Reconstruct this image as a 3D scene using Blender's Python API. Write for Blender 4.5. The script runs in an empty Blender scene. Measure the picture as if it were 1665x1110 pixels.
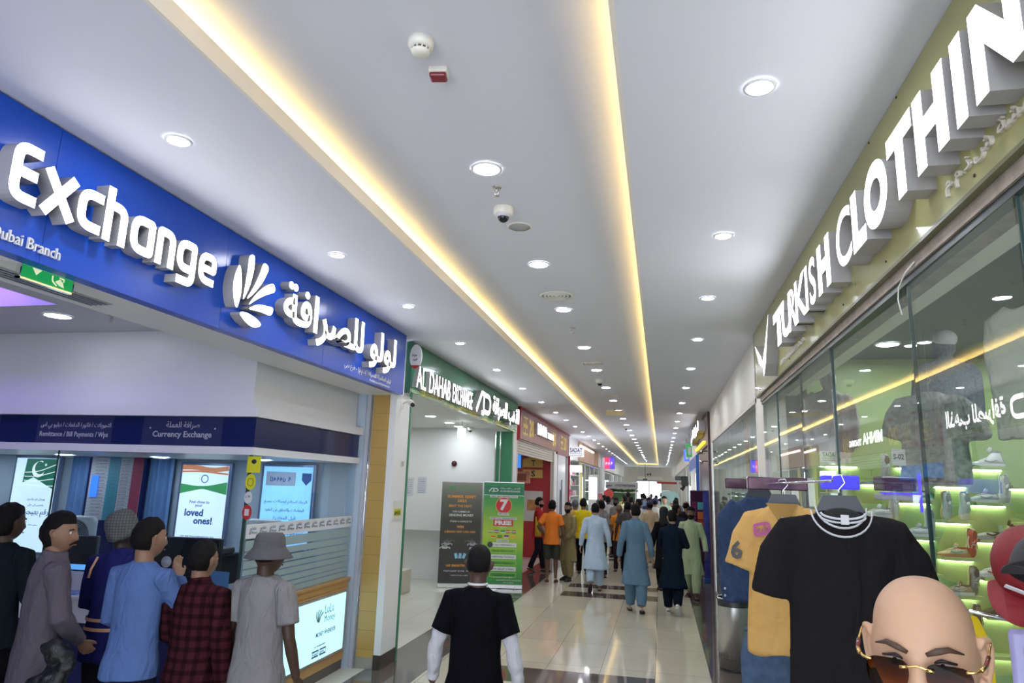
import bpy, bmesh, math, random, unicodedata
import numpy as np
from mathutils import Vector, Matrix
random.seed(7)
SC = bpy.context.scene
COL = SC.collection
PI = math.pi
# ------------------------------------------------------------------ camera
def look_matrix():
    def cr(a, b): return (a[1]*b[2]-a[2]*b[1], a[2]*b[0]-a[0]*b[2], a[0]*b[1]-a[1]*b[0])
    def nm(a):
        l = math.sqrt(sum(q*q for q in a)); return tuple(q/l for q in a)
    fwd = nm((1075-832.5, 793.8-555, 1110.0))            # the corridor's own direction, seen from the camera
    n = nm(cr(fwd, (1, 0.0312, 0)))
    if n[1] < 0: n = tuple(-q for q in n)
    up = tuple(-q for q in n)
    right = cr(fwd, up)
    M = Matrix((right, fwd, up))
    r = Matrix(((M[0][0], -M[0][1], -M[0][2]), (M[1][0], -M[1][1], -M[1][2]), (M[2][0], -M[2][1], -M[2][2])))
    return Matrix.Translation((0, 0, 2.035)) @ r.to_4x4()
cam_data = bpy.data.cameras.new('camera')
cam_data.sensor_width = 36; cam_data.lens = 24.0; cam_data.clip_start = 0.05; cam_data.clip_end = 300
cam = bpy.data.objects.new('camera', cam_data); COL.objects.link(cam)
cam.matrix_world = look_matrix()
SC.camera = cam
# ------------------------------------------------------------------ world and exposure
world = bpy.data.worlds.new('daylight'); SC.world = world; world.use_nodes = True
_bg = world.node_tree.nodes['Background']
_bg.inputs[0].default_value = (0.80, 0.88, 1.0, 1); _bg.inputs[1].default_value = 3.0
SC.view_settings.view_transform = 'Standard'; SC.view_settings.look = 'None'
SC.view_settings.exposure = 0.95; SC.view_settings.gamma = 1; SC.view_settings.use_curve_mapping = False
SC.cycles.max_bounces = 8; SC.cycles.transparent_max_bounces = 16
SC.cycles.diffuse_bounces = 5; SC.cycles.glossy_bounces = 5
SC.cycles.sample_clamp_indirect = 6.0
LAMP, COVE = 125.0, 11.0        # radiance of the downlights and of the cove's LED tape
# ------------------------------------------------------------------ materials
MATS = {}
def mat(name, col, rough=0.55, metal=0.0, var=0.04, scale=8.0, bump=0.0, emit=None, spec=0.5, alpha=1.0, trans=0.0, coat=0.0, bscale=None):
    if name in MATS: return MATS[name]
    m = bpy.data.materials.new(name); m.use_nodes = True; MATS[name] = m
    nt = m.node_tree; N = nt.nodes; L = nt.links
    b = N['Principled BSDF']
    c = (*col, 1.0)
    b.inputs['Roughness'].default_value = rough; b.inputs['Metallic'].default_value = metal
    b.inputs['Specular IOR Level'].default_value = spec; b.inputs['Alpha'].default_value = alpha
    b.inputs['Transmission Weight'].default_value = trans; b.inputs['Coat Weight'].default_value = coat
    tc = N.new('ShaderNodeTexCoord')
    nz = N.new('ShaderNodeTexNoise'); nz.inputs['Scale'].default_value = scale; nz.inputs['Detail'].default_value = 4
    L.new(tc.outputs['Object'], nz.inputs['Vector'])
    mr = N.new('ShaderNodeMapRange'); mr.inputs[3].default_value = 1-var*2; mr.inputs[4].default_value = 1+var*2
    L.new(nz.outputs['Fac'], mr.inputs[0])
    hsv = N.new('ShaderNodeHueSaturation'); hsv.inputs['Color'].default_value = c
    L.new(mr.outputs[0], hsv.inputs['Value']); L.new(hsv.outputs[0], b.inputs['Base Color'])
    if bump:
        bp = N.new('ShaderNodeBump'); bp.inputs['Strength'].default_value = bump; bp.inputs['Distance'].default_value = 0.01
        n2 = N.new('ShaderNodeTexNoise'); n2.inputs['Scale'].default_value = bscale or scale*4; n2.inputs['Detail'].default_value = 5
        L.new(tc.outputs['Object'], n2.inputs['Vector']); L.new(n2.outputs['Fac'], bp.inputs['Height']); L.new(bp.outputs[0], b.inputs['Normal'])
    if emit is not None:
        b.inputs['Emission Color'].default_value = (*(emit[:3]), 1); b.inputs['Emission Strength'].default_value = emit[3]
    return m
def creases(m, scale=9, strength=.75):
    """soft cloth creases, longer than they are wide"""
    N = m.node_tree.nodes; L = m.node_tree.links; b = N['Principled BSDF']
    if N.get('creases'): return m
    mp = N.new('ShaderNodeMapping'); mp.name = 'creases'; mp.inputs['Scale'].default_value = (1, 1, .42); n3 = N.new('ShaderNodeTexNoise')
    n3.inputs['Scale'].default_value = scale; n3.inputs['Detail'].default_value = 2.5; n3.inputs['Distortion'].default_value = 1.6
    b3 = N.new('ShaderNodeBump'); b3.inputs['Strength'].default_value = strength; b3.inputs['Distance'].default_value = .035
    L.new(N['Texture Coordinate'].outputs['Object'], mp.inputs[0]); L.new(mp.outputs[0], n3.inputs['Vector']); L.new(n3.outputs['Fac'], b3.inputs['Height'])
    if b.inputs['Normal'].links: L.new(b.inputs['Normal'].links[0].from_socket, b3.inputs['Normal'])
    L.new(b3.outputs[0], b.inputs['Normal']); return m
def lit(name, col, k): return mat(name, tuple(q*0.8 for q in col), 0.5, emit=(*col, k))
def glass_mat(name, tint=(0.93, 0.97, 0.95), ior=1.75, fac=1.0):
    m = bpy.data.materials.new(name); m.use_nodes = True; nt = m.node_tree; N = nt.nodes; L = nt.links
    N.remove(N['Principled BSDF'])
    tr = N.new('ShaderNodeBsdfTransparent'); tr.inputs[0].default_value = (*tint, 1)
    gl = N.new('ShaderNodeBsdfGlossy'); gl.inputs['Roughness'].default_value = 0.004; gl.inputs[0].default_value = (.95, .97, .95, 1)
    fr = N.new('ShaderNodeFresnel'); fr.inputs[0].default_value = ior
    mx = N.new('ShaderNodeMixShader'); mu = N.new('ShaderNodeMath'); mu.operation = 'MULTIPLY'; mu.inputs[1].default_value = fac
    ge = N.new('ShaderNodeNewGeometry'); sb = N.new('ShaderNodeMath'); sb.operation = 'SUBTRACT'; sb.inputs[0].default_value = 1; L.new(ge.outputs['Backfacing'], sb.inputs[1])
    m2 = N.new('ShaderNodeMath'); m2.operation = 'MULTIPLY'; L.new(fr.outputs[0], m2.inputs[0]); L.new(sb.outputs[0], m2.inputs[1])   # only the entering side mirrors
    L.new(m2.outputs[0], mu.inputs[0]); L.new(mu.outputs[0], mx.inputs[0]); L.new(tr.outputs[0], mx.inputs[1]); L.new(gl.outputs[0], mx.inputs[2])
    L.new(mx.outputs[0], N['Material Output'].inputs[0]); MATS[name] = m
    return m
# ------------------------------------------------------------------ mesh building
class MB:
    def __init__(s): s.v = []; s.f = []; s.m = []; s.sm = []
    def add(s, vs, fs, mi=0, smooth=False, M=None):
        k = len(s.v)
        s.v += [tuple(M @ Vector(p)) for p in vs] if M is not None else [tuple(p) for p in vs]
        s.f += [tuple(i+k for i in f) for f in fs]; s.m += [mi]*len(fs); s.sm += [smooth]*len(fs)
        return s
    def box(s, x0, x1, y0, y1, z0, z1, mi=0, M=None):
        vs = [(x, y, z) for z in (z0, z1) for y in (y0, y1) for x in (x0, x1)]
        return s.add(vs, [(0, 2, 3, 1), (4, 5, 7, 6), (0, 1, 5, 4), (2, 6, 7, 3), (0, 4, 6, 2), (1, 3, 7, 5)], mi, False, M)
    def bbox(s, x0, x1, y0, y1, z0, z1, r=0.01, mi=0, M=None):
        """a box with rounded edges"""
        bm = bmesh.new(); bmesh.ops.create_cube(bm, size=1)
        for v in bm.verts: v.co = ((x0+x1)/2+v.co.x*(x1-x0), (y0+y1)/2+v.co.y*(y1-y0), (z0+z1)/2+v.co.z*(z1-z0))
        bmesh.ops.bevel(bm, geom=bm.edges[:], offset=r, segments=2, profile=0.5, affect='EDGES')
        bm.verts.ensure_lookup_table()
        for i, v in enumerate(bm.verts): v.index = i
        s.add([v.co[:] for v in bm.verts], [[v.index for v in f.verts] for f in bm.faces], mi, False, M); bm.free(); return s
    def prism(s, poly, d, mi=0, M=None, z0=0.0):
        n = len(poly)
        vs = [(x, y, z0) for x, y in poly] + [(x, y, z0+d) for x, y in poly]
        fs = [tuple(reversed(range(n))), tuple(range(n, 2*n))] + [(i, (i+1) % n, n+(i+1) % n, n+i) for i in range(n)]
        return s.add(vs, fs, mi, False, M)
    def rings(s, rings, mi=0, smooth=True, cap=True, M=None, closed=True):
        n = len(rings[0]); vs = [p for r in rings for p in r]; fs = []
        for a in range(len(rings)-1):
            for i in range(n if closed else n-1):
                j = (i+1) % n
                fs.append((a*n+i, a*n+j, (a+1)*n+j, (a+1)*n+i))
        if cap and closed:
            fs.append(tuple(reversed(range(n)))); fs.append(tuple(range((len(rings)-1)*n, len(rings)*n)))
        return s.add(vs, fs, mi, smooth, M)
    def tube(s, pts, rad, n=10, mi=0, cap=True, M=None, flat=1.0, ref=None):
        pts = [Vector(p) for p in pts]; rad = rad if isinstance(rad, (list, tuple)) else [rad]*len(pts)
        rg = []; u = None
        for i, p in enumerate(pts):
            t = (pts[min(i+1, len(pts)-1)]-pts[max(i-1, 0)]).normalized()
            if u is None:
                u = Vector(ref) if ref else (Vector((1, 0, 0)) if abs(t.x) < .9 else Vector((0, 1, 0)))
            u = (u-t*u.dot(t)).normalized(); w = t.cross(u)
            rg.append([tuple(p+u*(rad[i]*math.cos(2*PI*k/n))+w*(rad[i]*flat*math.sin(2*PI*k/n))) for k in range(n)])
        return s.rings(rg, mi, True, cap, M)
    def lathe(s, prof, n=24, mi=0, M=None, cap=True):
        return s.rings([[(r*math.cos(2*PI*k/n), r*math.sin(2*PI*k/n), z) for k in range(n)] for r, z in prof], mi, True, cap, M)
    def ell(s, c, r, n=16, m=10, mi=0, M=None):
        rg = []
        for a in range(m+1):
            th = PI*min(max(a/m, .01), .99)
            rg.append([(c[0]+r[0]*math.sin(th)*math.cos(2*PI*k/n), c[1]+r[1]*math.sin(th)*math.sin(2*PI*k/n), c[2]-r[2]*math.cos(th)) for k in range(n)])
        return s.rings(rg, mi, True, True, M)
    def mesh(s, name):
        me = bpy.data.meshes.new(name); me.from_pydata(s.v, [], s.f)
        me.polygons.foreach_set('material_index', s.m); me.polygons.foreach_set('use_smooth', s.sm); me.update(); return me
    def build(s, name, mats, parent=None, **kw):
        return link(s.mesh(name), name, mats, parent, **kw)
def link(me, name, mats, parent=None, loc=None, label=None, cat=None, group=None, kind=None):
    if not isinstance(mats, (list, tuple)): mats = [mats]
    if len(me.materials) == 0:
        for m in mats: me.materials.append(m)
    o = bpy.data.objects.new(name, me); COL.objects.link(o)
    if parent is not None: o.parent = parent
    if loc is not None: o.location = loc
    return tag(o, label, cat, group, kind)
def tag(o, label=None, cat=None, group=None, kind=None):
    if label: o['label'] = label
    if cat: o['category'] = cat
    if group: o['group'] = group
    if kind: o['kind'] = kind
    return o
def empty(name, loc=(0, 0, 0), rz=0, label=None, cat=None, group=None, kind=None):
    o = bpy.data.objects.new(name, None); COL.objects.link(o); o.location = loc; o.rotation_euler = (0, 0, rz); o.empty_display_size = .05
    return tag(o, label, cat, group, kind)
def struct(mb, name, m, parent=None):
    o = mb.build(name, m, parent)
    if parent is None: o['kind'] = 'structure'
    return o
def copy_tree(o, parent=None):
    c = o.copy(); COL.objects.link(c); c.parent = parent
    for ch in [q for q in o.children]: copy_tree(ch, c)
    return c
def frame(origin, right, up=(0, 0, 1)):
    r = Vector(right).normalized(); u = Vector(up).normalized(); n = r.cross(u)
    return Matrix(((r.x, u.x, n.x, origin[0]), (r.y, u.y, n.y, origin[1]), (r.z, u.z, n.z, origin[2]), (0, 0, 0, 1)))
LEFTWALL = (0, 1, 0)      # reading direction of writing on a wall that faces +X
RIGHTWALL = (0, -1, 0)    # ... that faces -X
FACING = (1, 0, 0)        # ... that faces the camera
# lettering -------------------------------------------------------------------
FORMS = {}
for _c in list(range(0xFE80, 0xFEFD)) + list(range(0xFB50, 0xFBFF)):
    _d = unicodedata.decomposition(chr(_c)).split()
    if len(_d) >= 2 and _d[0] in ('<isolated>', '<final>', '<initial>', '<medial>'):
        FORMS.setdefault((''.join(chr(int(k, 16)) for k in _d[1:]), _d[0][1:-1]), chr(_c))
def arabic(s):
    """joins the letters and puts them in left-to-right drawing order"""
    cs, i = [], 0
    while i < len(s):
        if s[i:i + 2] in ('لا', 'لأ') and (s[i:i + 2], 'isolated') in FORMS: cs.append(s[i:i + 2]); i += 2
        else: cs.append(s[i]); i += 1
    joins = lambda c: (c, 'initial') in FORMS            # joins the letter after it
    takes = lambda c: (c, 'final') in FORMS              # can be joined from before
    out = []
    for k, c in enumerate(cs):
        pre = k > 0 and joins(cs[k - 1]) and takes(c)
        post = joins(c) and k + 1 < len(cs) and takes(cs[k + 1])
        form = 'medial' if pre and post else 'final' if pre else 'initial' if post else 'isolated'
        out.append(FORMS.get((c, form), c))
    return ''.join(reversed(out))
_tc = {}
def text_mesh(s, bold=0.0, depth=0.0, res=2):
    """mesh of a line of lettering scaled into a unit box: x 0..1, y 0..1; returns (verts, faces, aspect)"""
    k = (s, bold, depth > 0, res)
    if k not in _tc:
        c = bpy.data.curves.new('t', 'FONT'); c.body = s; c.offset = bold; c.extrude = 0.5 if depth > 0 else 0; c.resolution_u = res
        o = bpy.data.objects.new('t', c); COL.objects.link(o)
        dg = bpy.context.evaluated_depsgraph_get(); me = bpy.data.meshes.new_from_object(o.evaluated_get(dg))
        vs = [v.co[:] for v in me.vertices]; fs = [tuple(p.vertices) for p in me.polygons]
        bpy.data.objects.remove(o); bpy.data.curves.remove(c); bpy.data.meshes.remove(me)
        xs = [v[0] for v in vs]; ys = [v[1] for v in vs]; x0, x1, y0, y1 = min(xs), max(xs), min(ys), max(ys)
        vs = [((x-x0)/(x1-x0), (y-y0)/(y1-y0), z+(.5 if depth > 0 else 0)) for x, y, z in vs]
        _tc[k] = (vs, fs, (x1-x0)/(y1-y0))
    return _tc[k]
def add_text(mb, s, M, x, y, w, h, depth=0.0, bold=0.0, mi=0, side=None, z=0.0, slant=0.0, res=2):
    """puts a line of lettering into the box x..x+w, y..y+h of frame M"""
    vs, fs, asp = text_mesh(s, bold, depth, res)
    if w is None: w = h*asp
    if h is None: h = w/asp
    P = [(x+a*w+slant*b*h, y+b*h, z+c*depth) for a, b, c in vs]
    base = len(mb.f)
    mb.add(P, fs, mi, False, M)
    if side is not None and depth > 0:
        for i, f in enumerate(fs):
            a, b, c = Vector(P[f[0]]), Vector(P[f[1]]), Vector(P[f[2]])
            nz = sum((Vector(P[f[q]]).cross(Vector(P[f[(q+1) % len(f)]]))).z for q in range(len(f)))
            if nz <= 1e-9: mb.m[base+i] = side
    return w, h
def rounded(pts, r, closed=False, seg=6):
    """a polyline whose corners are rounded"""
    P = [Vector((p[0], p[1])) for p in pts]; out = []; n = len(P)
    for i, p in enumerate(P):
        rr = pts[i][2] if len(pts[i]) > 2 else r
        if (not closed and i in (0, n-1)) or rr <= 0: out.append(p); continue
        a = P[i-1]-p; b = P[(i+1) % n]-p; d = min(rr, a.length*.5, b.length*.5)
        A = p+a.normalized()*d; B = p+b.normalized()*d
        for k in range(seg+1):
            t = k/seg; out.append(A*(1-t)**2+p*2*t*(1-t)+B*t*t)
    return out
def add_stroke(mb, M, pts, w, depth, r=0.0, closed=False, mi=0, side=1, z0=0.0, taper=None):
    """a flat band of width w along a rounded polyline, raised by depth"""
    C = rounded(pts, r, closed); n = len(C); Lf, Rt = [], []
    for i, p in enumerate(C):
        a = C[i-1] if (i > 0 or closed) else p; b = C[(i+1) % n] if (i < n-1 or closed) else p
        t = (b-a).normalized(); ww = w/2
        if (i > 0 and i < n-1) or closed:
            t1 = (p-a).normalized(); t2 = (b-p).normalized(); ch = max(.5, math.sqrt(max(0, (1+t1.dot(t2))/2))); ww /= ch
        if taper: ww *= taper(i/(n-1))
        nn = Vector((-t.y, t.x)); Lf.append(p+nn*ww); Rt.append(p-nn*ww)
    m = n if closed else n-1
    vs = [(q.x, q.y, z0+d) for d in (0, depth) for q in Lf+Rt]; N2 = 2*n
    for i in range(m):
        j = (i+1) % n
        mb.add([vs[N2+i], vs[N2+j], vs[N2+n+j], vs[N2+n+i]], [(3, 2, 1, 0)], mi, False, M)
        mb.add([vs[i], vs[j], vs[N2+j], vs[N2+i]], [(0, 1, 2, 3)], side, False, M)
        mb.add([vs[n+i], vs[n+j], vs[N2+n+j], vs[N2+n+i]], [(3, 2, 1, 0)], side, False, M)
    if not closed:
        for i in (0, n-1): mb.add([vs[i], vs[n+i], vs[N2+n+i], vs[N2+i]], [(0, 1, 2, 3)], side, False, M)

def scribble(mb, F, x, y, w, h, d=.001, seed=1, mi=0):
    """a line of writing too small to read: uneven upright and slanting marks"""
    r = random.Random(seed*977+int(x*1000)); a = x
    while a < x+w-h*.4:
        ww = h*r.uniform(.35, .7)
        if r.random() < .14: a += h*.5; continue
        k = r.random(); q = h*r.uniform(.65, 1.0)
        if k < .5: add_stroke(mb, F, [(a, y+q), (a, y), (a+ww*.8, y), (a+ww*.8, y+q*.8)], h*.16, d, h*.2, mi=mi, side=mi)
        else: add_stroke(mb, F, [(a, y), (a+ww*.1, y+q), (a+ww*.8, y+q*.5), (a+ww*.2, y+q*.4)], h*.16, d, h*.15, mi=mi, side=mi)
        a += ww+h*.18
# ------------------------------------------------------------------ palette
WHITE = mat('white_paint', (.78, .78, .78), .5, var=.01)
CEIL = mat('ceiling_paint', (.70, .705, .78), .6, var=.01, scale=2)
CREAMP = mat('cream_trim_paint', (.80, .74, .66), .5, var=.01)
GREYP = mat('grey_paint', (.50, .50, .53), .55, var=.02)
CHROME = mat('chrome', (.75, .75, .76), .12, 1.0, var=.02)
STEEL = mat('brushed_steel', (.55, .54, .52), .3, .9, var=.05, scale=20)
BLACK = mat('black_plastic', (.02, .02, .022), .4, var=.1)
DGREY = mat('dark_grey', (.09, .09, .10), .5)
WOODM = mat('golden_oak_laminate', (.48, .27, .085), .38, var=.10, scale=3)
GLASS = glass_mat('shop_glass')
GLASSR = glass_mat('window_glass', (.93, .97, .95), 1.7)
GLASSE = mat('green_glass_edge', (.04, .07, .065), .2)
LAMPM = lit('downlight_diffuser', (.83, .88, 1.0), LAMP)
LAMPB = lit('downlight_diffuser_centre', (.90, .93, 1.0), LAMP*.7)
COVEM = lit('cove_led_tape', (1.0, .70, .20), COVE)
LETW = lit('lit_letter_face', (1, 1, 1), 3.2)
LETS = mat('letter_side', (.36, .345, .34), .4, var=.03)
def tile_mat(name, c1, c2, mortar, rough, x0=-.094, s=.605):
    m = bpy.data.materials.new(name); m.use_nodes = True; nt = m.node_tree; N = nt.nodes; L = nt.links; b = N['Principled BSDF']
    tc = N.new('ShaderNodeTexCoord'); mp = N.new('ShaderNodeMapping'); mp.inputs['Location'].default_value = (-x0+s*20, s*20, 0)
    br = N.new('ShaderNodeTexBrick'); br.offset = 0; br.squash = 1
    for k, v in (('Scale', 1), ('Brick Width', s), ('Row Height', s*2), ('Mortar Size', .003), ('Mortar Smooth', .1), ('Bias', 0)): br.inputs[k].default_value = v
    br.inputs['Color1'].default_value = (*c1, 1); br.inputs['Color2'].default_value = (*c2, 1); br.inputs['Mortar'].default_value = (*mortar, 1)
    nz = N.new('ShaderNodeTexNoise'); nz.inputs['Scale'].default_value = 1.3; nz.inputs['Detail'].default_value = 6
    hs = N.new('ShaderNodeHueSaturation'); mr = N.new('ShaderNodeMapRange'); mr.inputs[3].default_value = .9; mr.inputs[4].default_value = 1.1
    L.new(tc.outputs['Object'], mp.inputs[0]); L.new(mp.outputs[0], br.inputs['Vector']); L.new(tc.outputs['Object'], nz.inputs['Vector'])
    L.new(nz.outputs['Fac'], mr.inputs[0]); L.new(mr.outputs[0], hs.inputs['Value']); L.new(br.outputs['Color'], hs.inputs['Color']); L.new(hs.outputs[0], b.inputs['Base Color'])
    b.inputs['Roughness'].default_value = rough; b.inputs['Specular IOR Level'].default_value = .6
    MATS[name] = m; return m
TILE = tile_mat('cream_floor_tile', (.60, .545, .43), (.56, .51, .405), (.22, .18, .13), .07)
TILED = tile_mat('dark_floor_tile', (.125, .10, .085), (.105, .085, .07), (.05, .045, .04), .06)
TILEW = tile_mat('white_floor_tile', (.66, .65, .57), (.63, .62, .55), (.4, .38, .33), .10)
# ------------------------------------------------------------------ floor
fl = MB(); xs = [-10.4, -3.2, -2.55, -1.9, -.094, .51, 1.1, 7]
ys = [-4, 6.4, 7.0, 7.6, 8.2, 13.5, 14.1, 14.7, 15.25, 20.2, 20.8, 21.4, 22, 30, 60, 75]
for a in range(len(xs)-1):
    for b in range(len(ys)-1):
        x, y = (xs[a]+xs[a+1])/2, (ys[b]+ys[b+1])/2
        k = 0
        if -3.2 < x < -2.55 or .51 < x < 1.1: k = 1
        elif x < -3.2 or x > 1.1: k = 2
        elif -1.9 < x < -.094 and any(p < y < q for p, q in ((6.4, 7), (7.6, 8.2), (13.5, 14.1), (14.7, 15.25), (20.2, 20.8), (21.4, 22))): k = 1
        fl.add([(xs[a], ys[b], 0), (xs[a+1], ys[b], 0), (xs[a+1], ys[b+1], 0), (xs[a], ys[b+1], 0)], [(0, 1, 2, 3)], k)
struct(fl, 'floor', [TILE, TILED, TILEW])
struct(MB().box(-30, 30, 58.4, 130, -.1, -.01), 'floor_outside', mat('outside_paving', (.6, .56, .5), .8))
# ------------------------------------------------------------------ ceiling
ZC, ZU, YE = 3.71, 3.86, 54.0
c = MB()
c.box(-3.3, -1.81, -4, 58.2, ZC, ZC+.02)
c.box(-.14, 1.3, -4, 58.2, ZC, ZC+.02)
c.box(-1.81, -.14, YE, 58.2, ZC, ZC+.02)
c.box(-2.2, .25, -4, YE+.4, ZU, ZU+.06)
c.box(-2.25, -2.2, -4, YE+.4, ZC+.02, ZU); c.box(.25, .30, -4, YE+.4, ZC+.02, ZU); c.box(-2.2, .25, YE+.4, YE+.45, ZC+.02, ZU)
struct(c, 'ceiling', CEIL)
c = MB(); c.box(-1.81, -1.79, -4, YE, ZC-.004, ZC+.085); c.box(-.16, -.14, -4, YE, ZC-.004, ZC+.085); c.box(-1.79, -.16, YE-.02, YE, ZC-.004, ZC+.085)
struct(c, 'trim_ceiling', CREAMP)
for nm_, b_, lb in (('left', (-1.92, -1.88, -4, YE+.1, ZC+.055, ZC+.062), 'warm yellow LED tape glowing in the left side of the ceiling recess'),
                    ('right', (-.07, -.03, -4, YE+.1, ZC+.055, ZC+.062), 'warm yellow LED tape glowing in the right side of the ceiling recess'),
                    ('end', (-1.79, -.16, YE+.07, YE+.11, ZC+.055, ZC+.062), 'warm LED tape glowing across the far end of the ceiling recess')):
    MB().box(*b_).build('led_tape', COVEM, label=lb, cat='light strip', group='LED tapes of the ceiling recess')
# ------------------------------------------------------------------ left side structure
w = MB()
w.box(-3.46, -2.99, -4, 7.66, 3.02, ZC)               # beam above the first shop
w.box(-3.30, -3.02, 7.99, 14.2, 3.1, ZC)              # above the second
w.box(-3.35, -3.04, 14.15, 14.62, 0, ZC)
w.box(-3.35, -3.05, 14.62, 23.1, 2.98, ZC)
w.box(-3.35, -3.05, 20.0, 20.7, 0, 2.98)
w.box(-3.35, -3.05, 22.3, 26.0, 2.95, ZC)
w.box(-3.35, -3.05, 26.0, 36.2, 2.98, ZC)
w.box(-3.35, -2.98, 36.2, 38.0, 0, ZC)
w.box(-3.35, -3.0, 38.0, 58, 2.9, ZC)
for y in (23.2, 44, 50, 55): w.box(-3.3, -3.02, y, y+.35, 0, 2.95)
struct(w, 'wall_left', WHITE)
p = MB(); p.box(-3.11, -3.03, 7.55, 7.99, .15, 3.05); p.box(-3.30, -3.11, 7.62, 7.99, .15, 3.05)
struct(p, 'trim_pillar', WHITE)
p = MB(); p.box(-3.115, -3.025, 7.545, 7.995, 0, .15); p.box(-3.31, -3.115, 7.61, 7.995, 0, .15)
struct(p, 'baseboard_pillar', mat('dark_skirting_tile', (.05, .04, .035), .15))
def stone_mat():
    m = bpy.data.materials.new('gold_stone_tile'); m.use_nodes = True; N = m.node_tree.nodes; L = m.node_tree.links; b = N['Principled BSDF']
    tc = N.new('ShaderNodeTexCoord'); mp = N.new('ShaderNodeMapping'); mp.inputs['Rotation'].default_value = (PI/2, 0, 0)
    br = N.new('ShaderNodeTexBrick'); br.offset = 0
    for k, v in (('Scale', 1), ('Brick Width', 3), ('Row Height', .20), ('Mortar Size', .002)): br.inputs[k].default_value = v
    br.inputs['Color1'].default_value = (.52, .33, .09, 1); br.inputs['Color2'].default_value = (.46, .29, .08, 1); br.inputs['Mortar'].default_value = (.25, .15, .05, 1)
    L.new(tc.outputs['Object'], mp.inputs[0]); L.new(mp.outputs[0], br.inputs['Vector']); L.new(br.outputs['Color'], b.inputs['Base Color']); b.inputs['Roughness'].default_value = .3
    return m
struct(MB().box(-3.315, -3.112, 7.55, 7.62, .12, 3.05), 'trim_stone', stone_mat())
struct(MB().box(-3.316, -3.111, 7.548, 7.62, 0, .12), 'baseboard_stone', STEEL)
struct(MB().tube([(-3.335, 7.54, 0), (-3.335, 7.54, 3.05)], .012, 8), 'trim_chrome', CHROME)
struct(MB().box(-3.48, -3.32, 7.56, 7.7, 0, 3.33), 'trim_pilaster', mat('lavender_paint', (.55, .55, .62), .5, var=.01))
# first shop: ceiling with a purple-lit recess, walls
s1 = MB(); Z1 = 3.33
RX0, RX1, RY0, RY1 = -8.2, -4.72, 1.6, 4.42
s1.box(-10.2, RX0, -1, 7.6, Z1, Z1+.05); s1.box(RX1, -3.46, -1, 7.6, Z1, Z1+.05); s1.box(RX0, RX1, -1, RY0, Z1, Z1+.05); s1.box(RX0, RX1, RY1, 7.6, Z1, Z1+.05)
s1.box(RX0-.3, RX1+.3, RY0-.3, RY1+.3, Z1+.22, Z1+.26)
s1.box(RX0-.05, RX0, RY0-.05, RY1+.05, Z1+.05, Z1+.22); s1.box(RX1, RX1+.05, RY0-.05, RY1+.05, Z1+.05, Z1+.22); s1.box(RX0-.05, RX1+.05, RY1, RY1+.05, Z1+.05, Z1+.22)
struct(s1, 'ceiling_exchange', mat('shop_ceiling_paint', (.56, .56, .60), .6, var=.01))
MB().box(RX0+.25, RX1-.28, RY0+.2, RY1-.28, Z1+.08, Z1+.22).build('ceiling_panel', mat('brown_panel', (.20, .16, .14), .5), label='dark brown panel floating in the purple-lit ceiling recess', cat='panel')
q = MB(); q.box(RX1-.28, RX1-.27, RY0+.2, RY1-.28, Z1+.11, Z1+.17); q.box(RX0+.25, RX1-.28, RY1-.28, RY1-.27, Z1+.11, Z1+.17)
q.build('led_tape', lit('purple_led', (.35, .18, 1.0), 10), label='purple LED tape around the brown recessed ceiling panel', cat='light strip')
w = MB(); w.box(-10.3, -10.2, -1, 7.6, 0, 3.4); w.box(-10.2, -3.4, 7.52, 7.62, 0, 3.33); w.box(-10.2, -3.3, -1.1, -1, 0, 3.4)
struct(w, 'wall_exchange', mat('pale_blue_wall', (.46, .55, .66), .5, var=.02))
# second shop (green): ceiling, walls
w = MB(); w.box(-7.5, -3.3, 7.99, 14.7, 3.17, 3.22); struct(w, 'ceiling_green_shop', WHITE)
w = MB(); w.box(-7.5, -3.35, 14.2, 14.6, 1.02, 3.17); w.box(-7.5, -3.35, 14.5, 14.6, 0, 1.02); w.box(-7.6, -7.5, 7.99, 14.6, 0, 3.2); w.box(-7.5, -3.32, 7.72, 7.99, 0, 3.2)
struct(w, 'wall_green_shop', WHITE)
GREENP = mat('green_panel', (.035, .21, .10), .3, var=.02)
w = MB(); w.box(-3.36, -3.02, 14.05, 14.16, 0, 3.1); w.box(-3.05, -3.02, 8.0, 8.04, 0, 3.1)
struct(w, 'trim_green', GREENP)
w = MB()
for x in (-3.37, -3.27): w.box(x-.012, x+.012, 14.02, 14.05, 0, 3.1)
struct(w, 'trim_green_edge', CHROME)
# third shop (red) interior
RED = mat('red_wall', (.40, .025, .03), .45, var=.03)
w = MB(); w.box(-7, -3.06, 19.97, 20.1, 0, 3.0); w.box(-7, -6.9, 14.6, 20, 0, 3.0); struct(w, 'wall_red_shop', RED)
struct(MB().box(-7, -3.3, 14.6, 20.1, 3.0, 3.05), 'ceiling_red_shop', GREYP)
# far left interior strip
w = MB(); w.box(-6, -5.9, 20.1, 58, 0, 3.2); w.box(-6, -3.3, 20.1, 58, 3.15, 3.2)
for y in (26, 36.5, 44, 50): w.box(-6, -3.35, y, y+.1, 0, 3.2)
struct(w, 'wall_far_left', mat('far_shop_wall', (.62, .62, .62), .5))
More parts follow.
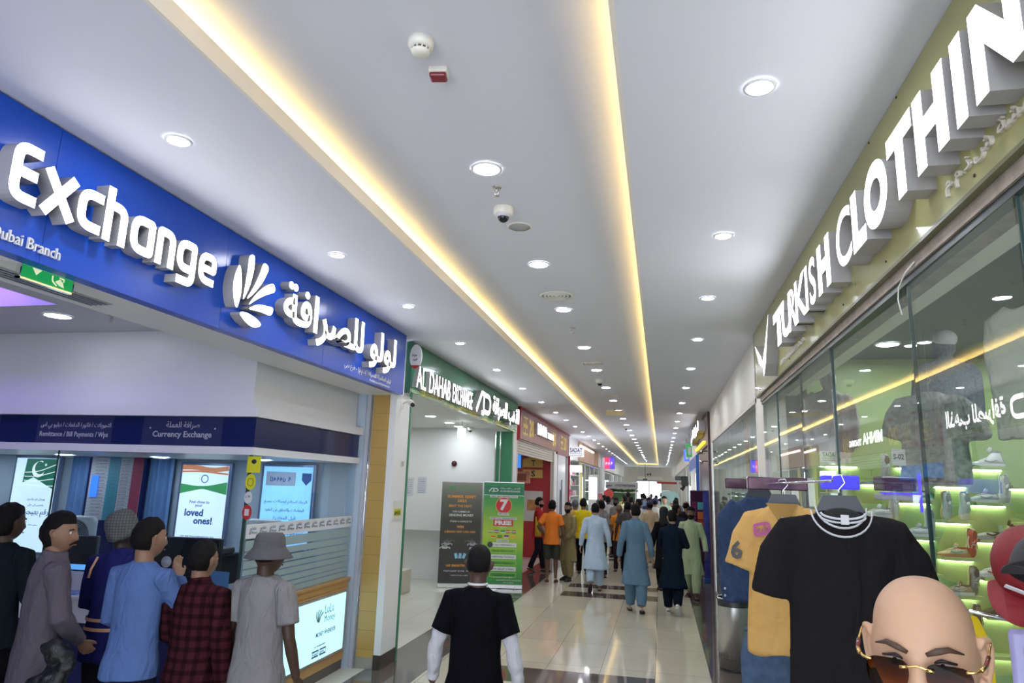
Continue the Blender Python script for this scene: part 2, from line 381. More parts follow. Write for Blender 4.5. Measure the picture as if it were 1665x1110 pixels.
# ------------------------------------------------------------------ right side structure
w = MB()
w.box(1.04, 1.4, -4, 7.6, 3.03, ZC)
w.box(1.05, 1.28, 7.52, 7.98, 0, ZC)
w.box(1.05, 1.28, 7.98, 15.4, 3.05, ZC)
w.box(1.05, 1.28, 14.95, 15.4, 0, 3.05)
w.box(1.06, 1.28, 15.4, 58, 3.0, ZC)
for y in (20.0, 26.0, 31.0, 38, 46, 55): w.box(1.06, 1.28, y, y+.3, 0, 3.0)
struct(w, 'wall_right', mat('cream_wall', (.78, .75, .68), .5, var=.01))
w = MB(); w.box(6.9, 7, -4, 58, 0, 3.4); w.box(1.2, 7, 7.6, 7.7, 0, 3.4); w.box(1.2, 7, 20.1, 20.2, 0, 3.2); w.box(1.28, 7, 7.7, 58, 3.2, 3.25); w.box(1.3, 7, 15.05, 15.15, 0, 3.2)
w.box(3.6, 3.7, 20.2, 58, 0, 3.2)
struct(w, 'wall_far_right', GREYP)
struct(MB().box(1.28, 7, -4, 7.6, 3.36, 3.42), 'ceiling_clothing_shop', mat('dark_blue_ceiling', (.10, .11, .15), .5))
struct(MB().box(1.2, 7, -2.1, -2, 0, 3.4), 'wall_clothing_shop', mat('dim_wall', (.3, .3, .3), .6))
# ------------------------------------------------------------------ end of the corridor
w = MB(); w.box(-3.5, 1.3, 58.2, 58.4, 2.85, ZC+.3); w.box(-3.5, -1.98, 58.2, 58.4, 0, 2.85); w.box(.05, 1.3, 58.2, 58.4, 0, 2.85)
struct(w, 'wall_end', mat('beige_wall', (.62, .57, .50), .6))
d = MB(); d.box(-1.98, .05, 58.1, 58.2, 2.55, 2.85)
for x in (-1.98, -1.0, -.98, .0): d.box(x, x+.05, 58.15, 58.3, 0, 2.55)
struct(d, 'door_1', mat('door_frame', (.45, .45, .45), .4))
w = MB(); w.box(-4, -3.9, -4, -1, 0, 3.7); struct(w, 'wall_behind_left', WHITE)
# ------------------------------------------------------------------ downlights
ORD = ['nearest', 'second nearest', 'third nearest', 'fourth nearest', 'fifth nearest', 'sixth nearest', 'seventh nearest', 'eighth nearest', 'ninth nearest', 'tenth nearest'] + [
    '%s nearest' % a for a in 'eleventh twelfth thirteenth fourteenth fifteenth sixteenth seventeenth eighteenth nineteenth twentieth twenty-first twenty-second twenty-third twenty-fourth twenty-fifth twenty-sixth twenty-seventh twenty-eighth'.split()]
def downlight(r, m):
    t = empty('ceiling_downlight')
    MB().lathe([(r+.018, 0), (r+.016, -.006), (r+.002, -.008), (r, -.002)], 32, cap=False).build('bezel', mat('bezel_white', (.7, .7, .72), .3), t)
    MB().lathe([(r*.99, -.004), (r*.99, -.002)], 32).build('diffuser', m, t)
    return t
def row(x, ys, z, r, m, where, group):
    first = None
    for i, y in enumerate(ys):
        t = downlight(r, m) if first is None else copy_tree(first)
        first = first or t
        t.location = (x, y, z)
        tag(t, 'round white recessed downlight in %s, %s of its row' % (where, ORD[i]), 'ceiling light', group)
yr = [.9, 2.757, 4.534, 6.109, 7.881, 9.855, 11.78, 13.9, 15.85]+[17.8+1.95*i for i in range(18)]
row(.43, yr, ZC-.001, .050, LAMPM, 'the right-hand soffit', 'downlights of the right soffit')
yl = [.9, 2.784, 4.585, 6.124, 7.913, 9.884, 11.881, 13.9, 15.9, 17.757]+[19.7+1.95*i for i in range(17)]
row(-2.40, yl, ZC-.001, .050, LAMPM, 'the left-hand soffit', 'downlights of the left soffit')
ym = [1.9, 3.75, 5.62, 7.2, 9.3, 11.2, 13.25, 15.3, 17.3, 19.4]+[21.4+2.1*i for i in range(15)]
row(-1.02, ym, ZU-.001, .075, LAMPB, 'the raised central ceiling', 'downlights of the central ceiling')
for i, (x, y, lb) in enumerate(((-5.05, 4.75, 'large round downlight in the grey exchange shop ceiling, in front of its white bulkhead'), (-7.2, 4.9, 'round downlight deep inside the exchange shop ceiling'), (-4.0, 1.0, 'round downlight in the exchange shop ceiling near the viewer'))):
    t = downlight(.10, lit('shop_downlight', (.85, .92, 1.0), 16)); t.location = (x, y, Z1-.001); tag(t, lb, 'ceiling light')
for i, (x, y) in enumerate(((-4.0, 11.6), (-4.05, 12.9), (-4.1, 13.7), (-5.6, 11.2), (-5.6, 13.2), (-4.4, 9.4))):
    t = downlight(.09, lit('green_shop_downlight', (.90, .97, 1.0), 50)); t.location = (x, y, 3.169)
    tag(t, 'round downlight in the green shop ceiling, %s' % ('nearest of the four seen over the banners' if i == 0 else ('above the gap between the two banners' if i == 1 else ('right beside the green door column' if i == 2 else ('farthest left of those in front of the wall' if i == 3 else ('back left near the camera dome' if i == 4 else 'closest to the white pillar'))))), 'ceiling light')
for y, lb in ((16.2, 'near the shutter'), (18.6, 'deeper by the red wall')):  # two more lights added to fill the snack shop interior
    t = downlight(.09, lit('green_shop_downlight', (.90, .97, 1.0), 50)); t.location = (-4.4, y, 2.999); tag(t, 'added round fill light in the red snack shop ceiling, '+lb, 'ceiling light')
for y in (24.5, 28.5, 32.5, 40, 47, 53):  # fill lights added to give the far left interiors some light
    t = downlight(.16, lit('green_shop_downlight', (.90, .97, 1.0), 50)); t.location = (-4.4, y, 3.149); tag(t, 'added fill light inside the far left shops, %s along the corridor' % ORD[(24.5, 28.5, 32.5, 40, 47, 53).index(y)], 'ceiling light', 'added lights inside the far left shops')
for y in (9.5, 12.5, 17.5, 23, 28, 34, 42, 50):  # fill lights added inside the right-hand shops, also to backlight the leaf film
    t = downlight(.16, lit('right_shop_fill_light', (.95, .98, 1.0), 60)); t.location = (2.6, y, 3.199); tag(t, 'added fill light inside the shops on the right, %s along the corridor' % ORD[(9.5, 12.5, 17.5, 23, 28, 34, 42, 50).index(y)], 'ceiling light', 'added lights inside the right shops')
# ------------------------------------------------------------------ things on the central ceiling
CW = mat('cream_plastic', (.72, .70, .64), .35, var=.02)
t = empty('smoke_detector', (-1.0, 2.50, ZU), label='round cream smoke detector with a dark grille, nearest thing on the central ceiling', cat='smoke detector'); t.scale = (.88, .88, .9)
MB().lathe([(.062, 0), (.062, -.03), (.056, -.042), (.045, -.048)], 28).build('base', CW, t)
MB().lathe([(.042, -.046), (.042, -.062)], 28).build('grille', DGREY, t)
g = MB().lathe([(.046, -.060), (.044, -.066), (.034, -.078), (.012, -.082)], 28)
for k in range(12): g.box(-.003, .003, .038, .047, -.062, -.046, M=Matrix.Rotation(k*PI/6, 4, 'Z'))
g.build('cap', CW, t)
t = empty('fire_alarm_beacon', (-.99, 2.72, ZU), .15, label='small square white alarm unit with a red lens beside the smoke detector', cat='alarm')
MB().bbox(-.042, .042, -.034, .034, -.03, 0, .006).build('housing', CW, t)
MB().bbox(-.038, .038, -.030, .030, -.05, -.028, .008).build('lens', mat('red_lens', (.22, .02, .03), .2), t)
def sprinkler(x, y, z, lb):
    t = empty('fire_sprinkler', (x, y, z), label=lb, cat='sprinkler', group='fire sprinklers')
    MB().lathe([(.032, 0), (.030, -.006), (.010, -.010)], 18).build('escutcheon', STEEL, t)
    b = MB().tube([(0, 0, -.008), (0, 0, -.03)], .006, 8); b.tube([(-.012, 0, -.02), (-.014, 0, -.04), (0, 0, -.055)], .003, 6); b.tube([(.012, 0, -.02), (.014, 0, -.04), (0, 0, -.055)], .003, 6)
    b.lathe([(.004, -.055), (.020, -.057), (.020, -.060), (.003, -.062)], 14).build('head', STEEL, t)
sprinkler(-1.02, 4.02, ZU, 'steel fire sprinkler between the nearest central downlight and the dome camera')
sprinkler(-1.03, 8.1, ZU, 'steel fire sprinkler beyond the near round air diffuser')
sprinkler(-1.05, 16.4, ZU, 'fire sprinkler far along the central ceiling')
sprinkler(-4.55, 4.80, Z1, 'small dark sprinkler in the grey exchange shop ceiling')
def dome(x, y, z, lb, s=1.0):
    t = empty('dome_camera', (x, y, z), label=lb, cat='security camera', group='dome cameras'); t.scale = (s, s, s)
    MB().lathe([(.066, 0), (.068, -.01), (.066, -.045), (.052, -.058)], 28).build('housing', CW, t)
    MB().lathe([(.050, -.054), (.047, -.058), (.047, -.066), (.040, -.070)], 28).build('collar', mat('lilac_plastic', (.55, .53, .6), .3), t)
    MB().lathe([(.040, -.064), (.038, -.078), (.030, -.092), (.016, -.102), (.003, -.105)], 28).build('dome', mat('smoked_dome', (.008, .008, .012), .06), t)
dome(-1.05, 4.36, ZU, 'white dome security camera with black lens behind the near sprinkler')
dome(-1.05, 12.2, ZU, 'white dome security camera farther along the central ceiling', 1.1)
dome(-1.06, 22, ZU, 'tiny far dome security camera on the central ceiling')
dome(-5.3, 14.0, 3.17, 'black dome camera at the left over the white wall of the green shop')
dome(-3.9, 13.9, 3.17, 'black dome camera beside the green door column')
t = empty('ceiling_speaker', (-1.01, 4.72, ZU), label='flat round grey ceiling speaker behind the dome camera', cat='speaker')
MB().lathe([(.088, 0), (.086, -.006), (.078, -.007)], 32, cap=False).build('rim', CW, t)
MB().lathe([(.080, -.001), (.079, -.005)], 32).build('mesh_cover', mat('speaker_mesh', (.42, .42, .42), .7, var=.15, scale=400), t)
def diffuser(x, y, lb, s=1.0):
    t = empty('air_diffuser', (x, y, ZU), label=lb, cat='air vent', group='round air diffusers'); t.scale = (s, s, 1)
    MB().lathe([(.145, -.001), (.145, 0)], 36).build('backing', DGREY, t)
    for k, r in enumerate((.165, .128, .094, .060, .026)):
        MB().lathe([(r, -.004), (r-.006, -.016), (r-.026, -.012), (r-.020, 0)], 36, cap=False).build('cone_ring', CW, t)
diffuser(-1.01, 6.62, 'large round ringed air diffuser, nearest on the central ceiling')
diffuser(-1.02, 10.55, 'round ringed air diffuser, second along the central ceiling')
diffuser(-1.03, 14.5, 'round ringed air diffuser, third along the central ceiling')
diffuser(-1.04, 18.4, 'round ringed air diffuser, fourth along the central ceiling')
t = empty('exit_light_box', (-1.08, 16.9, ZU), label='small yellowish hanging box lamp across the central ceiling', cat='sign')
MB().box(-.2, .2, -.03, .03, -.16, -.05).build('box', mat('amber_box', (.75, .62, .35), .4), t); MB().tube([(0, 0, 0), (0, 0, -.05)], .01, 6).build('stem', STEEL, t)

for i, (x, y) in enumerate(((-4.3, 6.9), (-5.6, 6.9), (-6.9, 6.9), (-8.4, 6.9))):  # fill lights added under the canopy to brighten the wall behind the counter
    t = downlight(.09, lit('counter_fill_light', (.85, .93, 1.0), 28)); t.location = (x, y, 2.205)
    tag(t, 'small added fill light under the kiosk canopy, %s' % ('above the right box fan', 'above the orange and green poster', 'above the rate board', 'above the crescent poster')[i], 'ceiling light')

for i, (x, y) in enumerate(((2.0, 6.55), (3.0, 6.55), (2.6, 4.6), (1.7, 3.0))):  # fill lights added to brighten the shoe wall and the hanging garments
    t = downlight(.09, lit('clothing_fill_light', (.92, .97, 1.0), 85)); t.location = (x, y, 3.359)
    tag(t, 'added fill light inside the clothing shop, %s' % ('over the left shoe shelves', 'over the right shoe shelves', 'over the middle of the shop', 'just behind the near glass')[i], 'ceiling light')

for o in COL.objects:        # things of the central ceiling hang at its height
    if o.parent is None and abs(o.location.z-ZU) < .012: o.location.x *= .968; o.location.y *= .968
# ------------------------------------------------------------------ the blue sign board on the left
BLUE = mat('blue_acrylic', (.010, .075, .50), .25, var=.02, spec=.3)
def sign_mats(face): return [face, LETS]
t = empty('sign_board', (-2.95, 3.4, 3.0), label='long royal blue sign board with glowing white Latin and Arabic letters above the left shop', cat='sign')
def on(t, o):
    """puts a world-coordinate mesh under a thing whose Empty stands elsewhere"""
    o.parent = t; o.matrix_parent_inverse = Matrix.Translation(-Vector(t.location)) ; return o
b = MB()
for y0, y1 in ((-.5, 1.19), (1.193, 2.575), (2.578, 3.965), (3.968, 5.43), (5.433, 7.40)): b.box(-2.985, -2.90, y0, y1, 3.0, 3.70)
on(t, b.build('backboard', BLUE))
F = frame((-2.90, 0, 0), LEFTWALL); SW = .05; D = .08
def strokes(name, lst, F=F, w=SW, d=D, mats=None):
    b = MB()
    for s in lst: add_stroke(b, F, s[0], s[2] if len(s) > 2 else w, d, s[1], closed=(len(s) > 3))
    return on(t, b.build(name, mats or sign_mats(LETW)))
h = SW/2
strokes('letter', [([(2.435, 3.500-h), (2.29+h, 3.500-h), (2.29+h, 3.215+h), (2.435, 3.215+h)], .055), ([(2.32, 3.358), (2.425, 3.358)], 0)])
strokes('letter', [([(2.475, 3.440), (2.632, 3.222)], 0, .052), ([(2.632, 3.440), (2.475, 3.222)], 0, .0519)])
strokes('letter', [([(2.812, 3.44-h), (2.66+h, 3.44-h), (2.66+h, 3.222+h), (2.812, 3.222+h)], .07)])
strokes('letter', [([(2.83+h, 3.51), (2.83+h, 3.215)], 0), ([(2.855, 3.44-h), (2.985-h, 3.44-h), (2.985-h, 3.215)], .07)])
strokes('letter', [([(3.195-h, 3.44-h, .012), (3.015+h, 3.44-h, .085), (3.015+h, 3.22+h, .085), (3.195-h, 3.22+h, .012)], .07, SW, 1)])
strokes('letter', [([(3.215+h, 3.215), (3.215+h, 3.44-h, .012), (3.37-h, 3.44-h, .08), (3.37-h, 3.215)], .07)])
strokes('letter', [([(3.565-h, 3.435-h, .012), (3.39+h, 3.435-h, .08), (3.39+h, 3.235+h, .08), (3.565-h, 3.235+h, .012)], .07, SW, 1), ([(3.565-h, 3.30), (3.565-h, 3.155+h), (3.405, 3.155+h)], .05)])
strokes('letter', [([(3.605, 3.318), (3.765-h, 3.318, .01), (3.765-h, 3.425-h, .07), (3.59+h, 3.425-h, .07), (3.59+h, 3.215+h, .07), (3.75, 3.215+h)], .07, .046)])
for P in ([(3.998, 3.467), (4.032, 3.412), (4.055, 3.311), (4.046, 3.213), (4.021, 3.142), (3.982, 3.196), (3.953, 3.281), (3.960, 3.376)],
          [(4.096, 3.561), (4.165, 3.584), (4.172, 3.47), (4.143, 3.337), (4.076, 3.209), (4.09, 3.345), (4.099, 3.457)],
          [(4.279, 3.572), (4.361, 3.548), (4.296, 3.419), (4.2, 3.304), (4.112, 3.231), (4.199, 3.366), (4.252, 3.481)],
          [(4.436, 3.455), (4.471, 3.394), (4.335, 3.33), (4.219, 3.26), (4.139, 3.196), (4.213, 3.295), (4.315, 3.391)],
          [(4.142, 3.179), (4.266, 3.246), (4.471, 3.271), (4.445, 3.197), (4.316, 3.199)],
          [(4.042, 3.132), (4.137, 3.154), (4.264, 3.137), (4.344, 3.107), (4.256, 3.064), (4.152, 3.074)]):
    cc = rounded(P, .05, True, 4); pp = [(q.x, q.y) for q in cc]
    b = MB(); n = len(pp)
    b.add([(x, y, D) for x, y in pp], [tuple(range(n))], 0, False, F)
    b.add([(x, y, z) for z in (0, D) for x, y in pp], [(i, (i+1) % n, n+(i+1) % n, n+i) for i in range(n)], 1, False, F)
    o = b.build('logo_petal', sign_mats(LETW))
    bm = bmesh.new(); bm.from_mesh(o.data); bmesh.ops.recalc_face_normals(bm, faces=bm.faces); bm.to_mesh(o.data); bm.free()
    on(t, o)
b = MB(); add_text(b, arabic('لولو للصرافة'), F, 4.60, 3.125, 2.32, .415, D, .025, 0, 1, res=6); on(t, b.build('arabic_lettering', sign_mats(LETW)))
LETP = mat('white_vinyl', (.75, .75, .78), .4)
F2 = frame((-2.899, 0, 0), LEFTWALL)
b = MB(); add_text(b, 'Dubai Branch', F2, 2.315, 3.045, .36, .055, .012, 0.0)
add_text(b, arabic('لولو العالمية للصرافة (ذ.م.م) - فرع دبي'), F2, 5.85, 3.045, 1.15, .07, .004)
scribble(b, F2, 6.45, 3.02, .55, .022, .002)
on(t, b.build('small_lettering', LETP))
# ------------------------------------------------------------------ green sign
t = empty('sign_board', (-2.98, 10.9, 3.09), label='green sign board with glowing white letters over the white banner shop', cat='sign')
def green_sign_mat():
    m = bpy.data.materials.new('green_sign_print'); m.use_nodes = True; N = m.node_tree.nodes; L = m.node_tree.links; b = N['Principled BSDF']
    tc = N.new('ShaderNodeTexCoord'); sp = N.new('ShaderNodeSeparateXYZ'); nz = N.new('ShaderNodeTexNoise'); nz.inputs['Scale'].default_value = 2.2
    ad = N.new('ShaderNodeMath'); ad.operation = 'MULTIPLY_ADD'; ad.inputs[1].default_value = .22; mr = N.new('ShaderNodeMapRange')
    mr.inputs[1].default_value = 3.19; mr.inputs[2].default_value = 3.29
    cr = N.new('ShaderNodeValToRGB'); cr.color_ramp.elements[0].color = (.42, .46, .08, 1); cr.color_ramp.elements[1].color = (.03, .20, .085, 1)
    e = cr.color_ramp.elements.new(.3); e.color = (.10, .28, .08, 1)
    L.new(tc.outputs['Object'], nz.inputs['Vector']); L.new(tc.outputs['Object'], sp.inputs[0]); L.new(nz.outputs['Fac'], ad.inputs[0]); L.new(sp.outputs['Z'], ad.inputs[2])
    L.new(ad.outputs[0], mr.inputs[0]); L.new(mr.outputs[0], cr.inputs[0]); L.new(cr.outputs[0], b.inputs['Base Color']); b.inputs['Roughness'].default_value = .2
    return m
on(t, MB().box(-3.02, -2.95, 7.77, 14.15, 3.09, 3.70).build('backboard', green_sign_mat()))
on(t, MB().box(-3.02, -2.945, 7.73, 7.77, 3.07, 3.70).build('end_cap', mat('dark_green', (.01, .09, .05), .3)))
F = frame((-2.95, 0, 0), LEFTWALL)
for s, y, w in (('AL', 7.80, .34), ('DAHAB', 8.28, .90), ('EXCHANGE', 9.30, 1.06)):
    b = MB(); add_text(b, s, F, y, 3.15, w, .27, .06, .004, 0, 1, res=4); on(t, b.build('word', sign_mats(LETW)))
b = MB()
add_stroke(b, F, [(10.47, 3.16), (10.78, 3.48), (10.93, 3.48), (10.93, 3.16), (10.80, 3.16)], .075, .1, .02)
add_stroke(b, F, [(10.98, 3.19), (11.25, 3.19), (11.36, 3.24), (11.36, 3.42), (11.25, 3.47), (10.98, 3.47)], .075, .1, .06)
on(t, b.build('monogram', sign_mats(LETW)))
b = MB(); add_text(b, arabic('الذهب للصرافة'), F, 11.55, 3.14, 2.3, .40, .10, .03, 0, 1); on(t, b.build('arabic_lettering', sign_mats(LETW)))
b = MB(); F2 = frame((-2.949, 0, 0), LEFTWALL)
for y, w in ((8.1, .9), (9.9, 1.2), (12.2, 1.0)): scribble(b, F2, y, 3.12, w, .05, .004)
on(t, b.build('small_lettering', mat('gold_vinyl', (.65, .55, .15), .4)))
# ------------------------------------------------------------------ maroon sign
t = empty('sign_board', (-3.02, 18.8, 3.0), label='long maroon sign board with yellow number squares and white lettering, third shop on the left', cat='sign')
MAROON = mat('maroon_print', (.22, .05, .05), .35, var=.12, scale=1.5)
on(t, MB().box(-3.05, -3.0, 14.63, 20.4, 3.01, 3.69).box(-3.05, -3.0, 20.42, 23.05, 2.95, 3.69).build('backboard', MAROON))
on(t, MB().box(-3.05, -2.97, 14.60, 14.64, 2.97, 3.69).box(-3.04, -2.98, 14.6, 23.06, 3.66, 3.70).build('edge_strip', RED))
F = frame((-3.0, 0, 0), LEFTWALL)
b = MB(); add_text(b, 'MINHA', F, 16.55, 3.24, 1.45, .27, .07, .03, 0, 1); on(t, b.build('word', sign_mats(LETW)))
b = MB(); add_text(b, 'TRADING', F, 18.1, 3.24, 1.05, .16, .07, .03, 0, 1); on(t, b.build('word', sign_mats(LETW)))
YEL = mat('yellow_print', (.70, .50, .05), .4)
for y in (15.05, 21.0):
    b = MB()
    for k in (0, 1): add_stroke(b, F, [(y, 3.15+k*.2), (y+.5, 3.15+k*.2), (y+.5, 3.31+k*.2), (y, 3.31+k*.2)], .035, .006, 0, True)
    add_text(b, '5', F, y+.17, 3.18, .16, .10, .006, .02); add_text(b, '10', F, y+.12, 3.38, .26, .10, .006, .02)
    add_text(b, '20', F, y+.72, 3.12, .62, .42, .006, .03)
    on(t, b.build('price_square', YEL))
b = MB(); add_text(b, '30', F, 19.4, 3.12, .6, .40, .006, .03); on(t, b.build('price_number', YEL))
for y0, y1, dz in ((14.7, 15.5, .4), (19.3, 20.4, .5), (22.2, 22.9, .3)):
    b = MB()
    for k in range(3): add_stroke(b, F, [(y0+.2*k, 3.0), (y0+.3*k+.1, 3.0+dz), (y0+.25*k, 3.66)], .03, .003, .1)
    on(t, b.build('ribbon_print', mat('pale_gold_print', (.60, .36, .18), .4)))
# ------------------------------------------------------------------ second maroon / wooden sign board further on
t = empty('sign_board', (-3.02, 30, 3.0), label='far sign board with copper boards and pale panel behind the small hanging sign', cat='sign')
on(t, MB().box(-3.05, -3.0, 26, 34.2, 2.97, 3.66).build('backboard', mat('copper_print', (.52, .30, .20), .4, var=.15, scale=1.2)))
on(t, MB().box(-3.0, -2.96, 26.2, 31.5, 3.5, 3.56).build('light_bar', lit('sign_bar', (1, .95, .9), 2)))
b = MB()
for y in (32.2, 33.0, 33.7): b.box(-3.0, -2.98, y, y+.25, 2.98, 3.65)
on(t, b.build('timber_strip', mat('timber', (.45, .24, .07), .4)))
# SADAT hanging sign
t = empty('hanging_sign', (-2.76, 23, 3.15), label='white hanging sign with dark blue capitals', cat='sign')
on(t, MB().box(-2.98, -2.50, 22.98, 23.04, 2.98, 3.31).build('panel', mat('white_lightbox', (.8, .8, .82), .4, emit=(.9, .92, 1, .35))))
F = frame((0, 22.98, 0), FACING)
b = MB(); add_text(b, 'SADAT', F, -2.96, 3.12, .41, .15, .006, .02); scribble(b, F, -2.96, 3.065, .41, .035, .004); scribble(b, F, -2.96, 3.0, .41, .04, .004, 3)
on(t, b.build('lettering', mat('dark_blue_ink', (.02, .03, .25), .5)))
# pink and blue LED screen
t = empty('led_screen', (-2.75, 38, 3.3), label='small pink and blue glowing screen on the far left wall', cat='screen')
on(t, MB().box(-3.0, -2.45, 37.98, 38.06, 2.98, 3.62).build('housing', DGREY))
on(t, MB().box(-2.98, -2.72, 37.965, 37.98, 3.0, 3.60).build('pink_half', lit('pink_led', (1, .05, .12), .6)))
on(t, MB().box(-2.72, -2.47, 37.965, 37.98, 3.0, 3.60).build('blue_half', lit('blue_led', (.1, .06, 1), .7)))
b = MB(); F = frame((0, 37.96, 0), FACING); scribble(b, F, -2.93, 3.2, .4, .18, .004); on(t, b.build('lettering', lit('pale_led', (.8, .5, 1), .7)))
# ------------------------------------------------------------------ the olive sign on the right
OLIVE = mat('olive_panel', (.34, .33, .13), .28, var=.02, coat=.2)
t = empty('sign_board', (1.02, 3.8, 3.03), label='olive green sign board with glowing white capitals above the right shop', cat='sign')
b = MB()
for y0, y1 in ((-.5, 1.9), (1.903, 3.70), (3.703, 5.6), (5.603, 7.64)): b.box(1.0, 1.04, y0, y1, 3.02, 3.705)
b.box(1.0, 1.10, 7.60, 7.645, 3.015, 3.705)
on(t, b.build('backboard', OLIVE))
on(t, MB().box(1.0, 1.085, -.5, 7.64, 3.005, 3.02).build('bottom_return', mat('olive_dark_trim', (.13, .13, .06), .35)))  # bottom return in a darker olive than the board
F = frame((1.0, 0, 0), RIGHTWALL)       # local x = -world y
for s, ya, yb in (('T', 5.66, 5.17), ('U', 5.28, 4.91), ('R', 5.0, 4.72), ('K', 4.75, 4.385), ('I', 4.41, 4.345), ('S', 4.285, 4.125), ('H', 4.055, 3.765),
                  ('C', 3.615, 3.34), ('L', 3.315, 3.105), ('O', 3.108, 2.796), ('T', 2.775, 2.50), ('H', 2.478, 2.205), ('I', 2.145, 2.068), ('N', 2.012, 1.738), ('G', 1.68, 1.42)):
    b = MB(); add_text(b, s, F, -ya, 3.135, ya-yb, .285, .10, {'I': .02, 'C': .012, 'S': .015, 'G': .012, 'R': .008, 'K': .015, 'U': .03}.get(s, .062), 0, 1, res=8); on(t, b.build('letter', sign_mats(LETW)))
# the winged mark: a rising stroke with feather blades
b = MB()
def blade(P):
    n = len(P); b.add([(x, y, .10) for x, y in P], [tuple(range(n))], 0, False, F); b.add([(x, y, z) for z in (0, .10) for x, y in P], [(i, (i+1) % n, n+(i+1) % n, n+i) for i in range(n)], 1, False, F)
blade([(-6.28, 3.03), (-6.16, 3.12), (-6.06, 3.27), (-5.90, 3.50), (-6.12, 3.30), (-6.34, 3.16)])
for k in range(3): blade([(-6.30-.06*k, 3.14+.045*k), (-6.62-.08*k, 3.25+.075*k), (-6.55-.07*k, 3.19+.065*k), (-6.28-.05*k, 3.10+.045*k)])
o = b.build('winged_mark', sign_mats(LETW)); bm = bmesh.new(); bm.from_mesh(o.data); bmesh.ops.recalc_face_normals(bm, faces=bm.faces); bm.to_mesh(o.data); bm.free(); on(t, o)
b = MB(); scribble(b, F, -5.98, 3.075, 1.0, .04, .012); add_text(b, arabic('للمنسوجات والأقمشة ش.ذ.م.م'), F, -2.50, 3.06, 1.30, .085, .012, 0)
on(t, b.build('small_lettering', mat('beige_letters', (.62, .58, .50), .4)))
b = MB()
for y, z in ((7.3, 3.06), (5.6, 3.06), (5.45, 3.09), (3.95, 3.06), (3.2, 3.06), (2.3, 3.05), (6.2, 3.69), (3.3, 3.69), (2.9, 3.69)): b.ell((.998, y, z), (.004, .006, .006), 8, 6)
on(t, b.build('screw', BLACK))
# ------------------------------------------------------------------ exchange shop: kiosk
LAV = mat('white_laminate', (.70, .70, .74), .35, var=.01)
NAVY = mat('navy_panel', (.008, .014, .09), .18, var=.04)
t = empty('kiosk_canopy', (-5.5, 6, 2.2), label='white boxed canopy with a dark navy lettered fascia over the exchange counters', cat='canopy')
on(t, MB().box(-10.2, -3.50, 5.38, 7.5, 2.61, 3.329).build('bulkhead', LAV))
on(t, MB().box(-10.2, -3.40, 5.31, 7.5, 2.535, 2.62).build('upper_ledge', LAV))
on(t, MB().box(-10.2, -3.45, 5.38, 7.5, 2.27, 2.535).build('fascia', NAVY))
on(t, MB().box(-10.2, -3.42, 5.34, 7.5, 2.21, 2.275).build('lower_rail', LAV))
for x0, x1 in ((-5.73, -4.90), (-4.58, -3.77), (-7.0, -6.17)): on(t, MB().box(x0, x1, 5.374, 5.38, 2.275, 2.53).build('fascia_plate', mat('slate_acrylic', (.03, .035, .11), .15)))
F = frame((0, 5.374, 0), FACING); b = MB()
add_text(b, 'Remittance / Bill Payments / Wps', F, -5.69, 2.325, .75, .06, .002, .01); add_text(b, arabic('التحويلات / فاتورة الدفعات / دبليو بي اس'), F, -5.69, 2.405, .77, .065, .002)
add_text(b, 'Currency Exchange', F, -4.47, 2.335, .60, .07, .002, .015); add_text(b, arabic('صرافة العملة'), F, -4.34, 2.42, .34, .07, .002)
for x in (-5.66, -4.98, -4.50, -3.84): b.ell((x, 5.37, 2.43), (.008, .004, .008), 8, 6)
on(t, b.build('lettering', mat('grey_vinyl', (.42, .43, .50), .5)))
# counters
t = empty('service_counter', (-5.5, 5.5, 0), label='exchange service counter with white top band, navy front and wooden corner', cat='counter')
on(t, MB().box(-10.2, -3.66, 5.40, 5.95, .04, .74).build('front_panel', mat('deep_navy', (.015, .018, .11), .35)))
on(t, MB().box(-10.2, -3.66, 5.38, 5.95, .74, .94).build('upper_band', LAV))
on(t, MB().box(-3.66, -3.45, 5.38, 5.98, .14, .93).box(-3.50, -3.45, 5.98, 7.5, .10, .86).box(-3.50, -3.45, 5.98, 7.5, .855, .93).build('wooden_corner', WOODM))
on(t, MB().bbox(-10.2, -3.43, 5.35, 5.99, .93, .96, .006).build('countertop', mat('white_solid_surface', (.66, .68, .72), .25)))
on(t, MB().box(-3.62, -3.43, 5.99, 7.52, .93, .955).build('side_sill', WOODM))
on(t, MB().box(-3.66, -3.46, 5.42, 7.5, 0, .13).build('plinth', mat('plinth_brown', (.09, .075, .06), .4)))
on(t, MB().box(-3.45, -3.425, 5.46, 7.44, .205, .835).build('lightbox_frame', STEEL))
on(t, MB().box(-3.425, -3.42, 5.49, 7.41, .23, .81).build('lightbox_face', lit('lightbox_cyan', (.50, .90, 1.0), .52)))
F = frame((-3.419, 0, 0), LEFTWALL)
TEAL = mat('pale_teal_ink', (.18, .42, .46), .5); INK = mat('blue_grey_ink', (.12, .20, .30), .5)
b = MB(); add_text(b, 'LuLu', F, 6.93, .66, .20, .09, .001); add_text(b, 'Money', F, 6.93, .555, .24, .09, .001)
for a in (-70, -35, 0, 35): add_stroke(b, F @ Matrix.Translation((6.80, .58, 0)) @ Matrix.Rotation(math.radians(a)*.6, 4, 'Z'), [(0, .02), (-.02, .08), (0, .14)], .018, .001, .02)
on(t, b.build('lightbox_logo', TEAL))
b = MB(); add_text(b, 'MONEY WHENEVER', F, 6.77, .455, .43, .045, .001, .01); scribble(b, F, 6.74, .36, .25, .02)
for y in (6.72, 6.88): add_stroke(b, F, [(y, .275), (y+.13, .275), (y+.13, .325), (y, .325)], .012, .001, 0, True); scribble(b, F, y+.015, .285, .10, .03)
on(t, b.build('lightbox_text', INK))
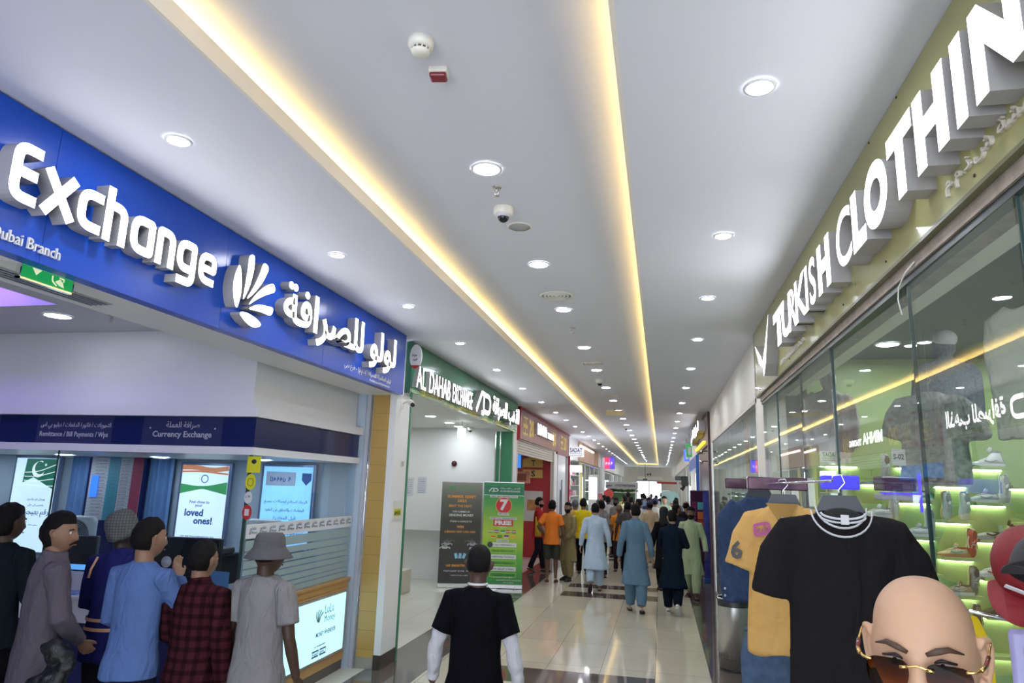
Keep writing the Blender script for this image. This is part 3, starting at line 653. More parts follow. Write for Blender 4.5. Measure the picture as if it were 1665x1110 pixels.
# glass screens
gm = glass_mat('kiosk_glass', (.90, .95, .97), 1.45)
t = empty('glass_screen', (-5.5, 5.4, .96), label='clear glass screen standing on the exchange counter front', cat='glass screen')
on(t, MB().box(-8.2, -5.47, 5.395, 5.403, 1.30, 2.21).build('pane', gm)); on(t, MB().box(-5.46, -3.49, 5.395, 5.403, 1.30, 2.21).build('pane', gm))
on(t, MB().box(-5.47, -5.46, 5.393, 5.405, 1.30, 2.21).build('pane_edge', GLASSE))
t = empty('glass_screen', (-3.46, 6.4, .96), label='side glass screen with a frosted striped lower half and a white logo band', cat='glass screen')
on(t, MB().box(-3.464, -3.456, 5.41, 7.5, .955, 2.21).build('pane', gm)); on(t, MB().box(-3.49, -3.464, 5.393, 5.41, .96, 2.21).build('pane_edge', GLASSE))
FROST = mat('frosted_film', (.34, .44, .45), .35, alpha=.86, var=.04)
b = MB(); z = .97
for k, hh in enumerate((.05, .035, .05, .05, .045, .06, .06, .085)): b.box(-3.4555, -3.4545, 5.42, 7.45, z, z+hh); z += hh+.012
on(t, b.build('frosted_film', FROST))
on(t, MB().box(-3.4555, -3.454, 5.41, 7.48, 1.505, 1.625).build('logo_band', mat('white_film', (.66, .67, .70), .4)))
F = frame((-3.453, 0, 0), LEFTWALL); b = MB()
for k in range(13):
    y = 5.46+k*.157; add_text(b, 'LuLu', F, y+.035, 1.575, .06, .03, .001); add_text(b, 'Money', F, y+.035, 1.535, .08, .03, .001); add_stroke(b, F, [(y, 1.54), (y+.01, 1.59)], .008, .001); add_stroke(b, F, [(y+.015, 1.54), (y+.028, 1.59)], .008, .001)
on(t, b.build('logo_print', INK))
F = frame((0, 5.392, 0), FACING)
def sticker(x0, x1, z0, z1, col, lb, cat='sticker', rnd=False):
    o = MB()
    if rnd: o.prism([((x0+x1)/2+(x1-x0)/2*math.cos(k*PI/12), (z0+z1)/2+(z1-z0)/2*math.sin(k*PI/12)) for k in range(24)], .002, 0, F)
    else: o.box(x0, x1, 5.389, 5.392, z0, z1)
    t = empty('sticker', ((x0+x1)/2, 5.39, (z0+z1)/2), label=lb, cat=cat); on(t, o.build('backing', col)); return t
YST = mat('yellow_sticker', (.62, .60, .02), .4); WST = mat('white_sticker', (.62, .62, .62), .4)
t = sticker(-3.50, -3.37, 2.06, 2.20, YST, 'square yellow warning sticker at the top corner of the counter glass')
b = MB().ell((-3.435, 5.387, 2.155), (.025, .003, .02), 10, 6); add_text(b, 'To protect', F, -3.49, 2.11, .11, .012, .001); add_text(b, 'cover', F, -3.46, 2.075, .06, .012, .001); on(t, b.build('print', BLACK))
t = sticker(-3.50, -3.40, 1.915, 2.05, YST, 'round yellow sticker below the square yellow one', rnd=True)
b = MB(); add_stroke(b, F @ Matrix.Translation((0, 0, .003)), [(-3.475, 1.95), (-3.425, 1.95), (-3.425, 2.01), (-3.475, 2.01)], .008, .001, .02, True); on(t, b.build('print', mat('olive_ink', (.3, .25, .02), .5)))
t = sticker(-3.495, -3.42, 1.80, 1.90, WST, 'small white round sticker between the yellow and the red ones', rnd=True)
b = MB(); scribble(b, F, -3.48, 1.85, .045, .02, .004); on(t, b.build('print', INK))
t = sticker(-3.50, -3.41, 1.665, 1.79, mat('red_sticker', (.50, .03, .03), .4), 'red and white round sticker, lowest on the corner of the counter glass', rnd=True)
b = MB().box(-3.475, -3.435, 5.386, 5.389, 1.70, 1.755); on(t, b.build('print', WST))
# posters on the back wall (lit frames)
def poster(x0, x1, z0, z1, face, name, lb, y=7.5, fr=.035):
    t = empty(name, ((x0+x1)/2, y, (z0+z1)/2), label=lb, cat='poster')
    on(t, MB().bbox(x0-fr, x1+fr, y-.05, y, z0-fr, z1+fr, .008).build('frame', mat('blue_grey_frame', (.22, .28, .45), .3, .4)))
    on(t, MB().box(x0, x1, y-.056, y-.05, z0, z1).build('face', face)); return t
PW = lit('poster_white', (.72, .90, 1.0), .42)
def waves(t, F, x0, x1, z0, z1, cols, seed):
    """coloured ribbons crossing the head of a flag poster"""
    rnd = random.Random(seed); hgt = z1-z0
    for k, m in enumerate(cols):
        b = MB(); a = z1-hgt*k/len(cols); w = hgt/len(cols)
        add_stroke(b, F, [(x0, a-w*.5), (x0+(x1-x0)*.3, a-w*.35), (x0+(x1-x0)*.6, a-w*.8), (x1, a-w*.5)], w*.92, .001, .15); on(t, b.build('flag_ribbon', m))
F = frame((0, 7.443, 0), FACING)
t = poster(-8.16, -7.52, 1.02, 2.17, PW, 'lit_poster', 'lit poster with green ribbons, a white crescent and blue Urdu writing')
DG = mat('flag_green', (.01, .12, .08), .4, emit=(.01, .10, .07, .5)); WL = mat('flag_white', (.7, .75, .7), .4, emit=(.7, .8, .75, .5))
b = MB(); b.prism([(-8.0, 2.165), (-7.525, 2.165), (-7.525, 1.78), (-7.86, 1.93), (-8.02, 1.86)], .001, 0, F); on(t, b.build('flag_field', DG))
b = MB(); cs = [(-7.80+.10*math.cos(a), 2.03+.10*math.sin(a)) for a in [math.radians(q) for q in range(60, 331, 15)]]; cs += [(-7.775+.085*math.cos(a), 2.055+.085*math.sin(a)) for a in [math.radians(q) for q in range(325, 64, -15)]]
n = len(cs); vs = [(x, y, .003) for x, y in cs]; b.add(vs, [(i, i+1, n-2-i, n-1-i) for i in range(n//2-1)], 0, False, F); b.prism([(-7.70+.022*math.cos(a*PI/5+.3)*(1 if a % 2 else .45), 2.09+.022*math.sin(a*PI/5+.3)*(1 if a % 2 else .45)) for a in range(10)], .003, 0, F)
for k in range(4): add_stroke(b, F, [(-8.0, 1.99-.05*k), (-7.8, 2.0-.06*k), (-7.53, 2.10-.09*k)], .01, .004, .1)
on(t, b.build('crescent', WL))
BI = mat('blue_ink', (.03, .13, .50), .5)
b = MB(); add_text(b, arabic('رقم بهيجين'), F, -7.97, 1.44, .42, .10, .002, .01); add_text(b, arabic('بهجان کو برادری'), F, -7.90, 1.64, .27, .035, .002); add_text(b, arabic('رقمیں کے حالے'), F, -7.88, 1.57, .24, .03, .002); add_text(b, arabic('سماری خدمات'), F, -7.83, 1.33, .14, .025, .002); on(t, b.build('lettering', BI))
t = poster(-9.6, -8.80, 1.02, 2.15, PW, 'lit_poster', 'lit poster with red, white and black ribbons at the left edge of the picture')
waves(t, F, -9.6, -8.80, 1.80, 2.15, [mat('flag_red', (.45, .04, .04), .4, emit=(.4, .03, .03, .4)), WL, mat('flag_dark', (.02, .03, .03), .4), DG], 2)
b = MB(); add_text(b, arabic('اردو بنگال'), F, -9.35, 1.52, .45, .09, .002, .01); add_text(b, arabic('سماري خدمات'), F, -9.3, 1.40, .40, .03, .002); on(t, b.build('lettering', BI))
t = poster(-5.70, -5.07, 1.02, 2.14, PW, 'lit_poster', 'lit poster with orange, white and green ribbons and two bold blue words')
fo_, fg_ = mat('flag_orange', (.62, .24, .12), .4, emit=(.8, .3, .15, .22)), mat('flag_leaf', (.06, .33, .12), .4, emit=(.06, .4, .15, .18))
b = MB(); add_stroke(b, F, [(-5.70, 2.11), (-5.50, 2.115), (-5.30, 2.08), (-5.07, 2.11)], .055, .001, .1); add_stroke(b, F, [(-5.70, 2.06), (-5.45, 2.07), (-5.07, 2.04)], .02, .0015, .1); on(t, b.build('flag_ribbon', fo_))
b = MB(); add_stroke(b, F, [(-5.70, 1.90), (-5.40, 1.865), (-5.07, 1.93)], .035, .001, .2); b.prism([(-5.70, 1.885), (-5.42, 1.86), (-5.70, 1.80)][::-1], .002, 0, F); b.prism([(-5.07, 1.91), (-5.07, 1.80), (-5.38, 1.86)][::-1], .002, 0, F); on(t, b.build('flag_ribbon', fg_))
b = MB(); add_text(b, 'loved', F, -5.60, 1.54, .25, .085, .002, .03); add_text(b, 'ones!', F, -5.47, 1.45, .25, .085, .002, .03); add_text(b, 'Feel close to', F, -5.55, 1.69, .27, .035, .002, .01); add_text(b, 'your', F, -5.47, 1.64, .10, .035, .002, .01)
for k in range(3): scribble(b, F, -5.62+.04*k, 1.30-.06*k, .45-.08*k, .02, .001, k)
add_stroke(b, F @ Matrix.Translation((-5.38, 1.98, 0)), [(.045*math.cos(a*PI/8), .045*math.sin(a*PI/8)) for a in range(16)], .01, .003, 0, True); on(t, b.build('lettering', BI))
t = poster(-4.60, -3.97, 1.22, 2.15, lit('poster_blue', (.26, .60, 1.0), .5), 'lit_poster', 'lit pale blue notice with dark text behind the side glass')
b = MB(); add_text(b, arabic('الرجاء استلام ايصالات جميع'), F, -4.56, 1.72, .55, .05, .002); add_text(b, arabic('المعاملات والتحقق من النقود'), F, -4.54, 1.63, .5, .045, .002); add_text(b, arabic('قبل المغادرة'), F, -4.42, 1.54, .28, .045, .002)
for k, s in enumerate(('Please collect the receipt', 'for all transactions and verify', 'cash before leaving the counter')): add_text(b, s, F, -4.56, 1.44-.075*k, .55, .045, .002, .01)
on(t, b.build('lettering', mat('navy_ink', (.02, .06, .22), .5)))
on(t, MB().box(-4.56, -4.18, 7.440, 7.442, 1.93, 2.09).build('logo_panel', mat('lilac_print', (.55, .65, .85), .5)))
b = MB(); scribble(b, F, -4.50, 1.98, .28, .06, .004); b.prism([(-4.1, 2.08), (-3.98, 2.08), (-3.98, 2.0), (-4.04, 1.94), (-4.1, 2.0)], .003, 0, F); on(t, b.build('crest', BI))
# curtains and the rate board
def curtain(x0, x1, lb):
    b = MB(); n = int((x1-x0)/.012); r = [[], []]
    for k in range(n+1):
        x = x0+(x1-x0)*k/n; y = 7.42+.035*math.sin(k*.9)+.015*math.sin(k*.37)
        r[0].append((x, y, .3)); r[1].append((x, y, 2.21))
    nn = n+1; b.add(r[0]+r[1]+[(p[0], p[1]+.006, p[2]) for p in r[0]+r[1]], [(i, i+1, nn+i+1, nn+i) for i in range(n)]+[(2*nn+i+1, 2*nn+i, 3*nn+i, 3*nn+i+1) for i in range(n)], 0, True)
    b.build('curtain', mat('blue_striped_curtain', (.12, .24, .50), .7, var=.15, scale=9), label=lb, cat='curtain')
curtain(-7.28, -6.98, 'blue pleated curtain left of the exchange rate board'); curtain(-6.14, -5.80, 'blue pleated curtain right of the exchange rate board')
t = empty('rate_board', (-6.5, 7.4, 1.3), label='exchange rate board with teal and red number columns between blue curtains', cat='rate board')
on(t, MB().box(-6.96, -6.14, 7.35, 7.40, .5, 2.20).build('panel', NAVY))
on(t, MB().box(-6.92, -6.18, 7.345, 7.35, 1.45, 2.235).build('sheet', mat('rate_sheet', (.48, .48, .55), .5)))
on(t, MB().box(-6.66, -6.50, 7.340, 7.345, 1.45, 2.235).build('teal_column', mat('rate_teal', (.05, .26, .38), .5)))
on(t, MB().box(-6.32, -6.18, 7.340, 7.345, 1.45, 2.235).build('red_column', mat('rate_red', (.38, .04, .10), .5)))
b = MB(); F = frame((0, 7.339, 0), FACING)
for k in range(19):
    z = 1.47+.0405*k; b.box(-6.92, -6.18, 7.3385, 7.34, z-.011, z-.009)
    scribble(b, F, -6.85, z, .16, .014, .0005, k); add_text(b, '%06.3f' % random.uniform(3, 99), F, -6.62, z, .09, .015, .0005); add_text(b, '%06.3f' % random.uniform(3, 99), F, -6.47, z, .10, .015, .0005); add_text(b, '%06.3f' % random.uniform(3, 99), F, -6.29, z, .09, .015, .0005)
on(t, b.build('figures', DGREY))
on(t, MB().box(-6.88, -6.78, 7.33, 7.339, 1.72, 1.98).build('notice', lit('blue_notice', (.03, .15, .9), .7)))
# things on the counter
def monitor(x, y, w, h, rz, lb):
    t = empty('computer_monitor', (x, y, .96), rz, label=lb, cat='monitor')
    MB().bbox(-w/2, w/2, -.03, .03, .16, .16+h, .012).build('casing', BLACK, t); MB().box(-.03, .03, -.015, .015, .01, .2).build('neck', BLACK, t); MB().bbox(-.12, .12, -.09, .09, 0, .015, .005).build('foot', BLACK, t)
    b = MB().lathe([(.05, -.033), (.05, -.036)], 24, M=Matrix.Rotation(PI/2, 4, 'X') @ Matrix.Translation((-w*.2, .16+h*.35, .068))); b.build('round_sticker', WST, t)
monitor(-4.30, 5.78, .72, .34, .1, 'wide black monitor back with round white sticker, between the blue and plaid shirts')
monitor(-5.55, 5.80, .50, .30, .25, 'black monitor back with a round white sticker beside the grey kurta man')
def fan(x, y, z, lb, rz=0):
    t = empty('box_fan', (x, y, z), rz, label=lb, cat='fan', group='box fans behind the counter')
    MB().bbox(-.21, .21, -.05, .05, -.21, .21, .05).build('housing', mat('fan_white', (.55, .60, .66), .4), t)
    b = MB(); R = Matrix.Rotation(PI/2, 4, 'X')
    for k in range(1, 9): b.lathe([(.02+.018*k, .052), (.023+.018*k, .055), (.026+.018*k, .052)], 36, 0, R, False)
    b.lathe([(.03, .05), (.028, .06), (.005, .062)], 20, 0, R); b.build('grille', mat('fan_grille', (.35, .38, .42), .4), t)
    MB().lathe([(.175, .0505), (.175, .0515)], 32, 0, R).build('grille_backing', mat('fan_dark', (.06, .07, .09), .5), t)
    MB().bbox(-.12, .12, -.08, .08, -.24, -.21, .01).build('foot', BLACK, t)
fan(-4.10, 6.75, 1.38, 'white box fan with round grille at the right end of the counter'); fan(-6.0, 6.3, 1.36, 'white box fan with round grille behind the moustached man', .15)
for x, z, h_, lb in ((-4.55, .96, .30, 'cluttered black printer behind the wide monitor'),):
    t = empty('printer', (x, 6.40, z), label=lb, cat='printer'); MB().bbox(-.3, .3, -.2, .2, 0, h_, .02).build('body', BLACK, t); MB().bbox(-.25, .3, -.18, .1, h_, h_+.06, .015).build('lid', DGREY, t); MB().box(-.2, .25, -.26, -.2, .12, .16).build('tray', DGREY, t)
t = empty('document_holder', (-3.72, 5.5, .96), -.15, label='blue standing card beside the plaid shirt on the counter', cat='card holder'); MB().box(-.10, .10, 0, .006, .02, .26).build('card', mat('blue_card', (.08, .22, .42), .5), t); MB().box(-.11, .11, -.05, .05, 0, .02).build('base', CW, t)
t = empty('brochure_holder', (-5.22, 5.55, .96), .1, label='clear acrylic holder with white forms and a blue header on the counter', cat='brochure holder')
MB().box(-.12, .10, .03, .04, 0, .22).build('back_panel', glass_mat('acrylic', (.8, .9, 1), 1.5), t); MB().box(-.12, .10, .0, .03, .01, .17).build('forms', mat('paper', (.66, .68, .72), .6), t); MB().box(-.13, .11, -.01, .0, .19, .235).build('header', lit('blue_header', (.10, .35, .75), .5), t)
t = empty('notebook', (-5.2, 5.45, .96), .2, label='flat blue and white leaflet stack in front of the acrylic holder', cat='leaflets'); MB().box(-.14, .14, -.08, .05, 0, .012).build('pages', mat('blue_leaflet', (.12, .22, .55), .4), t)
# the exit sign and slot grille under the blue board
t = empty('exit_sign', (-3.05, 2.78, 2.96), label='green and white emergency exit sign hanging below the blue board', cat='sign')
on(t, MB().box(-3.065, -3.05, 2.62, 2.925, 2.955, 3.03).build('panel', mat('exit_green', (.01, .26, .06), .25, emit=(.01, .30, .08, .35))))
b = MB().box(-3.07, -3.045, 2.612, 2.62, 2.945, 3.03).box(-3.07, -3.045, 2.925, 2.932, 2.945, 3.03).box(-3.07, -3.045, 2.612, 2.932, 2.945, 2.955); on(t, b.build('rim', CHROME))
F = frame((-3.049, 0, 0), LEFTWALL); b = MB(); b.prism([(2.68, 3.018), (2.735, 3.018), (2.706, 2.985)], .001, 0, F)
add_stroke(b, F, [(2.80, 3.012), (2.80, 2.985), (2.83, 2.965)], .008, .001, .01); b.prism([(2.818, 2.985), (2.845, 3.005), (2.865, 2.99), (2.875, 2.965), (2.845, 2.97)], .001, 0, F); add_stroke(b, F, [(2.84, 3.012), (2.87, 3.008), (2.868, 2.995)], .007, .001)
on(t, b.build('pictogram', mat('glow_cream', (.65, .68, .45), .5, emit=(.7, .75, .5, .35))))
t = empty('slot_diffuser', (-3.3, 1.5, 3.02), label='long black and white slot air diffuser in the soffit behind the blue board', cat='air vent')
b = MB(); c2 = MB()
for k in range(4): b.box(-3.355+.036*k, -3.340+.036*k, -.4, 3.38, 3.016, 3.02)
for k in range(5): c2.box(-3.375+.036*k, -3.357+.036*k, -.4, 3.38, 3.012, 3.02)
on(t, b.build('slot', BLACK)); on(t, c2.build('blade', STEEL))
# pillar bits
t = empty('projecting_sign', (-2.88, 7.66, 3.5), label='small white oval sign with a red base sticking out between the blue and green boards', cat='sign')
F = frame((-2.87, 7.66, 3.50), FACING); el = [(.075*math.cos(a*PI/16), .15*math.sin(a*PI/16)) for a in range(32)]
on(t, MB().prism(el, .03, 0, F, -.03).build('disc', mat('white_acrylic', (.66, .66, .68), .3)))
on(t, MB().prism([p for p in el if p[1] < -.085], .034, 0, F, -.032).build('red_foot', RED)); b = MB(); scribble(b, F, -.04, .0, .08, .03, .004); scribble(b, F, -.03, -.05, .06, .03, .004, 2); on(t, b.build('lettering', DGREY))
t = empty('wall_camera', (-2.98, 7.72, 2.92), label='small white security camera on the white pillar below the blue board end', cat='security camera')
on(t, MB().box(-3.03, -3.02, 7.68, 7.76, 2.88, 2.98).tube([(-3.02, 7.72, 2.94), (-2.95, 7.72, 2.97), (-2.92, 7.70, 2.95)], .009, 8).build('bracket', CW)); on(t, MB().tube([(-2.93, 7.72, 2.96), (-2.85, 7.60, 2.91)], .032, 14).build('barrel', CW)); on(t, MB().tube([(-2.851, 7.602, 2.911), (-2.846, 7.594, 2.908)], .027, 14).build('lens', BLACK))
t = empty('wall_plate', (-3.029, 7.78, 1.66), label='white plate with a yellow and black label on the white pillar side', cat='plate')
on(t, MB().box(-3.03, -3.02, 7.62, 7.93, 1.58, 1.80).build('plate', CW)); on(t, MB().box(-3.02, -3.017, 7.66, 7.88, 1.63, 1.71).build('label_field', YST)); b = MB(); F = frame((-3.016, 0, 0), LEFTWALL); scribble(b, F, 7.67, 1.645, .2, .05); on(t, b.build('lettering', BLACK))
MB().box(-3.03, -3.01, 7.80, 7.86, 2.20, 2.26).build('door_switch', STEEL, label='tiny steel push switch high on the white pillar', cat='switch')
# ------------------------------------------------------------------ right shop front: glass panes, frame
panes = [.2, 2.18, 3.13, 4.52, 5.52, 6.62, 7.50]; rot = [.25, -.35, .55, -.4, .35, -.2]
t = empty('shop_window', (1.055, 4, 0), label='tall frameless glass shop front under the olive sign, mirroring the ceiling lights', cat='glass front')
for i in range(6):
    y0, y1 = panes[i]+.004, panes[i+1]-.004; L2 = (y1-y0)/2
    o = MB().box(-.004, .004, -L2, L2, 0, 2.88).build('glass_pane', GLASSR); o.location = (1.056, (y0+y1)/2, .05); o.rotation_euler = (0, math.radians(rot[i]*.4), math.radians(rot[i])); on(t, o)
b = MB()
for y in panes[1:-1]: b.box(1.048, 1.064, y-.002, y+.002, .05, 2.93)
on(t, b.build('pane_edge', GLASSE))
on(t, MB().box(1.04, 1.09, .2, 7.52, 2.925, 2.955).build('top_channel', mat('dark_channel', (.05, .06, .06), .35, .5)))
on(t, MB().box(1.03, 1.20, -.5, 7.52, 2.955, 3.005).build('header', mat('worn_timber_header', (.30, .25, .20), .6, var=.25, scale=14, bump=.4)))
on(t, MB().box(1.035, 1.085, .2, 7.52, 0, .055).build('bottom_channel', STEEL))
on(t, MB().box(1.05, 1.08, 7.49, 7.52, 0, 2.95).build('end_profile', STEEL))
# cable with a plug hanging from the header
t = empty('loose_cable', (1.03, 3.3, 2.9), label='loose cream cable looping out of the header above the right shop glass', cat='cable')
on(t, MB().tube([(1.026, 2.95, 2.975), (1.022, 3.05, 2.96), (1.02, 3.14, 2.92), (1.024, 3.17, 2.87), (1.028, 3.15, 2.80)], .003, 8).build('cord', CW))
# shoe wall ---------------------------------------------------------------------
SGREEN = mat('lime_shelf_wall', (.36, .46, .20), .45, var=.02)
t = empty('shoe_wall', (2.6, 7.3, 0), label='lime green shoe display wall with glowing stepped shelves inside the right shop', cat='display wall')
on(t, MB().box(1.45, 4.6, 7.30, 7.4, 0, 3.36).build('back_panel', SGREEN))
for b_ in ((1.70, 1.72), (2.55, 2.57)): on(t, MB().box(b_[0], b_[1], 7.27, 7.30, 2.45, 3.3).build('upright', mat('lime_trim', (.26, .36, .16), .4)))
LEDW = lit('shelf_led', (.86, 1.0, .70), 9)
sx = [1.56, 1.87, 2.18, 2.49, 2.80, 3.11, 3.42, 3.73, 4.04]
for ci in range(len(sx)-1):
    top = 2.297 if ci % 2 == 0 else 2.13
    for k in range(6):
        z = top-.327*k
        if z < .3: continue
        s_ = MB().box(sx[ci]+.01, sx[ci+1]-.005, 7.14, 7.30, z, z+.03).build('shelf', SGREEN); on(t, s_)
        l_ = MB().box(sx[ci]+.02, sx[ci+1]-.015, 7.27, 7.285, z-.012, z).build('shelf_light', LEDW); on(t, l_)
# shoes ---------------------------------------------------------------------------
def shoe_mesh(kind='low'):
    """a left-facing shoe along +X (toe at +x), sole on z=0, length .27; returns parts"""
    P = {}
    def outline(s):       # half width along the shoe
        return [(-.135, .020), (-.128, .030), (-.10, .036), (-.05, .034), (0, .033), (.05, .043), (.09, .045), (.115, .036), (.130, .020), (.136, .006)]
    def hull(z0, z1, grow=0.0, top=0.0):
        b = MB(); o = outline(0); ring = [(x*(1+grow), w+grow*.05) for x, w in o]
        pts = [(x, w) for x, w in ring]+[(x, -w) for x, w in reversed(ring)]
        zs = [z0, z0+(z1-z0)*.5, z1]
        b.rings([[(x, y, z+(.012*max(0, (x-.06)/.08)**2 if z == z0 else 0)) for x, y in pts] for z in zs], 0, False); return b
    P['sole'] = hull(0, .026, .03)
    st = [(-.130, .035, .055, .022), (-.11, .030, .085 if kind != 'high' else .135, .031), (-.07, .028, .080 if kind != 'high' else .138, .033), (-.03, .026, .075 if kind != 'high' else .11, .033),
          (.0, .024, .072, .032), (.035, .024, .062, .037), (.07, .024, .050, .041), (.10, .024, .042, .038), (.125, .024, .034, .022), (.132, .024, .028, .008)]
    b = MB(); n = 14; rg = []
    for x, zb, zt, w in st:
        zt = zt if kind != 'slip' else min(zt, .06); r = []
        for k in range(n):
            a = PI*k/(n-1); r.append((x, w*math.cos(a)*(1 if math.sin(a) < .6 else .92), .022+(zt-.022)*max(0, math.sin(a))**.75))
        rg.append(r)
    b.rings(rg, 0, True, True); P['upper'] = b
    # the dark opening
    hz = .079 if kind != 'high' else .133
    if kind == 'slip': hz = .058
    b = MB(); b.rings([[(-.085+.042*math.cos(a*PI/8), .020*math.sin(a*PI/8), hz+dz) for a in range(16)] for dz in (-.012, .008)], 0, False); P['opening'] = b
    if kind != 'slip':
        b = MB(); b.tube([(-.02, 0, hz-.006), (-.035, 0, hz+.02), (-.045, 0, hz+.04)], [.018, .02, .014], 10, flat=.3); b.tube([(-.02, 0, .073), (.02, 0, .068), (.05, 0, .058)], [.015, .016, .012], 8, flat=.4); P['tongue'] = b
        b = MB()
        for k in range(5):
            x = -.02+.017*k; z = .083-.0038*k-.0009*k*k
            b.tube([(x, -.021, z-.008), (x+.004, 0, z), (x+.008, .021, z-.008)], .0028, 6)
        b.tube([(-.028, -.012, .086), (-.034, 0, .092), (-.028, .012, .086)], .004, 6); P['laces'] = b
    b = MB()
    for s in (-1, 1):
        add_stroke(b, Matrix.Translation((0, s*.0355, 0)) @ Matrix.Rotation(PI/2, 4, 'X'), [(-.07, .055), (-.02, .036), (.035, .052)], .012, .003*(-s), .02)
    P['side_mark'] = b
    b = MB(); b.tube([(-.132, 0, .03), (-.130, 0, .075)], [.014, .010], 8, flat=.8, ref=(0, 1, 0)); P['heel_tab'] = b
    return {k: v.mesh(k) for k, v in P.items()}
SHOEM = {k: shoe_mesh(k) for k in ('low', 'high', 'slip')}
def shoe(kind, x, z, pose, cols, lb, rz=0, tilt=0, y=7.20):
    t = empty('shoe', (x, y, z), label=lb, cat='shoe', group='shoes on the lime green shelves')
    key = {'sole': 0, 'upper': 1, 'opening': 2, 'tongue': 1, 'laces': 3, 'side_mark': 4, 'heel_tab': 4}
    for k, me in SHOEM[kind].items():
        c = cols[key[k]]; nm = 'shoe_%s' % '_'.join('%02x' % int(q*255) for q in c)
        m = mat(nm, c, .45, var=.05); me2 = me.copy(); me2.materials.clear(); o = link(me2, k, m, t)
    if pose == 'side': t.rotation_euler = (0, 0, PI+rz)
    elif pose == 'side2': t.rotation_euler = (0, 0, rz)
    else:      # toe down, leaning on the wall, top of the shoe towards the viewer
        t.matrix_world = Matrix.Translation((x, 7.205, z+.125)) @ Matrix.Rotation(tilt, 4, 'Y') @ Matrix.Rotation(rz, 4, 'Z') @ Matrix(((0, 1, 0, 0), (.12, 0, -1, 0.03), (-.99, 0, -.12, 0), (0, 0, 0, 1)))
    return t
Wt = (.62, .63, .64); Gy = (.30, .31, .33); Bk = (.015, .015, .018); Mn = (.45, .65, .62); Tn = (.48, .36, .20); Rd = (.40, .02, .03); Nv = (.02, .03, .08); Tl = (.08, .42, .45); Br = (.15, .09, .06)
zt = lambda col, k: (2.297 if col % 2 == 0 else 2.13)-.327*k+.031
shoe('high', 2.955, zt(4, 0), 'side', (Wt, Wt, Gy, Wt, Gy), 'white high-top trainer with grey flash on the top right shelf')
shoe('low', 2.705, zt(3, 0), 'top', (Wt, Wt, Gy, Wt, Bk), 'white trainer with black stripe leaning upright left of the high-top', .1)
shoe('low', 2.56, zt(3, 0), 'top', (Wt, (.5, .5, .52), Bk, Wt, Gy), 'pale trainer half hidden behind the dangling denim', -.1)
shoe('low', 2.09, zt(1, 0), 'top', (Wt, Wt, Br, Wt, Wt), 'plain white trainer standing upright, topmost on the left of the shoe wall', .05)
shoe('low', 3.08, zt(4, 1)+.0, 'top', (Wt, (.5, .51, .52), Gy, Wt, Gy), 'silver grey trainer leaning upright at the right of the second row', -.1)
shoe('low', 2.885, zt(4, 1), 'side', (Wt, (.45, .46, .48), Gy, Wt, Gy), 'silver trainer shown from its side with loose tongue', .15)
shoe('low', 2.735, zt(3, 1), 'top', (Wt, Wt, Gy, Wt, Mn), 'white and mint trainer upright in the middle of the wall', .08)
shoe('low', 2.585, zt(3, 1), 'top', (Tn, Wt, Gy, Wt, Mn), 'white and mint trainer with tan sole, left of its twin', .0)
shoe('low', 2.43, zt(2, 0), 'side', (Wt, Bk, Bk, Wt, Bk), 'dark trainer on the upper left shelf behind the price tag')
shoe('low', 2.14, zt(1, 1), 'top', (Wt, Wt, Gy, Wt, Wt), 'plain white trainer leaning upright in the second left row', .1)
shoe('low', 1.975, zt(1, 1), 'side', (Wt, Wt, Gy, Wt, Wt), 'plain white trainer lying sideways beside the black shirt shoulder')
shoe('low', 2.33, zt(2, 1), 'side', (Wt, Tl, Nv, Tl, (.7, .6, .3)), 'white and teal running shoe on the blue-edged shelf')
shoe('low', 2.455, zt(2, 1), 'top', (Wt, (.12, .45, .08), Nv, (.3, .7, .2), Wt), 'green running shoe upright next to the teal one')
shoe('high', 3.06, zt(4, 2)+.0, 'side', (Bk, Bk, Bk, Bk, Bk), 'black ankle boot at the right end of the third row', .5)
shoe('slip', 2.90, zt(4, 2), 'side', (Gy, Gy, Bk, Gy, Bk), 'grey slide sandal beside the black ankle boot', .2)
shoe('low', 2.76, zt(3, 2), 'top', ((.55, .5, .3), Rd, (.3, .01, .02), Wt, Wt), 'red and cream trainer leaning upright near the red cap', .15)
shoe('low', 2.595, zt(3, 2), 'side', ((.40, .20, .08), (.50, .40, .24), Rd, Wt, Tl), 'tan trainer with blue and red patches, side on', .1)
shoe('low', 2.43, zt(2, 2), 'top', (Wt, (.45, .52, .6), Gy, Wt, Wt), 'pale blue trainer upright left of the tan one', .0)
shoe('low', 2.30, zt(2, 2), 'side', (Wt, Wt, Gy, Wt, Wt), 'white trainer side on, just above the mannequin head')
shoe('low', 2.745, zt(3, 3), 'top', ((.5, .46, .30), (.16, .20, .24), Nv, Wt, Br), 'navy and brown trainer upright below the red and cream one', .15)
shoe('low', 2.60, zt(3, 3), 'side', (Wt, (.36, .28, .18), Br, Wt, (.5, .45, .3)), 'brown and beige trainer side on above the mannequin head', .1)
shoe('slip', 2.745, zt(3, 4)+.0, 'top', (Tn, Nv, (.2, .17, .1), Nv, Nv), 'navy slip-on shoe upright beside the bald mannequin head', .05)
shoe('low', 2.88, zt(4, 3)+.0, 'side', (Wt, Wt, Rd, Wt, Rd), 'white trainer with red lining on the shelf behind the yellow tag', .1)
shoe('low', 3.06, zt(4, 3), 'side', (Nv, (.2, .35, .4), Nv, Wt, Tl), 'dark teal trainer under the red cap', -.2)
shoe('slip', 2.72, zt(3, 5)+.0, 'top', ((.4, .38, .3), Bk, (.5, .5, .5), Bk, Bk), 'black slip-on with white insole beside the mannequin ear', .05)
shoe('slip', 2.90, zt(4, 4), 'side', (Bk, Bk, Bk, Bk, Bk), 'black flat shoe low down behind the yellow tag')
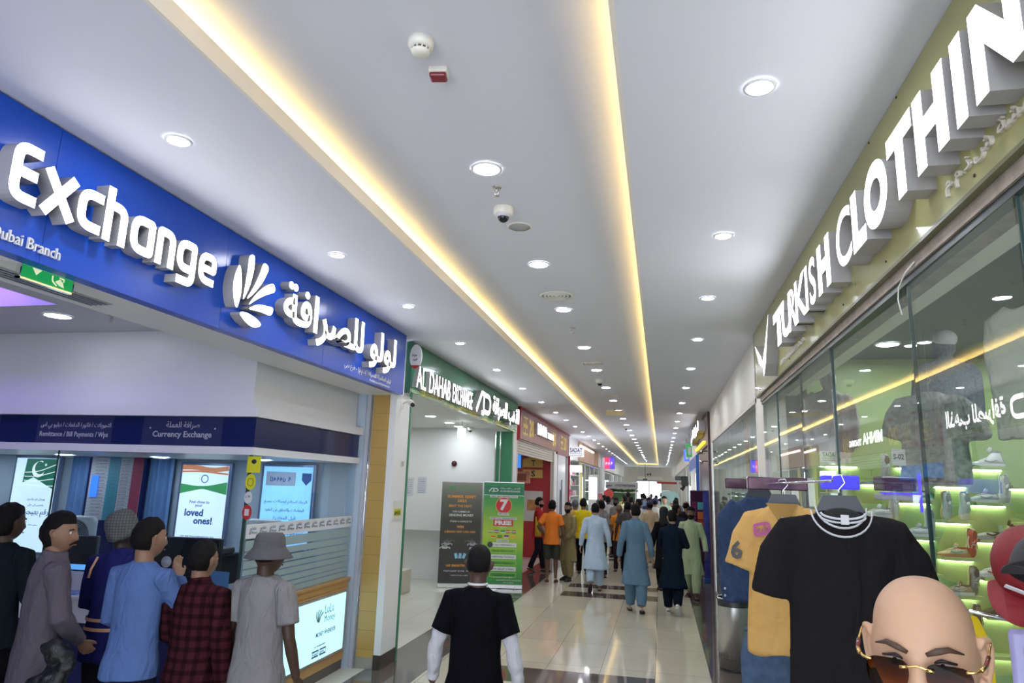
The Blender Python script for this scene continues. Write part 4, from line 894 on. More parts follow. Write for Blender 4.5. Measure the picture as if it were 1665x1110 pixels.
# small boxes on the left shelves
for x, z, c, lb in ((2.33, zt(2, 0), (.32, .55, .50), 'small teal shoe box on the top left shelf'), (1.72, zt(0, 0), (.55, .5, .4), 'beige carton on the leftmost shelf')):
    MB().bbox(x-.06, x+.06, 7.16, 7.28, z, z+.11, .005).build('shoe_box', mat('carton_%.1f' % x, c, .6), label=lb, cat='box')
# ------------------------------------------------------------------ garments hanging inside the window
def remeshed(mb, name, voxel, smooth=3, folds=0.0, fscale=9.0, seed=1, zs=.35, sharp=0):
    me = mb.mesh(name); o = bpy.data.objects.new('tmp', me); COL.objects.link(o)
    m = o.modifiers.new('r', 'REMESH'); m.mode = 'VOXEL'; m.voxel_size = voxel; m.use_smooth_shade = True
    if smooth: s = o.modifiers.new('s', 'SMOOTH'); s.factor = .5; s.iterations = smooth
    dg = bpy.context.evaluated_depsgraph_get(); out = bpy.data.meshes.new_from_object(o.evaluated_get(dg)); out.name = name
    bpy.data.objects.remove(o); bpy.data.meshes.remove(me)
    if folds and len(out.vertices):
        n = len(out.vertices); co = np.empty(n*3, np.float32); out.vertices.foreach_get('co', co); co = co.reshape(-1, 3)
        no = np.empty(n*3, np.float32); out.vertices.foreach_get('normal', no); no = no.reshape(-1, 3)
        r = np.random.RandomState(seed); d = np.zeros(n, np.float32)
        for k in range(7):
            q = r.normal(size=3)*fscale*(1+.35*k); q[2] *= zs
            d += np.sin(co @ q+r.uniform(0, 6)+1.2*np.sin(co @ (r.normal(size=3)*fscale*.5)))/(1+.35*k)
        d = np.maximum(d, -.7)
        co += no*(d*folds*.35)[:, None]; out.vertices.foreach_set('co', co.ravel()); out.update()
    out.polygons.foreach_set('use_smooth', [True]*len(out.polygons)); return out
def oval(c, rx, ry, n=20, yf=None, yb=None, rot=None):
    out = []
    for k in range(n):
        a = 2*PI*k/n; x = rx*math.cos(a); y = math.sin(a)*((yf if yf is not None else ry) if math.sin(a) > 0 else (yb if yb is not None else ry)); v = Vector((x, y, 0))
        if rot is not None: v = rot @ v
        out.append((c[0]+v.x, c[1]+v.y, c[2]+v.z))
    return out
def garment_mb(w=.20, L=.70, sleeve='short', d=.05, flare=1.0, sag=.05):
    """a shirt on a hanger, collar at z=0, facing -Y"""
    b = MB()
    prof = [(-.0, .07, .045), (-.02, .10, .05), (-.055, w*.80, .055), (-.10, w*.92, .058), (-.2, w*.93, d*1.1), (-.35, w*.93*flare, d), (-L*.75, w*.97*flare, d*.9), (-L, w*flare, d*.9)]
    b.rings([oval((0, 0, z), rx, ry, 24) for z, rx, ry in prof])
    for s in (-1, 1):
        if sleeve == 'short': b.tube([(s*w*.45, 0, -.050), (s*w*.80, 0, -.078), (s*(w+.0), 0, -.16), (s*(w+.035), 0, -.31)], [.040, .060, .074, .078], 18, flat=.55, ref=(1, 0, .5))
        elif sleeve == 'long': b.tube([(s*w*.62, 0, -.07), (s*(w-.01), 0, -.14), (s*(w+.015), .01, -.35), (s*(w+.0), -.01, -.62)], [.07, .075, .062, .048], 16, flat=.6, ref=(1, 0, .5))
    return b
CLOTHW = lambda n, c, **k: creases(mat(n, c, k.pop('rough', .85), var=k.pop('var', .06), spec=.2, scale=k.pop('scale', 14), bump=.25, bscale=260, **k), 6.5, .9)
def hung(x, y, z, rz, me, m, name, lb, cat='garment', extra=None, sc=1.0):
    t = empty(name, (x, y, z), rz, label=lb, cat=cat); t.scale = (sc,)*3
    link(me, 'cloth', m, t)
    b = MB().tube([(0, 0, -.01), (0, 0, .05), (.02, 0, .08), (.0, 0, .105), (-.015, 0, .09)], .003, 6); b.tube([(0, 0, 0), (0, 0, .5)], .0015, 4); b.build('hook', STEEL, t)
    if extra: extra(t)
    return t
hd = garment_mb(.23, .68, 'long', .07); hd.ell((0, .0, .10), (.085, .095, .12), 16, 12)
GW = CLOTHW('off_white_cotton', (.55, .54, .52)); GG = CLOTHW('grey_plaid_wool', (.22, .24, .27), var=.35, scale=70)
hung(2.02, 5.4, 3.02, .25, remeshed(hd, 'cloth', .012, 3, .018, 9, 3), GG, 'hanging_hoodie', 'grey knitted hooded garment with white cap hanging inside the upper window', sc=.85, extra=lambda t: MB().ell((0, -.02, .16), (.09, .10, .08), 16, 8).build('cap', mat('white_cap', (.7, .7, .7), .5), t))
hung(1.75, 5.0, 2.72, -.3, remeshed(garment_mb(.2, .6, 'short', .06), 'cloth', .012, 3, .02, 9, 4), CLOTHW('grey_floral', (.36, .36, .34), var=.4, scale=30), 'hanging_blouse', 'pale floral blouse hanging inside the window left of the hooded garment')
hung(1.45, 6.4, 2.93, .2, remeshed(hd, 'cloth', .012, 3, .018, 9, 5), CLOTHW('faded_pink', (.46, .42, .40)), 'hanging_hoodie', 'small off-white hooded top hanging at the far end of the window', sc=.8)
hung(1.95, 3.9, 3.05, -.2, remeshed(garment_mb(.27, .85, 'long', .08, 1.15), 'cloth', .014, 3, .025, 8, 6), CLOTHW('pale_khaki', (.33, .33, .28)), 'hanging_kurta', 'large pale khaki shirt hanging inside the top right of the window', sc=.85)
jn = MB(); jn.rings([oval((0, 0, z), rx, .06, 20) for z, rx in ((0, .17), (-.1, .19), (-.22, .20))])
for s in (-1, 1): jn.tube([(s*.09, 0, -.15), (s*.10, 0, -.5), (s*.10, 0, -.9)], [.10, .085, .08], 14, flat=.6, ref=(1, 0, 0))
hung(2.02, 5.9, 2.72, .1, remeshed(jn, 'cloth', .012, 2, .012, 12, 7), CLOTHW('dark_denim', (.045, .07, .12), var=.2, scale=40), 'hanging_jeans', 'dark denim trousers hanging in the window over the shoe wall', cat='trousers', sc=.55)
# ------------------------------------------------------------------ hanging rack with shirts in front of the glass
HANG = mat('black_hanger', (.02, .025, .035), .35)
def hanger(t, w=.18):
    b = MB(); b.prism([(-w, -.10), (-w*.5, -.02), (-.055, .055), (.055, .055), (w*.5, -.02), (w, -.10), (w*.5, -.06), (-w*.5, -.06)][::-1], .024, 0, frame((0, .012, 0), FACING))
    b.build('hanger', HANG, t)
    MB().tube([(0, 0, .05), (0, 0, .075), (.022, 0, .10), (.012, 0, .13), (-.018, 0, .125), (-.02, 0, .105)], .0028, 8).build('hanger_hook', CHROME, t)
t = empty('black_shirt', (.635, 2.75, 1.975), -.10, label='black T-shirt with a white double-striped collar on a hanger, nearest of the rack', cat='shirt')
g = garment_mb(.205, .74, 'short', .055); link(remeshed(g, 'shirt_body', .007, 3, .010, 10, 11, .18), 'shirt_body', CLOTHW('black_jersey', (.009, .007, .008)), t)
WHT = mat('white_trim_fabric', (.62, .62, .64), .8); BJ = MATS['black_jersey']
def collar(t, z, r, m, name, rad=.006, dz=.055):
    MB().tube([(r*math.cos(a*PI/16), -.012-.052*abs(math.sin(a*PI/16)) if a < 0 else -.02-.045*math.sin(a*PI/16), z-dz*math.sin(a*PI/16)) for a in range(0, 17)], rad, 8, flat=.5, ref=(0, 0, 1)).build(name, m, t)
for k, (r, dz) in enumerate(((.083, .070), (.100, .088))): collar(t, .012-.012*k, r, WHT, 'collar_stripe', .0055, dz)
b = MB(); b.ell((0, -.022, -.030), (.074, .040, .040), 20, 10); b.build('neck_opening', mat('black_lining', (.01, .01, .01), .9), t)
b = MB()
for k, (r, z) in enumerate(((.072, -.005), (.074, -.018))): b.tube([(r*math.cos(a*PI/10), -.060+.006*k-.004, z-.022*math.sin(a*PI/10)) for a in range(11)], .004, 6)
b.build('inner_collar_stripe', WHT, t); MB().box(-.008, .018, -.072, -.066, -.045, -.012).build('size_tag', mat('white_tag', (.6, .6, .6), .5), t)
hanger(t)
t = empty('yellow_shirt', (.60, 3.72, 1.97), -.30, label='mustard yellow V-neck sports shirt with black sleeve numeral, behind the black T-shirt', cat='shirt')
g = garment_mb(.19, .70, 'short', .06); link(remeshed(g, 'shirt_body', .008, 3, .020, 9, 21, .2), 'shirt_body', CLOTHW('mustard_mesh', (.58, .34, .10), rough=.45), t)
MB().prism([(-.075, .01), (.075, .01), (.0, -.11)], .004, 0, frame((0, -.062, 0), FACING)).build('neck_opening', mat('mustard_dark', (.36, .20, .05), .8), t)
b = MB(); F = frame((-.10, -.068, -.12), FACING); add_stroke(b, F, [(-.035, .02), (.03, .035), (.04, -.01), (-.03, -.03)], .014, .003, .01, True); scribble(b, F, -.03, -.012, .06, .03, .004); b.build('chest_print', mat('magenta_print', (.40, .06, .22), .5), t)
b = MB(); add_text(b, '6', frame((-.255, -.055, -.27), FACING), 0, 0, .055, .09, .006, .03); b.build('sleeve_numeral', BLACK, t)
MB().box(-.006, .014, -.068, -.064, -.10, -.055).build('size_tag', MATS['white_tag'], t); hanger(t)
t = empty('denim_jacket', (.58, 4.45, 2.0), -.4, label='dark blue denim jacket on a hanger, half hidden behind the yellow shirt', cat='jacket')
link(remeshed(garment_mb(.19, .60, 'long', .07), 'jacket_body', .009, 3, .018, 10, 31), 'jacket_body', CLOTHW('navy_denim', (.025, .045, .10), var=.2, scale=30), t); hanger(t)
b = MB()
for z in (-.54, -.58): b.ell((-.21, -.05, z), (.008, .006, .008), 8, 6)
b.build('cuff_button', STEEL, t)
t = empty('jeans_pair', (.62, 4.0, 1.30), -.2, label='faded blue jeans hanging under the yellow shirt', cat='jeans')
jn2 = MB(); jn2.rings([oval((0, 0, z), rx, .06, 20) for z, rx in ((0, .19), (-.1, .22), (-.25, .225))])
for s in (-1, 1): jn2.tube([(s*.11, 0, -.18), (s*.115, 0, -.6), (s*.115, 0, -1.05)], [.115, .10, .09], 14, flat=.6, ref=(1, 0, 0))
link(remeshed(jn2, 'jeans_body', .010, 2, .014, 12, 33), 'jeans_body', CLOTHW('blue_denim', (.06, .10, .17), var=.25, scale=20), t); MB().tube([(-.2, 0, .02), (.2, 0, .02)], .01, 6).build('waistband', MATS['blue_denim'], t)
# the chrome rack
t = empty('clothes_rack', (.60, 3.6, 0), label='chrome clothes rack with mirror end plates carrying the shirts', cat='clothes rack')
b = MB(); b.tube([(.60, 2.7, 2.08), (.60, 5.02, 2.08)], .005, 10)
on(t, b.build('rail', CHROME))
for y, x in ((4.95, .60), (5.08, .62)): on(t, MB().tube([(x, y, 0), (x, y, 1.12 if x > .61 else 1.16)], .022, 16).build('post', CHROME))
on(t, MB().tube([(.60, 5.0, 1.1), (.60, 5.0, 2.08)], .009, 8).build('upright', STEEL))
on(t, MB().tube([(.70, 3.9, 0), (.70, 3.9, 1.12)], .018, 14).build('post', CHROME))
on(t, MB().box(.4, .9, 2.6, 2.62, .0, .03).build('foot', CHROME))
MIR = mat('painted_reflection_plate', (.10, .05, .07), .15, .5, var=.4, scale=9)  # dark mottled tint paints in the clothes these plates would reflect
on(t, MB().bbox(.475, .79, 4.10, 4.16, 2.045, 2.115, .006).build('painted_reflection_plate', MIR)); on(t, MB().bbox(.42, .60, 4.86, 4.9, 2.05, 2.115, .006).build('painted_reflection_plate', MIR))
# acrylic shelf bar + blue lit price box behind the black shirt
t = empty('acrylic_display', (1.2, 3.5, 2.0), label='clear acrylic shelf with glowing blue edges and dark boxes behind the black shirt hanger', cat='display shelf')
AC = glass_mat('acrylic_clear', (.85, .88, .97), 1.5)
on(t, MB().box(.86, 1.02, 3.15, 3.55, 2.085, 2.090).build('shelf', AC))
on(t, MB().bbox(.70, .85, 3.3, 3.36, 2.055, 2.115, .006).build('blue_box', lit('blue_glow', (.06, .05, .9), .35)))
on(t, MB().bbox(1.19, 1.37, 4.2, 4.35, 2.06, 2.14, .008).build('purple_case', mat('purple_case', (.10, .07, .16), .25))); on(t, MB().box(1.18, 1.38, 4.19, 4.2, 2.045, 2.053).box(1.375, 1.385, 4.18, 4.2, 1.95, 2.16).build('edge_light', lit('ultra_blue', (.08, .05, 1.0), .9)))
on(t, MB().bbox(1.19, 1.38, 4.2, 4.35, 2.01, 2.045, .006).build('white_base', mat('white_base', (.6, .6, .62), .4)))
t = empty('price_card', (1.2, 3.6, 2.24), label='small white card reading S-02 behind the glass', cat='card')
on(t, MB().box(1.255, 1.325, 4.2, 4.205, 2.20, 2.29).build('card', mat('card_white', (.62, .62, .60), .5))); b = MB(); add_text(b, 'S-02', frame((0, 4.199, 0), FACING), 1.263, 2.232, .054, .030, .001, .02); on(t, b.build('lettering', BLACK))
# litter bin
t = empty('litter_bin', (.83, 8.95, 0), label='round perforated steel litter bin with a black swing lid by the right window', cat='litter bin')
MB().lathe([(.0, .02), (.19, .02), (.19, .70)], 40, cap=False).build('drum', STEEL, t); MB().lathe([(.185, .0), (.185, .02)], 40).build('foot_ring', BLACK, t)
MB().lathe([(.193, .70), (.193, .79), (.185, .795)], 40, cap=False).build('black_band', BLACK, t); MB().lathe([(.17, .74), (.165, .745)], 32).build('opening', mat('bin_inside', (.01, .01, .01), .6), t)
b = MB(); rr = [(.195*math.cos(a*PI/20), .195*math.sin(a*PI/20), .80+.015*math.cos(a*PI/20)) for a in range(41)]; b.tube(rr, .008, 8); b.build('rim', CHROME, t)
MB().tube([(-.19, 0, .80), (0, -.02, .835), (.19, 0, .80)], .008, 8).build('swing_bar', CHROME, t)
b = MB()
for k in range(26):
    for z in (.13, .165): b.ell((.191*math.cos(k*2*PI/26), .191*math.sin(k*2*PI/26), z), (.005, .005, .007), 6, 4)
b.build('perforation', BLACK, t); tag(t.children[-1], kind='stuff')
# second right shop window with leaf posters
t = empty('shop_window', (1.055, 11.5, 0), label='long glass shop front between the olive sign and the maroon doorway', cat='glass front')
for y0, y1 in ((8.02, 9.4), (9.42, 10.8), (10.82, 12.2), (12.22, 13.6), (13.62, 14.92)): on(t, MB().box(1.052, 1.06, y0, y1, .06, 3.0).build('glass_pane', GLASSR))
on(t, MB().box(1.04, 1.08, 7.98, 14.95, 3.0, 3.05).build('top_channel', STEEL)); on(t, MB().box(1.04, 1.08, 7.98, 14.95, 0, .06).build('bottom_channel', STEEL)); on(t, MB().box(1.04, 1.08, 14.92, 14.97, 0, 3.05).build('end_profile', STEEL)); on(t, MB().box(1.04, 1.08, 7.98, 8.01, 0, 3.05).build('end_profile', STEEL))
def leafy():
    m = bpy.data.materials.new('frosted_leaf_print'); m.use_nodes = True; N = m.node_tree.nodes; L = m.node_tree.links; b = N['Principled BSDF']
    tc = N.new('ShaderNodeTexCoord'); mp = N.new('ShaderNodeMapping'); mp.inputs['Scale'].default_value = (1, 7, 1.1); nz = N.new('ShaderNodeTexNoise'); nz.inputs['Scale'].default_value = 1.6; nz.inputs['Detail'].default_value = 7
    cr = N.new('ShaderNodeValToRGB'); cr.color_ramp.elements[0].position = .36; cr.color_ramp.elements[0].color = (.30, .32, .28, 1); cr.color_ramp.elements[1].position = .52; cr.color_ramp.elements[1].color = (.66, .74, .72, 1)
    L.new(tc.outputs['Object'], mp.inputs[0]); L.new(mp.outputs[0], nz.inputs['Vector']); L.new(nz.outputs['Fac'], cr.inputs[0]); tl = N.new('ShaderNodeBsdfTranslucent'); mx = N.new('ShaderNodeMixShader'); mx.inputs[0].default_value = .55; L.new(cr.outputs[0], tl.inputs[0]); L.new(b.outputs[0], mx.inputs[1]); L.new(tl.outputs[0], mx.inputs[2]); L.new(mx.outputs[0], N['Material Output'].inputs[0]); L.new(cr.outputs[0], b.inputs['Base Color']); b.inputs['Roughness'].default_value = .5; return m
MB().box(1.16, 1.165, 8.0, 14.9, .05, 3.15).build('window_film', leafy(), label='pale leaf-patterned film behind the second right window', cat='window film')
t = empty('feather_banner', (1.10, 9.35, 1.2), label='tall pointed copper and pink paisley strip hanging behind the second right window', cat='banner')
on(t, MB().prism([(-9.22, 1.4), (-9.22, 2.75), (-9.36, 3.02), (-9.50, 2.75), (-9.50, 1.4), (-9.36, 1.1)], .01, 0, frame((1.10, 0, 0), RIGHTWALL)).build('strip', mat('paisley', (.50, .25, .17), .6, var=.3, scale=26)))
# ------------------------------------------------------------------ people
def g1(x, s): return math.exp(-(x/s)**2)
def head_point(x, y, z):
    """a unit-sphere point pushed into a head shape (metres, face towards +y, origin mid-head)"""
    zz = z*.118; w = .076; 
    t = max(0.0, -z)
    X = x*w*(1-.36*t**1.7)*(1-.05*g1(zz-.03, .03)); Y = y*(.097 if y > 0 else .098)
    if z > .2: X *= 1+.04*(z-.2)
    if y < 0: Y *= 1-.50*max(0, -z-.15)
    else: Y = Y*(1-.10*max(0, z-.1))+.010*t
    fy = max(0.0, y)**2
    if y > 0:
        Y += fy*(.004*g1(zz-.026, .012)*g1(X, .055) - .010*(g1(X-.031, .016)+g1(X+.031, .016))*g1(zz-.004, .015)
                 + .006*(g1(X-.040, .02)+g1(X+.040, .02))*g1(zz+.03, .022))
        k = min(1, max(0, (.018-zz)/.055)) if zz > -.040 else max(0, 1-(-.040-zz)/.012)
        Y += fy*.024*k*g1(X, .0115+.004*k)
        Y += fy*(.007*g1(zz+.064, .0075)*g1(X, .024)+.007*g1(zz+.077, .007)*g1(X, .020)-.004*g1(zz+.070, .003)*g1(X, .024)+.007*g1(zz+.100, .014)*g1(X, .024))
    return Vector((X, Y, zz))
def head_rings(n=48, m=44, grow=0.0, M=None):
    rg = []
    for a in range(m+1):
        th = PI*min(max(a/m, .008), .992); r = []; sn = math.sin(th)**(.86 if th > PI/2 else 1)
        for k in range(n):
            ph = 2*PI*k/n; p = head_point(sn*math.cos(ph), sn*math.sin(ph), -math.cos(th))
            if grow: p = p+p.normalized()*grow
            r.append(tuple(M @ p) if M is not None else tuple(p))
        rg.append(r)
    return rg
def ear(b, s, M, k=1.0):
    pts = [(s*.074, .002, -.030), (s*.082, -.004, -.014), (s*.087, -.010, .006), (s*.086, -.006, .022), (s*.078, .006, .022)]
    b.tube(pts, [.008, .010, .012, .010, .006], 8, flat=.7, M=M)
def shell(n, m, keep, grow, M, seed=0, rough=.002):
    """a cap of hair following the skull where keep(p) > 0; thickness fades at its edge"""
    rg = []; r0 = random.Random(seed)
    ph = [r0.uniform(0, 6) for _ in range(6)]
    for a in range(m+1):
        th = PI*min(max(a/m, .008), .992); r = []
        for k in range(n):
            sn = math.sin(th)**(.86 if th > PI/2 else 1); p0 = (sn*math.cos(2*PI*k/n), sn*math.sin(2*PI*k/n), -math.cos(th)); p = head_point(*p0)
            kp = max(-1, min(1, keep(p)*40)); g = -.006+(grow+.006)*(.5+.5*kp)
            if kp > 0: g += rough*(math.sin(p.x*170+ph[0]+math.sin(p.z*90))+math.sin(p.y*150+ph[1])+math.sin(p.z*140+p.x*90+ph[2]))
            p = p+p.normalized()*g; r.append(tuple(M @ p))
        rg.append(r)
    return rg
FABN = {}
def fabric(col, rough=.85, var=.06, plaid=False):
    nm = 'fabric_%02x%02x%02x' % tuple(int(q*255) for q in col)+('_plaid' if plaid else '')
    if nm in MATS: return MATS[nm]
    m = mat(nm, col, rough, var=var, spec=.08, scale=9, bump=.2, bscale=300)
    creases(m)
    if plaid:
        N = m.node_tree.nodes; L = m.node_tree.links; b = N['Principled BSDF']; tc = N['Texture Coordinate']
        src = b.inputs['Base Color'].links[0].from_socket; fac = None
        for ax, rz in (('X', 0), ('Z', 0)):
            wv = N.new('ShaderNodeTexWave'); wv.bands_direction = ax; wv.inputs['Scale'].default_value = 4.6; wv.inputs['Distortion'].default_value = .4; L.new(tc.outputs['Object'], wv.inputs['Vector'])
            mr = N.new('ShaderNodeMapRange'); mr.inputs[1].default_value = .5; mr.inputs[2].default_value = .75; mr.inputs[3].default_value = 1.2; mr.inputs[4].default_value = .60; L.new(wv.outputs['Fac'], mr.inputs[0])
            if fac is None: fac = mr.outputs[0]
            else:
                mu = N.new('ShaderNodeMath'); mu.operation = 'MULTIPLY'; L.new(fac, mu.inputs[0]); L.new(mr.outputs[0], mu.inputs[1]); fac = mu.outputs[0]
        vm = N.new('ShaderNodeVectorMath'); vm.operation = 'SCALE'; L.new(src, vm.inputs[0]); L.new(fac, vm.inputs['Scale']); L.new(vm.outputs[0], b.inputs['Base Color'])
    return m
def skin_mat(c): return mat('skin_%02x%02x%02x' % tuple(int(q*255) for q in c), c, .5, var=.05, scale=25, spec=.35)
SK = {'dark': (.055, .028, .018), 'brown': (.14, .072, .045), 'tan': (.23, .125, .08), 'fair': (.34, .20, .135)}
HAIRM = mat('black_hair', (.004, .0035, .0035), .6, spec=.15, var=.25, scale=60, bump=.6, bscale=180); GREYHAIR = mat('grey_hair', (.10, .10, .10), .7, var=.3, scale=60, bump=.6, bscale=180)
ARM = {  # elbow from shoulder, wrist from elbow; x is outwards, y forwards
    'hang': ((.050, -.02, -.28), (.018, .05, -.25)), 'hang_out': ((.085, -.03, -.28), (.035, .06, -.24)), 'back': ((.06, -.10, -.26), (.02, -.02, -.25)),
    'fwd': ((.06, .06, -.27), (.0, .12, -.22)), 'front': ((.07, .04, -.27), (-.12, .19, -.10)), 'cross': ((.085, .06, -.26), (-.17, .17, .02)), 'chin': ((.06, .14, -.22), (-.14, .08, .20)), 'up': ((.05, .16, -.22), (-.02, .20, .08)), 'hip': ((.14, -.06, -.23), (-.10, .12, -.14)), 'behind': ((.09, -.12, -.24), (-.15, -.04, -.12)),
    'low_front': ((.05, .05, -.28), (-.10, .16, -.18))}
STAND = ((0, 0, 0), (0, 0, 0)); 
def person(x, y, yaw, H, skin, top, bottom, lb, hair='short', arms=('hang', 'hang'), legs=STAND, head=(0, 0), shoe=('shoe', (.02, .02, .02)), lod=1, beard=None, hat=None, seed=1, group=None, build=1.0, lean=0.0, cat='person', extra=None, haircol=None, skinc=None):
    """yaw 0: walks and looks away along +y. legs: (forward shift of the ankle, lift, heel raise) for the left and right foot."""
    k = H/1.72; vox = {0: .0055, 1: .009, 2: .014, 3: .018}[lod]; sk = skin_mat(skinc or SK[skin]); hm = haircol or HAIRM
    t = empty('person', (x, y, 0), yaw, lb, cat, group); t.scale = (k, k, k)
    sw = .156*build; NK = Vector((0, .0+lean*.14, 1.47))
    HM = Matrix.Translation((0, .018+lean*.17, 1.605)) @ Matrix.Rotation(head[0], 4, 'Z') @ Matrix.Rotation(-head[1], 4, 'X') @ Matrix.Scale(1.05, 4)
    # ---- skeleton points
    sh = [Vector((s*sw, -.005+lean*.13, 1.388)) for s in (-1, 1)]; el, wr = [], []
    for i, s in enumerate((-1, 1)):
        a, b_ = ARM[arms[i]] if isinstance(arms[i], str) else arms[i]
        a = Vector((s*a[0], a[1], a[2])).normalized()*.285; b_ = Vector((s*b_[0], b_[1], b_[2])).normalized()*.25
        el.append(sh[i]+a); wr.append(sh[i]+a+b_)
    hip, kn, an = [], [], []
    for i, s in enumerate((-1, 1)):
        f, lift, raise_ = legs[i]; hp = Vector((s*.088, 0, .90)); A = Vector((s*.092, f, .085+lift)); mid = (hp+A)/2; gap = (hp-A).length
        bend = math.sqrt(max(0, .41**2-(gap/2)**2)); kn.append(mid+Vector((0, bend if bend > .02 else .015, 0))); hip.append(hp); an.append(A)
    # ---- body: one continuous skin
    b = MB()
    b.rings(head_rings(40 if lod else 64, 36 if lod else 60, 0, HM))
    for s in (-1, 1): ear(b, s, HM)
    b.tube([HM @ Vector((0, -.02, -.04)), HM @ Vector((0, -.018, -.09)), NK+Vector((0, 0, -.01)), NK+Vector((0, 0, -.06))], [.052, .054, .057, .058], 18)
    b.rings([oval((0, lean*(.14 if z > 1.2 else .05), z), rx*build, ry*build, 22) for z, rx, ry in ((.84, .13, .09), (.93, .14, .092), (1.08, .118, .082), (1.22, .122, .086), (1.34, .126, .086), (1.405, .105, .070), (1.45, .07, .06))])
    for i, s in enumerate((-1, 1)):
        b.tube([sh[i]-Vector((s*.06, 0, -.008)), sh[i], sh[i].lerp(el[i], .5), el[i], el[i].lerp(wr[i], .35), wr[i]], [.040, .047, .044, .037, .038, .026], 14)
        d = (wr[i]-el[i]).normalized(); side = Vector((-s*.0, 1, 0)); side = (side-d*side.dot(d)).normalized(); nrm = d.cross(side)
        P = wr[i]
        b.tube([P-d*.01, P+d*.03, P+d*.075, P+d*.09], [.024, .034, .040, .036], 12, flat=.42, ref=side)
        if lod < 3:
            rr = .0085 if lod == 0 else .0095
            for q, (off, ln) in enumerate(((.028, .070), (.0095, .080), (-.0095, .074), (-.027, .058))):
                c_ = P+d*.082+side*off*1.05; cu = nrm*(-s)*.0
                cv = nrm*s*(-1)
                b.tube([c_-d*.012, c_+d*ln*.4+cv*.006, c_+d*ln*.75+cv*.018, c_+d*ln*.93+cv*.032], [rr*1.05, rr, rr*.92, rr*.75], 7)
            c_ = P+d*.022+side*.026; b.tube([c_, c_+side*.022+d*.026, c_+side*.030+d*.055-nrm*s*.008, c_+side*.028+d*.076-nrm*s*.012], [rr*1.3, rr*1.2, rr*1.05, rr*.85], 7)
        b.tube([hip[i]+Vector((0, 0, .03)), hip[i], hip[i].lerp(kn[i], .5), kn[i], kn[i].lerp(an[i], .3), kn[i].lerp(an[i], .75), an[i]], [.08, .082, .070, .052, .054, .038, .034], 16)
        ra = legs[i][2]; fd = Vector((s*.10, math.cos(ra), -math.sin(ra))).normalized()
        b.tube([an[i]+Vector((0, -.035, -.045))-fd*.0, an[i]+Vector((0, 0, -.04))+fd*.03, an[i]+Vector((0, 0, -.055))+fd*.10, an[i]+Vector((0, 0, -.062))+fd*.16], [.030, .034, .036, .024], 12, flat=.62, ref=(1, 0, 0))
    link(remeshed(b, 'body', vox if lod else .0062, 2, seed=seed), 'body', sk, t)
    if lod <= 1:      # eyes and brows
        for s in (-1, 1):
            e = MB(); c_ = HM @ Vector((s*.031, .0775, .003)); e.ell(c_, (.0115, .0115, .0100), 12, 8); eo = e.build('eye', mat('eye_white', (.55, .53, .50), .3), t)
            e = MB(); e.ell(HM @ Vector((s*.031, .0865, .003)), (.005, .0045, .005), 10, 6); e.build('iris', mat('iris', (.02, .012, .01), .2), eo)
            e = MB(); e.tube([HM @ Vector((s*.014, .0905, .020)), HM @ Vector((s*.030, .0905, .026)), HM @ Vector((s*.049, .078, .020))], [.0035, .005, .003], 8, flat=.6); e.build('eyebrow', hm, t)
        e = MB(); e.tube([HM @ Vector((-.021, .090, -.0705)), HM @ Vector((-.008, .0985, -.068)), HM @ Vector((.008, .0985, -.068)), HM @ Vector((.021, .090, -.0705))], [.002, .0048, .0048, .002], 8, flat=.8); e.build('lips', mat('lips_'+skin, tuple(q*f for q, f in zip(skinc or SK[skin], (1.1, .75, .75))), .4), t)
    # ---- hair
    if hair:
        edge = lambda p, f=0: (-.020+(.052+f)*min(1, max(0, (p.z-.005)/.045))-p.y)*1.2
        line = {'short': lambda p: min(max(p.z-.062, edge(p)), p.z+.058),
                'long': lambda p: min(max(p.z-.068, edge(p, -.005)), p.z+.090),
                'receding': lambda p: min(max(p.z-.092 if p.y > .03 else p.z-.05, edge(p, -.02)), p.z+.062),
                'bald_top': lambda p: min((-p.y+.02), p.z+.050, .075-p.z), 'shaved': lambda p: min(max(p.z-.055, edge(p)), p.z+.045)}[hair]
        gr = {'short': .010, 'long': .017, 'receding': .010, 'bald_top': .006, 'shaved': .004}[hair]
        MB().rings(shell(48, 40, line, gr, HM, seed, .0006 if hair == 'shaved' else .0016)).build('hair', hm, t)
    if beard:
        if beard in ('full', 'stubble'):
            kb = (lambda p: min(p.y-.0, -.042-p.z+(.35*max(0, .045-p.y) if p.y < .045 else 0), 9)-(.03 if (abs(p.x) < .022 and -.078 < p.z < -.060) else 0)) if beard == 'full' else (lambda p: min(p.y-.01, -.045-p.z+.3*max(0, .05-p.y)))
            MB().rings(shell(64, 60, kb, .008 if beard == 'full' else .003, HM, seed, .001)).build('beard', hm, t)
        if beard in ('full', 'moustache'):
            e = MB(); e.tube([HM @ Vector(q) for q in ((-.034, .083, -.068), (-.018, .097, -.058), (0, .103, -.055), (.018, .097, -.058), (.034, .083, -.068))], [.004, .007, .006, .007, .004], 8, flat=.8); e.build('moustache', hm, t)
    # ---- clothes
    kind, col = top[0], top[1]; fm = fabric(col, plaid=(kind == 'plaid')); loose = .0
    long_sleeve = kind in ('kurta', 'plaid', 'coverall', 'longtee') or len(top) > 2 and top[2] == 'long'
    b = MB(); th = .020 if kind != 'kurta' else .026
    hem = {'kurta': .44, 'tee': .80, 'polo': .79, 'plaid': .76, 'coverall': .76, 'shirt': .77, 'longtee': .80}[kind]
    hx = {'kurta': .245, 'tee': .176, 'polo': .180, 'plaid': .184, 'coverall': .190, 'shirt': .180, 'longtee': .178}[kind]
    rs = [(1.47, .064, .064), (1.448, .095, .074), (1.425, .125, .082), (1.39, .148, .098), (1.32, .155, .112), (1.20, .148+th*.2, .112), (1.08, .140+th*.5, .110), (.95, .152+th*.4, .122), (.88, .166+th*.5, .134)]
